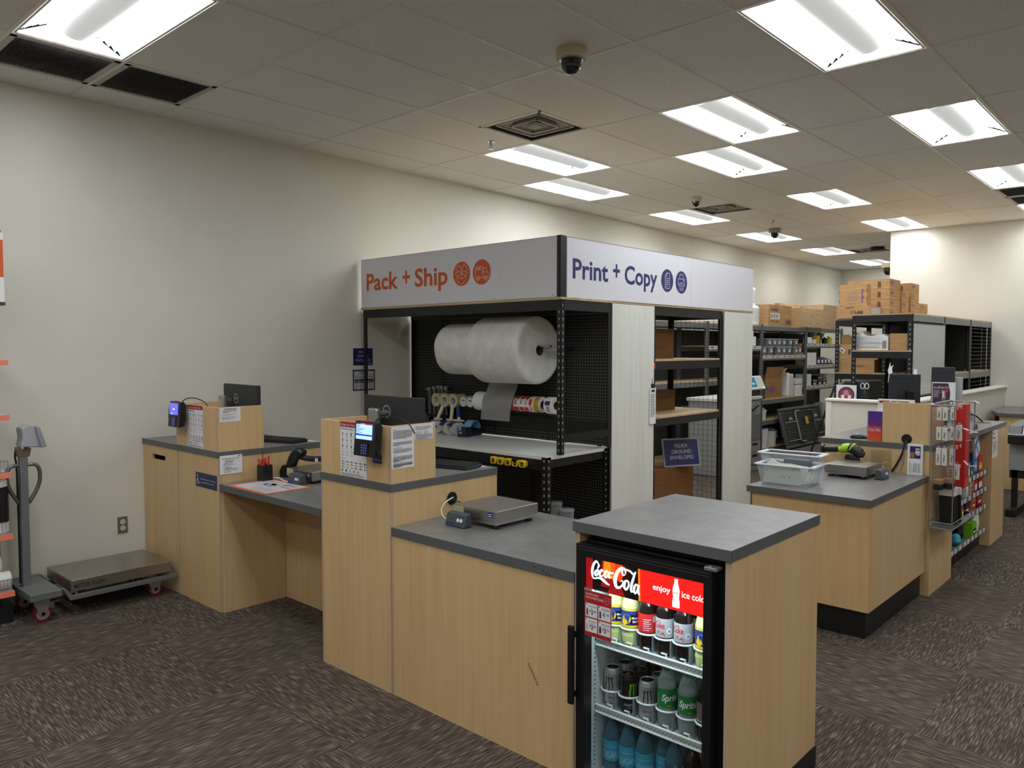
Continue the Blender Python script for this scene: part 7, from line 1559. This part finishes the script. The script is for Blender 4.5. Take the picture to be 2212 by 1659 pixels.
# ------------------------------------------------------------------ black racks behind the half wall
def brack(label, x0, x1, y0, y1, decks, face='front', skin=None, ztop=2.076, skip_decks=()):
    T = thing('storage_rack', label, 'storage rack', ((x0 + x1) / 2, (y0 + y1) / 2, 0), 0, 'black racks behind the half wall')
    for x, sx in ((x0, 1), (x1, -1)):
        for y, sy in ((y0, 1), (y1, -1)):
            a = MB(); post(a, x, y, 0, ztop, sx, sy, BLK, w=.045, sl=SLOT if y == y0 and face == 'front' else DKS); part('post', T, a)
    for z in decks:
        for bx in (((x0 + .004, y0 - .002, z - .085), (x1 - .004, y0 + .022, z - .016)), ((x0 + .004, y1 - .024, z - .085), (x1 - .004, y1 - .003, z - .016)), ((x0 + .001, y0 + .023, z - .085), (x0 + .024, y1 - .025, z - .016))):
            a = MB(); a.box(*bx, BLK); part('beam', T, a)
        a = MB(); a.box((x1 - .024, y0 + .023, z - .085), (x1 + .002, y1 - .025, z - .016), mat('beam_grey', (124, 126, 122), .5) if skin else BLK); part('beam', T, a)
        a = MB(); a.box((x0 + .002, y0 - .001, z - .0155), (x1 - .002, y1 - .002, z), CHIP); part('deck', T, a)
    if skin in ('open', 'wire'):
        a = MB(); a.box((x0 + .03, y0 + .03, .3), (x0 + .034, y1 - .03, 2.0), PLAS); part('back_panel', T, a)
        a = MB(); a.box((x0 + .04, y1 - .034, .3), (x1 - .05, y1 - .03, 2.0), PLAS); part('end_panel', T, a)
    if skin == 'plexi':
        a = MB(); a.box((x1 + .004, y0 + .02, 1.215), (x1 + .008, y1 - .005, 1.985), clear('plexi', (214, 216, 212), .52, .15)); part('clear_panel', T, a)
        a = MB()
        for z in (1.225, 1.98): a.box((x1 + .003, y0 + .02, z - .006), (x1 + .0095, y1 - .005, z + .006), DGRY)
        part('panel_trim', T, a)
        a = MB(); f = Face(a, (x1 + .0085, y0 + .05, 1.215), UY, UZ); f.rect(.12, .155, .9, .008, LGRY, 1); f.rect(.12, .06, .9, .005, LGRY, 1); part('tape_lines', T, a)
    if skin == 'wire':
        a = MB(); wm = mat('wire_pale', (150, 148, 136), .5)
        for i in range(36): a.box((x1 + .003, y0 + .01, .32 + i * .0485), (x1 + .0055, y1 - .005, .3225 + i * .0485), wm)
        for y in (y0 + .015, (y0 + y1) / 2, y1 - .015): a.box((x1 + .003, y, .3), (x1 + .0055, y + .005, ztop), wm)
        part('wire_grid', T, a)
    return T
brack('front black rack with a clear side panel behind the half wall', 3.04, 3.64, 3.668, 4.905, (2.085, 1.70, .9), skin='plexi')
brack('open black rack with a grey side beam, next past the clear panel', 3.04, 3.64, 4.912, 6.15, (2.085, 1.43, .9), face='side', skin='open')
brack('black rack with pale wires on its side, touching the cream wall', 3.04, 3.64, 6.157, 7.34, (2.085, 1.43, .9), face='side', skin='wire')
brack('rear black rack full of brown cartons', 2.40, 3.0, 4.95, 6.15, (2.085, 1.42, .9))
a = MB()
for i in range(12): a.box((3.05, 4.906, 1.0 + i * .09), (3.63, 4.909, 1.004 + i * .09), PLAS)
for i in range(7): a.box((3.06 + i * .09, 4.906, 1.0), (3.064 + i * .09, 4.909, 2.0), PLAS)
solo('mesh_divider', a, 'black wire mesh divider between the black racks', 'wire mesh', (3.34, 4.908, 1.0))
# contents
cbox('cardboard_box', 'brown carton at the right half of the white envelope shelf'.replace('right half', 'aisle end'), 3.40, 3.60, 3.75, 4.1, 1.701, 1.875, CARD)
a = MB(); zz_ = 1.701
pts = [(2.89, zz_), (3.385, zz_), (3.385, 1.84), (3.33, 1.872), (3.28, 1.868), (3.22, 1.85), (3.15, 1.86), (3.115, 1.905), (3.06, 1.87), (3.02, 1.885), (2.98, 1.855)]
T = thing('envelope_pile', 'heap of white envelopes in a clear tray on the front black rack', 'envelopes', (3.2, 3.85, 1.701)); T['kind'] = 'stuff'
a.prism([(max(3.06, p[0]), p[1]) for p in pts], 3.74, 3.98, PAPER, 'y')
for i in range(9):
    z = 1.72 + i * .015; a.add([(3.06, 3.735, z), (3.30 + random.uniform(-.05, .05), 3.734, z + random.uniform(-.01, .012)), (3.30, 3.734, z + .004), (3.06, 3.735, z + .005)], [(0, 1, 2, 3)], INKL)
a.add([(3.33, 3.733, 1.72), (3.37, 3.733, 1.72), (3.37, 3.733, 1.80), (3.33, 3.733, 1.80)], [(0, 1, 2, 3)], MGRY); a.add([(2.98, 3.73, 1.875), (3.05, 3.73, 1.855), (3.06, 3.74, 1.84), (3.02, 3.74, 1.845)], [(0, 1, 2, 3)], PAPER)
part('envelopes', T, a)
T = thing('paper_carton', 'pale two-part carton seen behind the clear rack panel', 'carton', (3.5, 4.3, 1.701)); a = MB(); a.box((3.45, 4.12, 1.701), (3.62, 4.40, 1.84), CREAM); part('carton', T, a); a = MB(); a.quad([(3.62, 4.12, 1.841), (3.62, 4.40, 1.841), (3.55, 4.50, 1.95), (3.55, 4.2, 1.95)], CREAM); part('flap', T, a); a = MB(); f = Face(a, (3.6206, 4.12, 1.701), UY, UZ); f.rect(.02, .02, .08, .08, INKL, 1); f.rect(.15, .03, .09, .08, mat('label_lilac', (176, 172, 200), .6), 1); part('print', T, a)
def mk_f(t, sz, m=INK, z=.1, x=.1, w_=.3, hh=None):
    def mk(a, x0, x1, y0, y1, z0, z1):
        f = Face(a, (x0, y0 - .0006, z0), UX, UZ); f.text(t, x, z, sz, m, 1, w=w_, bold=.02)
    return mk
cbox('cardboard_box', 'lowest brown carton on the rear black rack, with small print', 2.43, 2.86, 4.99, 5.5, 1.421, 1.58, CARD, marks=mk_f('FRAGILE', .02, mat('stamp_dark', (70, 52, 36), .8), .07, .16, .14))
cbox('cardboard_box', 'middle brown carton lettered Fed on the rear black rack', 2.42, 2.90, 4.99, 5.5, 1.581, 1.77, CARD, marks=mk_f('FedEx', .06, INK, .06, .13, .28))
cbox('cardboard_box', 'topmost brown carton on the rear black rack shelf', 2.46, 2.92, 4.99, 5.5, 1.771, 1.89, CARD2)
a = MB(rot((2.475, 4.985, 1.695), 0, math.radians(40), 0)); a.box((-.035, -.001, -.025), (.035, 0, .025), PAPER); a.box((-.02, -.0016, -.012), (.02, -.0011, .01), INKG); solo('shipping_label', a, 'small tilted white label stuck on the middle brown carton', 'label', (2.475, 4.985, 1.695))
T = thing('print_machine', 'dark slope-fronted machine behind the half wall with scissors hanging on it', 'machine', (3.2, 3.9, .9)); a = MB(); a.prism([(2.90, .905), (3.20, .905), (3.20, 1.36), (2.95, 1.365), (2.90, 1.29)], 3.72, 4.2, mat('machine_dark', (44, 50, 54), .45), 'y'); part('housing', T, a, bevel=.008)
a = MB(); a.box((3.06, 3.718, 1.29), (3.07, 3.7195, 1.3), PLAS); part('lock_button', T, a)
a = MB(); a.box((2.91, 3.60, .905), (3.12, 3.606, 1.325), PAPER); f = Face(a, (2.91, 3.5995, 1.12), UX, UZ); f.disc(.105, .10, .085, INDIGO, 1, 30); f.disc(.105, .095, .078, mat('badge_red', (150, 62, 72), .5), 2, 30); f.disc(.105, .12, .03, mat('badge_rose', (196, 150, 160), .5), 3, 20); f.disc(.07, .08, .02, PAPER, 3, 14); f.disc(.14, .08, .02, PAPER, 3, 14)
solo('badge_poster', a, 'white sheet with a round red and blue badge behind the half wall', 'poster', (3.01, 3.603, .905))
T = thing('scissors', 'pair of white-handled scissors hanging on the dark machine', 'scissors', (3.17, 3.70, 1.2))
for s_ in (-1, 1):
    a = MB(); a.tube([(3.17 + s_ * .022 + .02 * math.cos(t * PI / 8) + 0, 3.705, 1.315 + .03 * math.sin(t * PI / 8)) for t in range(17)], .005, WHT, 6); part('handle', T, a)
    a = MB(); a.add([(3.17 - s_ * .004, 3.704 + s_ * .001, 1.29), (3.17 + s_ * .006, 3.704 + s_ * .001, 1.29), (3.17 - s_ * .012, 3.704 + s_ * .001, 1.20)], [(0, 1, 2)], CHROME); part('blade', T, a)
# cartons stacked on top of the black racks
def mk_pp(two=False):
    def mk(a, x0, x1, y0, y1, z0, z1):
        f = Face(a, (x1 + .0006, y0, z0), UY, UZ); w_ = y1 - y0; hh = z1 - z0
        for k in range(2 if two else 1): f.text('FedEx', .035 + k * w_ * .5, hh * .55, hh * .25, PURP, 1, w=min(w_ * .38, .14), bold=.02); f.rect(.05 + k * w_ * .5, hh * .4, .10, hh * .04, PURP, 1); f.rect(.07 + k * w_ * .5, hh * .28, .09, hh * .03, PURP, 1)
        g_ = Face(a, (x0, y0 - .0006, z0), UX, UZ); X_ = (x1 - x0) - .14; g_.line([(X_, hh * .15), (X_ + .035, hh * .15), (X_ + .035, hh * .75), (X_, hh * .75)], .003, INK, 2, True); g_.rect(X_ + .004, hh * .2, .028, hh * .5, mat('stamp_brown', (110, 84, 58), .8), 1)
    return mk
ch = .0975; gs = 'cartons stacked on the black racks'
ch = .1265
for r in range(4): cbox('cardboard_box', ('lowest', 'second', 'third', 'topmost')[r] + ' long carton of the front stack on the rear black rack', 2.40, 2.906, 5.36, 5.79, 2.0865 + r * ch, 2.0865 + (r + 1) * ch - .002, CARD, gs, mk_pp())
for r in range(3): cbox('cardboard_box', ('lowest', 'middle', 'topmost')[r] + ' carton of the second stack on the rear black rack', 2.5, 2.906, 5.87, 6.17, 2.0865 + r * ch, 2.0865 + (r + 1) * ch - .002, CARD, gs, mk_pp())
cbox('cardboard_box', 'lowest wide carton of the third stack on the black racks', 2.5, 2.906, 6.26, 7.04, 2.0865, 2.0865 + ch - .002, CARD, gs, mk_pp())
cbox('cardboard_box', 'wide carton with twin violet prints in the third stack', 2.5, 2.906, 6.26, 7.06, 2.0865 + ch, 2.0865 + 2 * ch - .002, CARD, gs, mk_pp(True))
for r in (2, 3): cbox('cardboard_box', ('carton above the wide twin-print carton', 'topmost carton of the third stack, standing back')[r - 2], 2.5, 2.906, 6.27, 6.63, 2.0865 + r * ch, 2.0865 + (r + 1) * ch - .002, CARD, gs, mk_pp())
brack('rearmost black rack under the third carton stack', 2.40, 3.0, 6.157, 7.34, (2.085, 1.42, .9))
def mk_wide(a, x0, x1, y0, y1, z0, z1):
    f = Face(a, (x0, y0 - .0006, z0), UX, UZ); f.text('Ex', .17, .1, -.05, MATS['stamp_brown'], 1, w=.05); f.text('Fed', .225, .09, -.05, INK, 1, w=.09, bold=.02); f.para(.11, .15, .12, 2, .012, INK, 1)
    g_ = Face(a, (x1 + .0006, y0, z0), UY, UZ); g_.rect(.02, .0, y1 - y0 - .04, z1 - z0 - .02, LGRY, 1)
cbox('cardboard_box', 'flat carton with upside-down print on the rear black rack top', 2.42, 2.82, 4.92, 5.33, 2.0865, 2.237, CARD, gs, mk_wide)
def mk_up(a, x0, x1, y0, y1, z0, z1):
    f = Face(a, (x0, y0 - .0006, z0), UX, UZ); a.text('FedEx', (x0 + .262, y0 - .0012, z0 + .20), -UZ, UX, .028, PURP, w=.16, bold=.02, off=0)
    for k in range(5): f.rect(.10, .075 + k * .022, .12, .004, mat('print_lilac', (140, 110, 130), .7), 1)
    for k in (.05, .16): f.rect(-.0005, k, .006, .03, INK, 1); f.rect(x1 - x0 - .006, k + .02, .006, .03, INK, 1)
cbox('cardboard_box', 'upright carton with sideways violet lettering on the flat carton', 2.445, 2.775, 4.94, 5.07, 2.2395, 2.505, CARD, gs, mk_up)
# ------------------------------------------------------------------ wall notices and outlet by the long wall
def wallsheet(name, label, y, z, w, h, draw, base=PAPER):
    # lies flat on the wall, reading along +y
    o = Vector((wx(y) + .001, y, z)); u = Vector((-.025, 1, 0)).normalized()
    return sheet(name, label, 'notice', o, u, UZ, w, h, draw, base=base)
def w1(f, w, h):
    f.rect(.004, .004, w - .008, h - .008, INDIGO, 1)
    for i, t in enumerate(('FEDEX', 'EXPRESS', 'PACKAGES')): f.text(t, w * .5, h * (.70 - i * .23), h * .135, LGRY, 2, align='C', bold=.005)
    f.text('FedEx', w - .055, .016, .012, LGRY, 2, w=.034)
def w2(f, w, h):
    f.rect(0, 0, w, h, mat('frame_navy', (22, 24, 60), .5), 1); f.rect(.014, .012, w - .028, h - .026, mat('paper_grey', (206, 206, 208), .7), 2)
    f.text('Reminder', w * .5, h * .82, .018, INK, 3, align='C', bold=.02); f.rect(.016, h * .76, w - .034, .003, TXG, 3); f.text('FedEx Express shipments MUST', .02, h * .62, .014, INK, 3, w=w - .04, bold=.01); f.para(.02, h * .60, w - .04, 2, .012, INKG, 3)
    for i in range(4): x = .018 + i * (w - .034) / 4; f.rect(x, h * .44, (w - .05) / 4, .018, INK, 3); f.rect(x, h * .36, (w - .05) / 4, .010, INK, 3); f.para(x + .004, h * .33, (w - .07) / 4, 4, .013, INKG, 3)
wallsheet('wall_notice', 'dark blue packages notice on the white wall behind the rack post', -.662, 1.555, .238, .17, w1)
wallsheet('wall_notice', 'framed reminder sheet on the white wall under the dark blue notice', -.665, 1.322, .262, .197, w2)
T = thing('wall_outlet', 'brown wall outlet plate with two white sockets near the floor scale', 'wall outlet', (wx(-2.76), -2.76, .365)); x = wx(-2.76) + .002
a = MB(); a.box((x, -2.797, .365), (x + .008, -2.727, .485), mat('plate_brown', (112, 104, 92), .4)); part('plate', T, a, bevel=.003)
for z in (.402, .448):
    a = MB(); a.cyl((x + .008, -2.762, z), (x + .0105, -2.762, z), .019, CREAM, n=22); S_ = part('socket', T, a)
    a = MB(); f = Face(a, (x + .0105, -2.762, z), UY, UZ); f.rect(-.009, .0, .003, .009, INK, 1); f.rect(.006, .0, .003, .009, INK, 1); f.disc(0, -.008, .003, INK, 1, 10); part('socket_slot', S_, a)
# ------------------------------------------------------------------ floor scale on casters
T = thing('floor_scale', 'stainless floor platform scale on casters with a display post', 'floor scale', (.40, -3.1, 0)); SG = mat('scale_grey', (120, 122, 124), .45, .3)
a = MB(); a.box((.165, -3.293, .165), (.632, -2.656, .24), STEEL); part('platform', T, a, bevel=.004)
a = MB(); f = Face(a, (.6325, -3.293, .165), UY, UZ); f.text('METTLER TOLEDO', .018, .022, .024, INK, 1, w=.19, bold=.025); part('lettering', T, a)
a = MB(); f = Face(a, (.165, -3.2935, .165), UX, UZ); f.rect(.20, .02, .075, .03, TXG, 1); f.text('METTLER', .205, .028, .012, mat('red_dark', (110, 20, 24), .5), 2, w=.065); part('side_badge', T, a)
for x0 in (.145, .605):
    a = MB(); a.prism([(-3.345, .20), (-3.30, .115), (-2.615, .115), (-2.615, .145), (-3.285, .145), (-3.33, .20)], x0, x0 + .035, SG, 'x'); part('side_rail', T, a, bevel=.003)
    for y in (-3.26, -2.66):
        a = MB(); a.cyl((x0 + .017, y, .146), (x0 + .017, y, .164), .009, CHROME, n=12); part('levelling_bolt', T, a)
for y in (-3.22, -2.70):
    a = MB(); a.box((.18, y, .118), (.60, y + .035, .14), SG); part('cross_rail', T, a)
a = MB(); a.box((.14, -3.525, .155), (.638, -3.346, .20), SG); part('post_plate', T, a, bevel=.004)
a = MB(); a.box((.35, -3.495, .2005), (.398, -3.45, 1.045), SG); part('post', T, a, bevel=.004)
a = MB(); a.box((.325, -3.51, .2002), (.425, -3.435, .206), CHROME); part('post_foot', T, a)
for s_ in (-1, 1):
    a = MB(); yc = -3.472 + s_ * .024; a.tube(stroke([(.374, yc, .975), (.378, yc + s_ * .05, .97), (.38, yc + s_ * .068, .92), (.38, yc + s_ * .06, .84), (.378, yc + s_ * .012, .745), (.374, yc, .735)]), .012, mat('handle_steel', (128, 128, 126), .3, .8), 10); part('handle', T, a)
a = MB(); a.tube(stroke([(.345, -3.50, 1.09), (.34, -3.506, 1.03), (.343, -3.50, .95), (.346, -3.498, .6), (.346, -3.498, .21)]), .006, PLAS, 8); part('cable', T, a)
a = MB(); a.prism([(-3.50, 1.03), (-3.44, 1.03), (-3.43, 1.08), (-3.45, 1.095), (-3.47, 1.06), (-3.49, 1.095), (-3.51, 1.08)], .345, .40, mat('bracket_brown', (120, 106, 92), .4, .4), 'x'); part('head_bracket', T, a)
HG = mat('head_grey', (172, 174, 178), .45)
a = MB(); a.prism([(-3.495, 1.095), (-3.36, 1.085), (-3.395, 1.215), (-3.445, 1.24), (-3.49, 1.215), (-3.484, 1.15)], .31, .43, HG, 'x'); part('indicator_head', T, a, bevel=.008)
a = MB(); a.prism([(-3.385, 1.085), (-3.352, 1.09), (-3.39, 1.218), (-3.418, 1.226)], .29, .45, mat('head_edge', (150, 152, 158), .45), 'x'); part('display_bezel', T, a, bevel=.006)
for x, y, s_ in ((.56, -3.44, 1), (.2, -3.44, 1), (.545, -2.735, .85), (.2, -2.735, .85)):
    r = .052 * s_; zt = .153 if s_ == 1 else .115
    a = MB(); a.ring((x - .018, y, r), (x + .018, y, r), r, r * .72, mat('wheel_red', (122, 22, 38), .4), 26); W_ = part('caster_wheel', T, a); a = MB(); a.ring((x - .016, y, r), (x + .016, y, r), r * .715, .012, mat('hub_grey', (150, 152, 158), .4), 24); a.cyl((x - .022, y, r), (x + .024, y, r), .011, CHROME, n=12); part('wheel_hub', W_, a)
    a = MB(); yo = y - .02
    for sx in (-.024, .021): a.prism([(y - .018, r - .014), (y + .018, r - .014), (y + .04, zt - .02), (y + .04, zt), (y - .05, zt), (y - .05, zt - .02)], x + sx, x + sx + .003, ALU, 'x')
    part('caster_fork', T, a)
    if s_ == 1: a = MB(); a.box((x + .026, y - .005, .115), (x + .031, y + .09, .122), CHROME); a.box((x + .024, y + .03, .085), (x + .030, y + .06, .115), CHROME); part('brake_lever', T, a)
    a = MB(); a.box((x - .045, y - .055, zt), (x + .045, y + .055, zt + (.0018 if s_ == 1 else .0)), ALU) if s_ == 1 else a.box((x - .03, y - .04, zt - .003), (x + .03, y + .04, zt), ALU); part('caster_plate', T, a)
# ------------------------------------------------------------------ display gondola cut by the picture edge
T = thing('display_shelf', 'white display shelving with salmon price rails at the picture edge', 'display shelf', (.3, -4.2, 0)); GE, GS = -3.56, -5.2; GWm = mat('gondola_white', (206, 206, 200), .45); GB = mat('gondola_grey', (150, 150, 148), .5)
a = MB(); a.box((.135, GS, .0), (.15, GE, 2.44), GWm); part('back_panel', T, a)
a = MB(); a.box((.151, GE - .05, .1), (.19, GE - .002, 2.0), GB); part('upright', T, a)
a = MB(); a.box((.16, GS, 0), (.435, GE - .005, .115), BLK); part('base_plinth', T, a)
for k, z in enumerate((.20, .56, .945, 1.305, 1.645)):
    a = MB(); a.box((.191, GS, z - .012), (.448, GE, z), GWm); P_ = part('shelf', T, a)
    a = MB(); a.prism([(.4485, z - .026), (.462, z - .03), (.456, z + .001), (.4485, z + .003)], GS, GE + .001, SALMON, 'y'); part('price_rail', P_, a)
    if k in (0, 1, 2):
        a = MB()
        for i in range(14): y = GE - .012 - i * .02; a.cyl((.44, y, z), (.44, y, z + .075), .0016, MGRY, n=5)
        a.cyl((.44, GE - .27, z + .075), (.44, GE - .012, z + .075), .003, MGRY, n=6); a.cyl((.44, GE - .012, z), (.44, GE - .012, z + .075), .003, MGRY, n=6); a.cyl((.44, GE - .27, z + .005), (.44, GE - .012, z + .005), .003, MGRY, n=6)
        part('wire_fence', P_, a)
a = MB(); a.box((.151, GS, 1.985), (.445, GE, 2.005), mat('canopy_brown', (96, 52, 44), .45)); part('canopy_shelf', T, a)
a = MB(); a.box((.40, GS, 2.006), (.415, GE + .004, 2.435), WHT); SGN = part('header_board', T, a)
a = MB(); a.box((.4152, GS, 2.16), (.4165, GE + .002, 2.39), ORANGE); part('orange_field', SGN, a); a = MB(); a.box((.405, GE - .02, 2.4352), (.42, GE - .005, 2.448), CHROME); part('clip', SGN, a)
# cushion wrap roll standing on the second shelf
z0 = .561; T = thing('cushion_wrap_roll', 'large cushion wrap roll with a black and yellow-green label on the display shelf', 'wrap roll', (.34, -3.64, z0)); cx, cy, r = .325, -3.665, .118
a = MB(); a.lathe([(r - .01, 0), (r, .01), (r, .33), (r - .012, .345), (.03, .345)], (cx, cy, z0), FOAM, 36); part('roll', T, a)
a = MB(); rr = r + .0008; wrap_rect(a, cx, cy, z0 + .07, rr, -1.2, 2.9, .225, mat('wrap_black', (24, 20, 36), .4)); part('label_wrap', T, a); P0 = 1.15
a = MB(); rr += .0006; wrap_text(a, 'CUSHION WRAP', cx, cy, z0 + .222, rr, P0, .026, mat('wrap_lime', (200, 214, 130), .5), w=.185, bold=.01); wrap_text(a, 'bubble', cx, cy, z0 + .262, rr, P0 - .5, .012, LGRY)
for i, t in enumerate(('meets postal regulations', 'maximum protection', 'shipping valuables', 'perforated every 12"')): wrap_text(a, t, cx, cy, z0 + .188 - i * .021, rr, P0 - .05, .010, LGRY, w=.155)
part('label_print', T, a)
a = MB(); wrap_rect(a, cx, cy, z0 + .035, rr, -.2, .35, .034, YEL); wrap_rect(a, cx, cy, z0 + .035, rr, .36, .95, .034, RED); wrap_rect(a, cx, cy, z0 + .032, rr, 1.0, 1.9, .036, mat('wrap_pale', (222, 230, 170), .5)); part('colour_band', T, a)
# white paper rolls lying on the lowest shelf
for x, y1, z, r, lab in ((.375, -3.565, .258, .056, 'white paper roll lying behind the wire fence of the lowest shelf'), (.30, -3.60, .352, .060, 'white paper roll with a red label, second layer of the pile'), (.26, -3.66, .445, .05, 'small white roll on top of the pile under the cushion wrap')):
    T = thing('paper_roll', lab, 'paper roll', (x, y1, z), 0, 'white rolls on the lowest display shelf'); a = MB(); a.ring((x, y1 - .55, z), (x, y1, z), r, .018, mat('roll_white', (230, 229, 224), .6), 32); part('roll', T, a, bevel=.006)
    if r != .056:
        a = MB(); rr = r + .0007
        for (ya, yb_, t0, t1, mm) in ((y1 - .26, y1 - .13, .2, 1.1, TXG), (y1 - .125, y1 - .06, .35, .95, PAPER)):
            n = 6; P = [(x + rr * math.cos(t0 + (t1 - t0) * i / n), z + rr * math.sin(t0 + (t1 - t0) * i / n)) for i in range(n + 1)]
            a.add([(p[0], ya, p[1]) for p in P] + [(p[0], yb_, p[1]) for p in P], [(i, i + 1, n + 2 + i, n + 1 + i) for i in range(n)], mm)
        for i in range(8): a.add([(x + (rr + .0006) * math.cos(.5), y1 - .12 + i * .007, z + (rr + .0006) * math.sin(.5)), (x + (rr + .0006) * math.cos(.5), y1 - .117 + i * .007, z + (rr + .0006) * math.sin(.5)), (x + (rr + .0006) * math.cos(.85), y1 - .117 + i * .007, z + (rr + .0006) * math.sin(.85)), (x + (rr + .0006) * math.cos(.85), y1 - .12 + i * .007, z + (rr + .0006) * math.sin(.85))], [(0, 1, 2, 3)], INK)
        part('red_label', T, a)
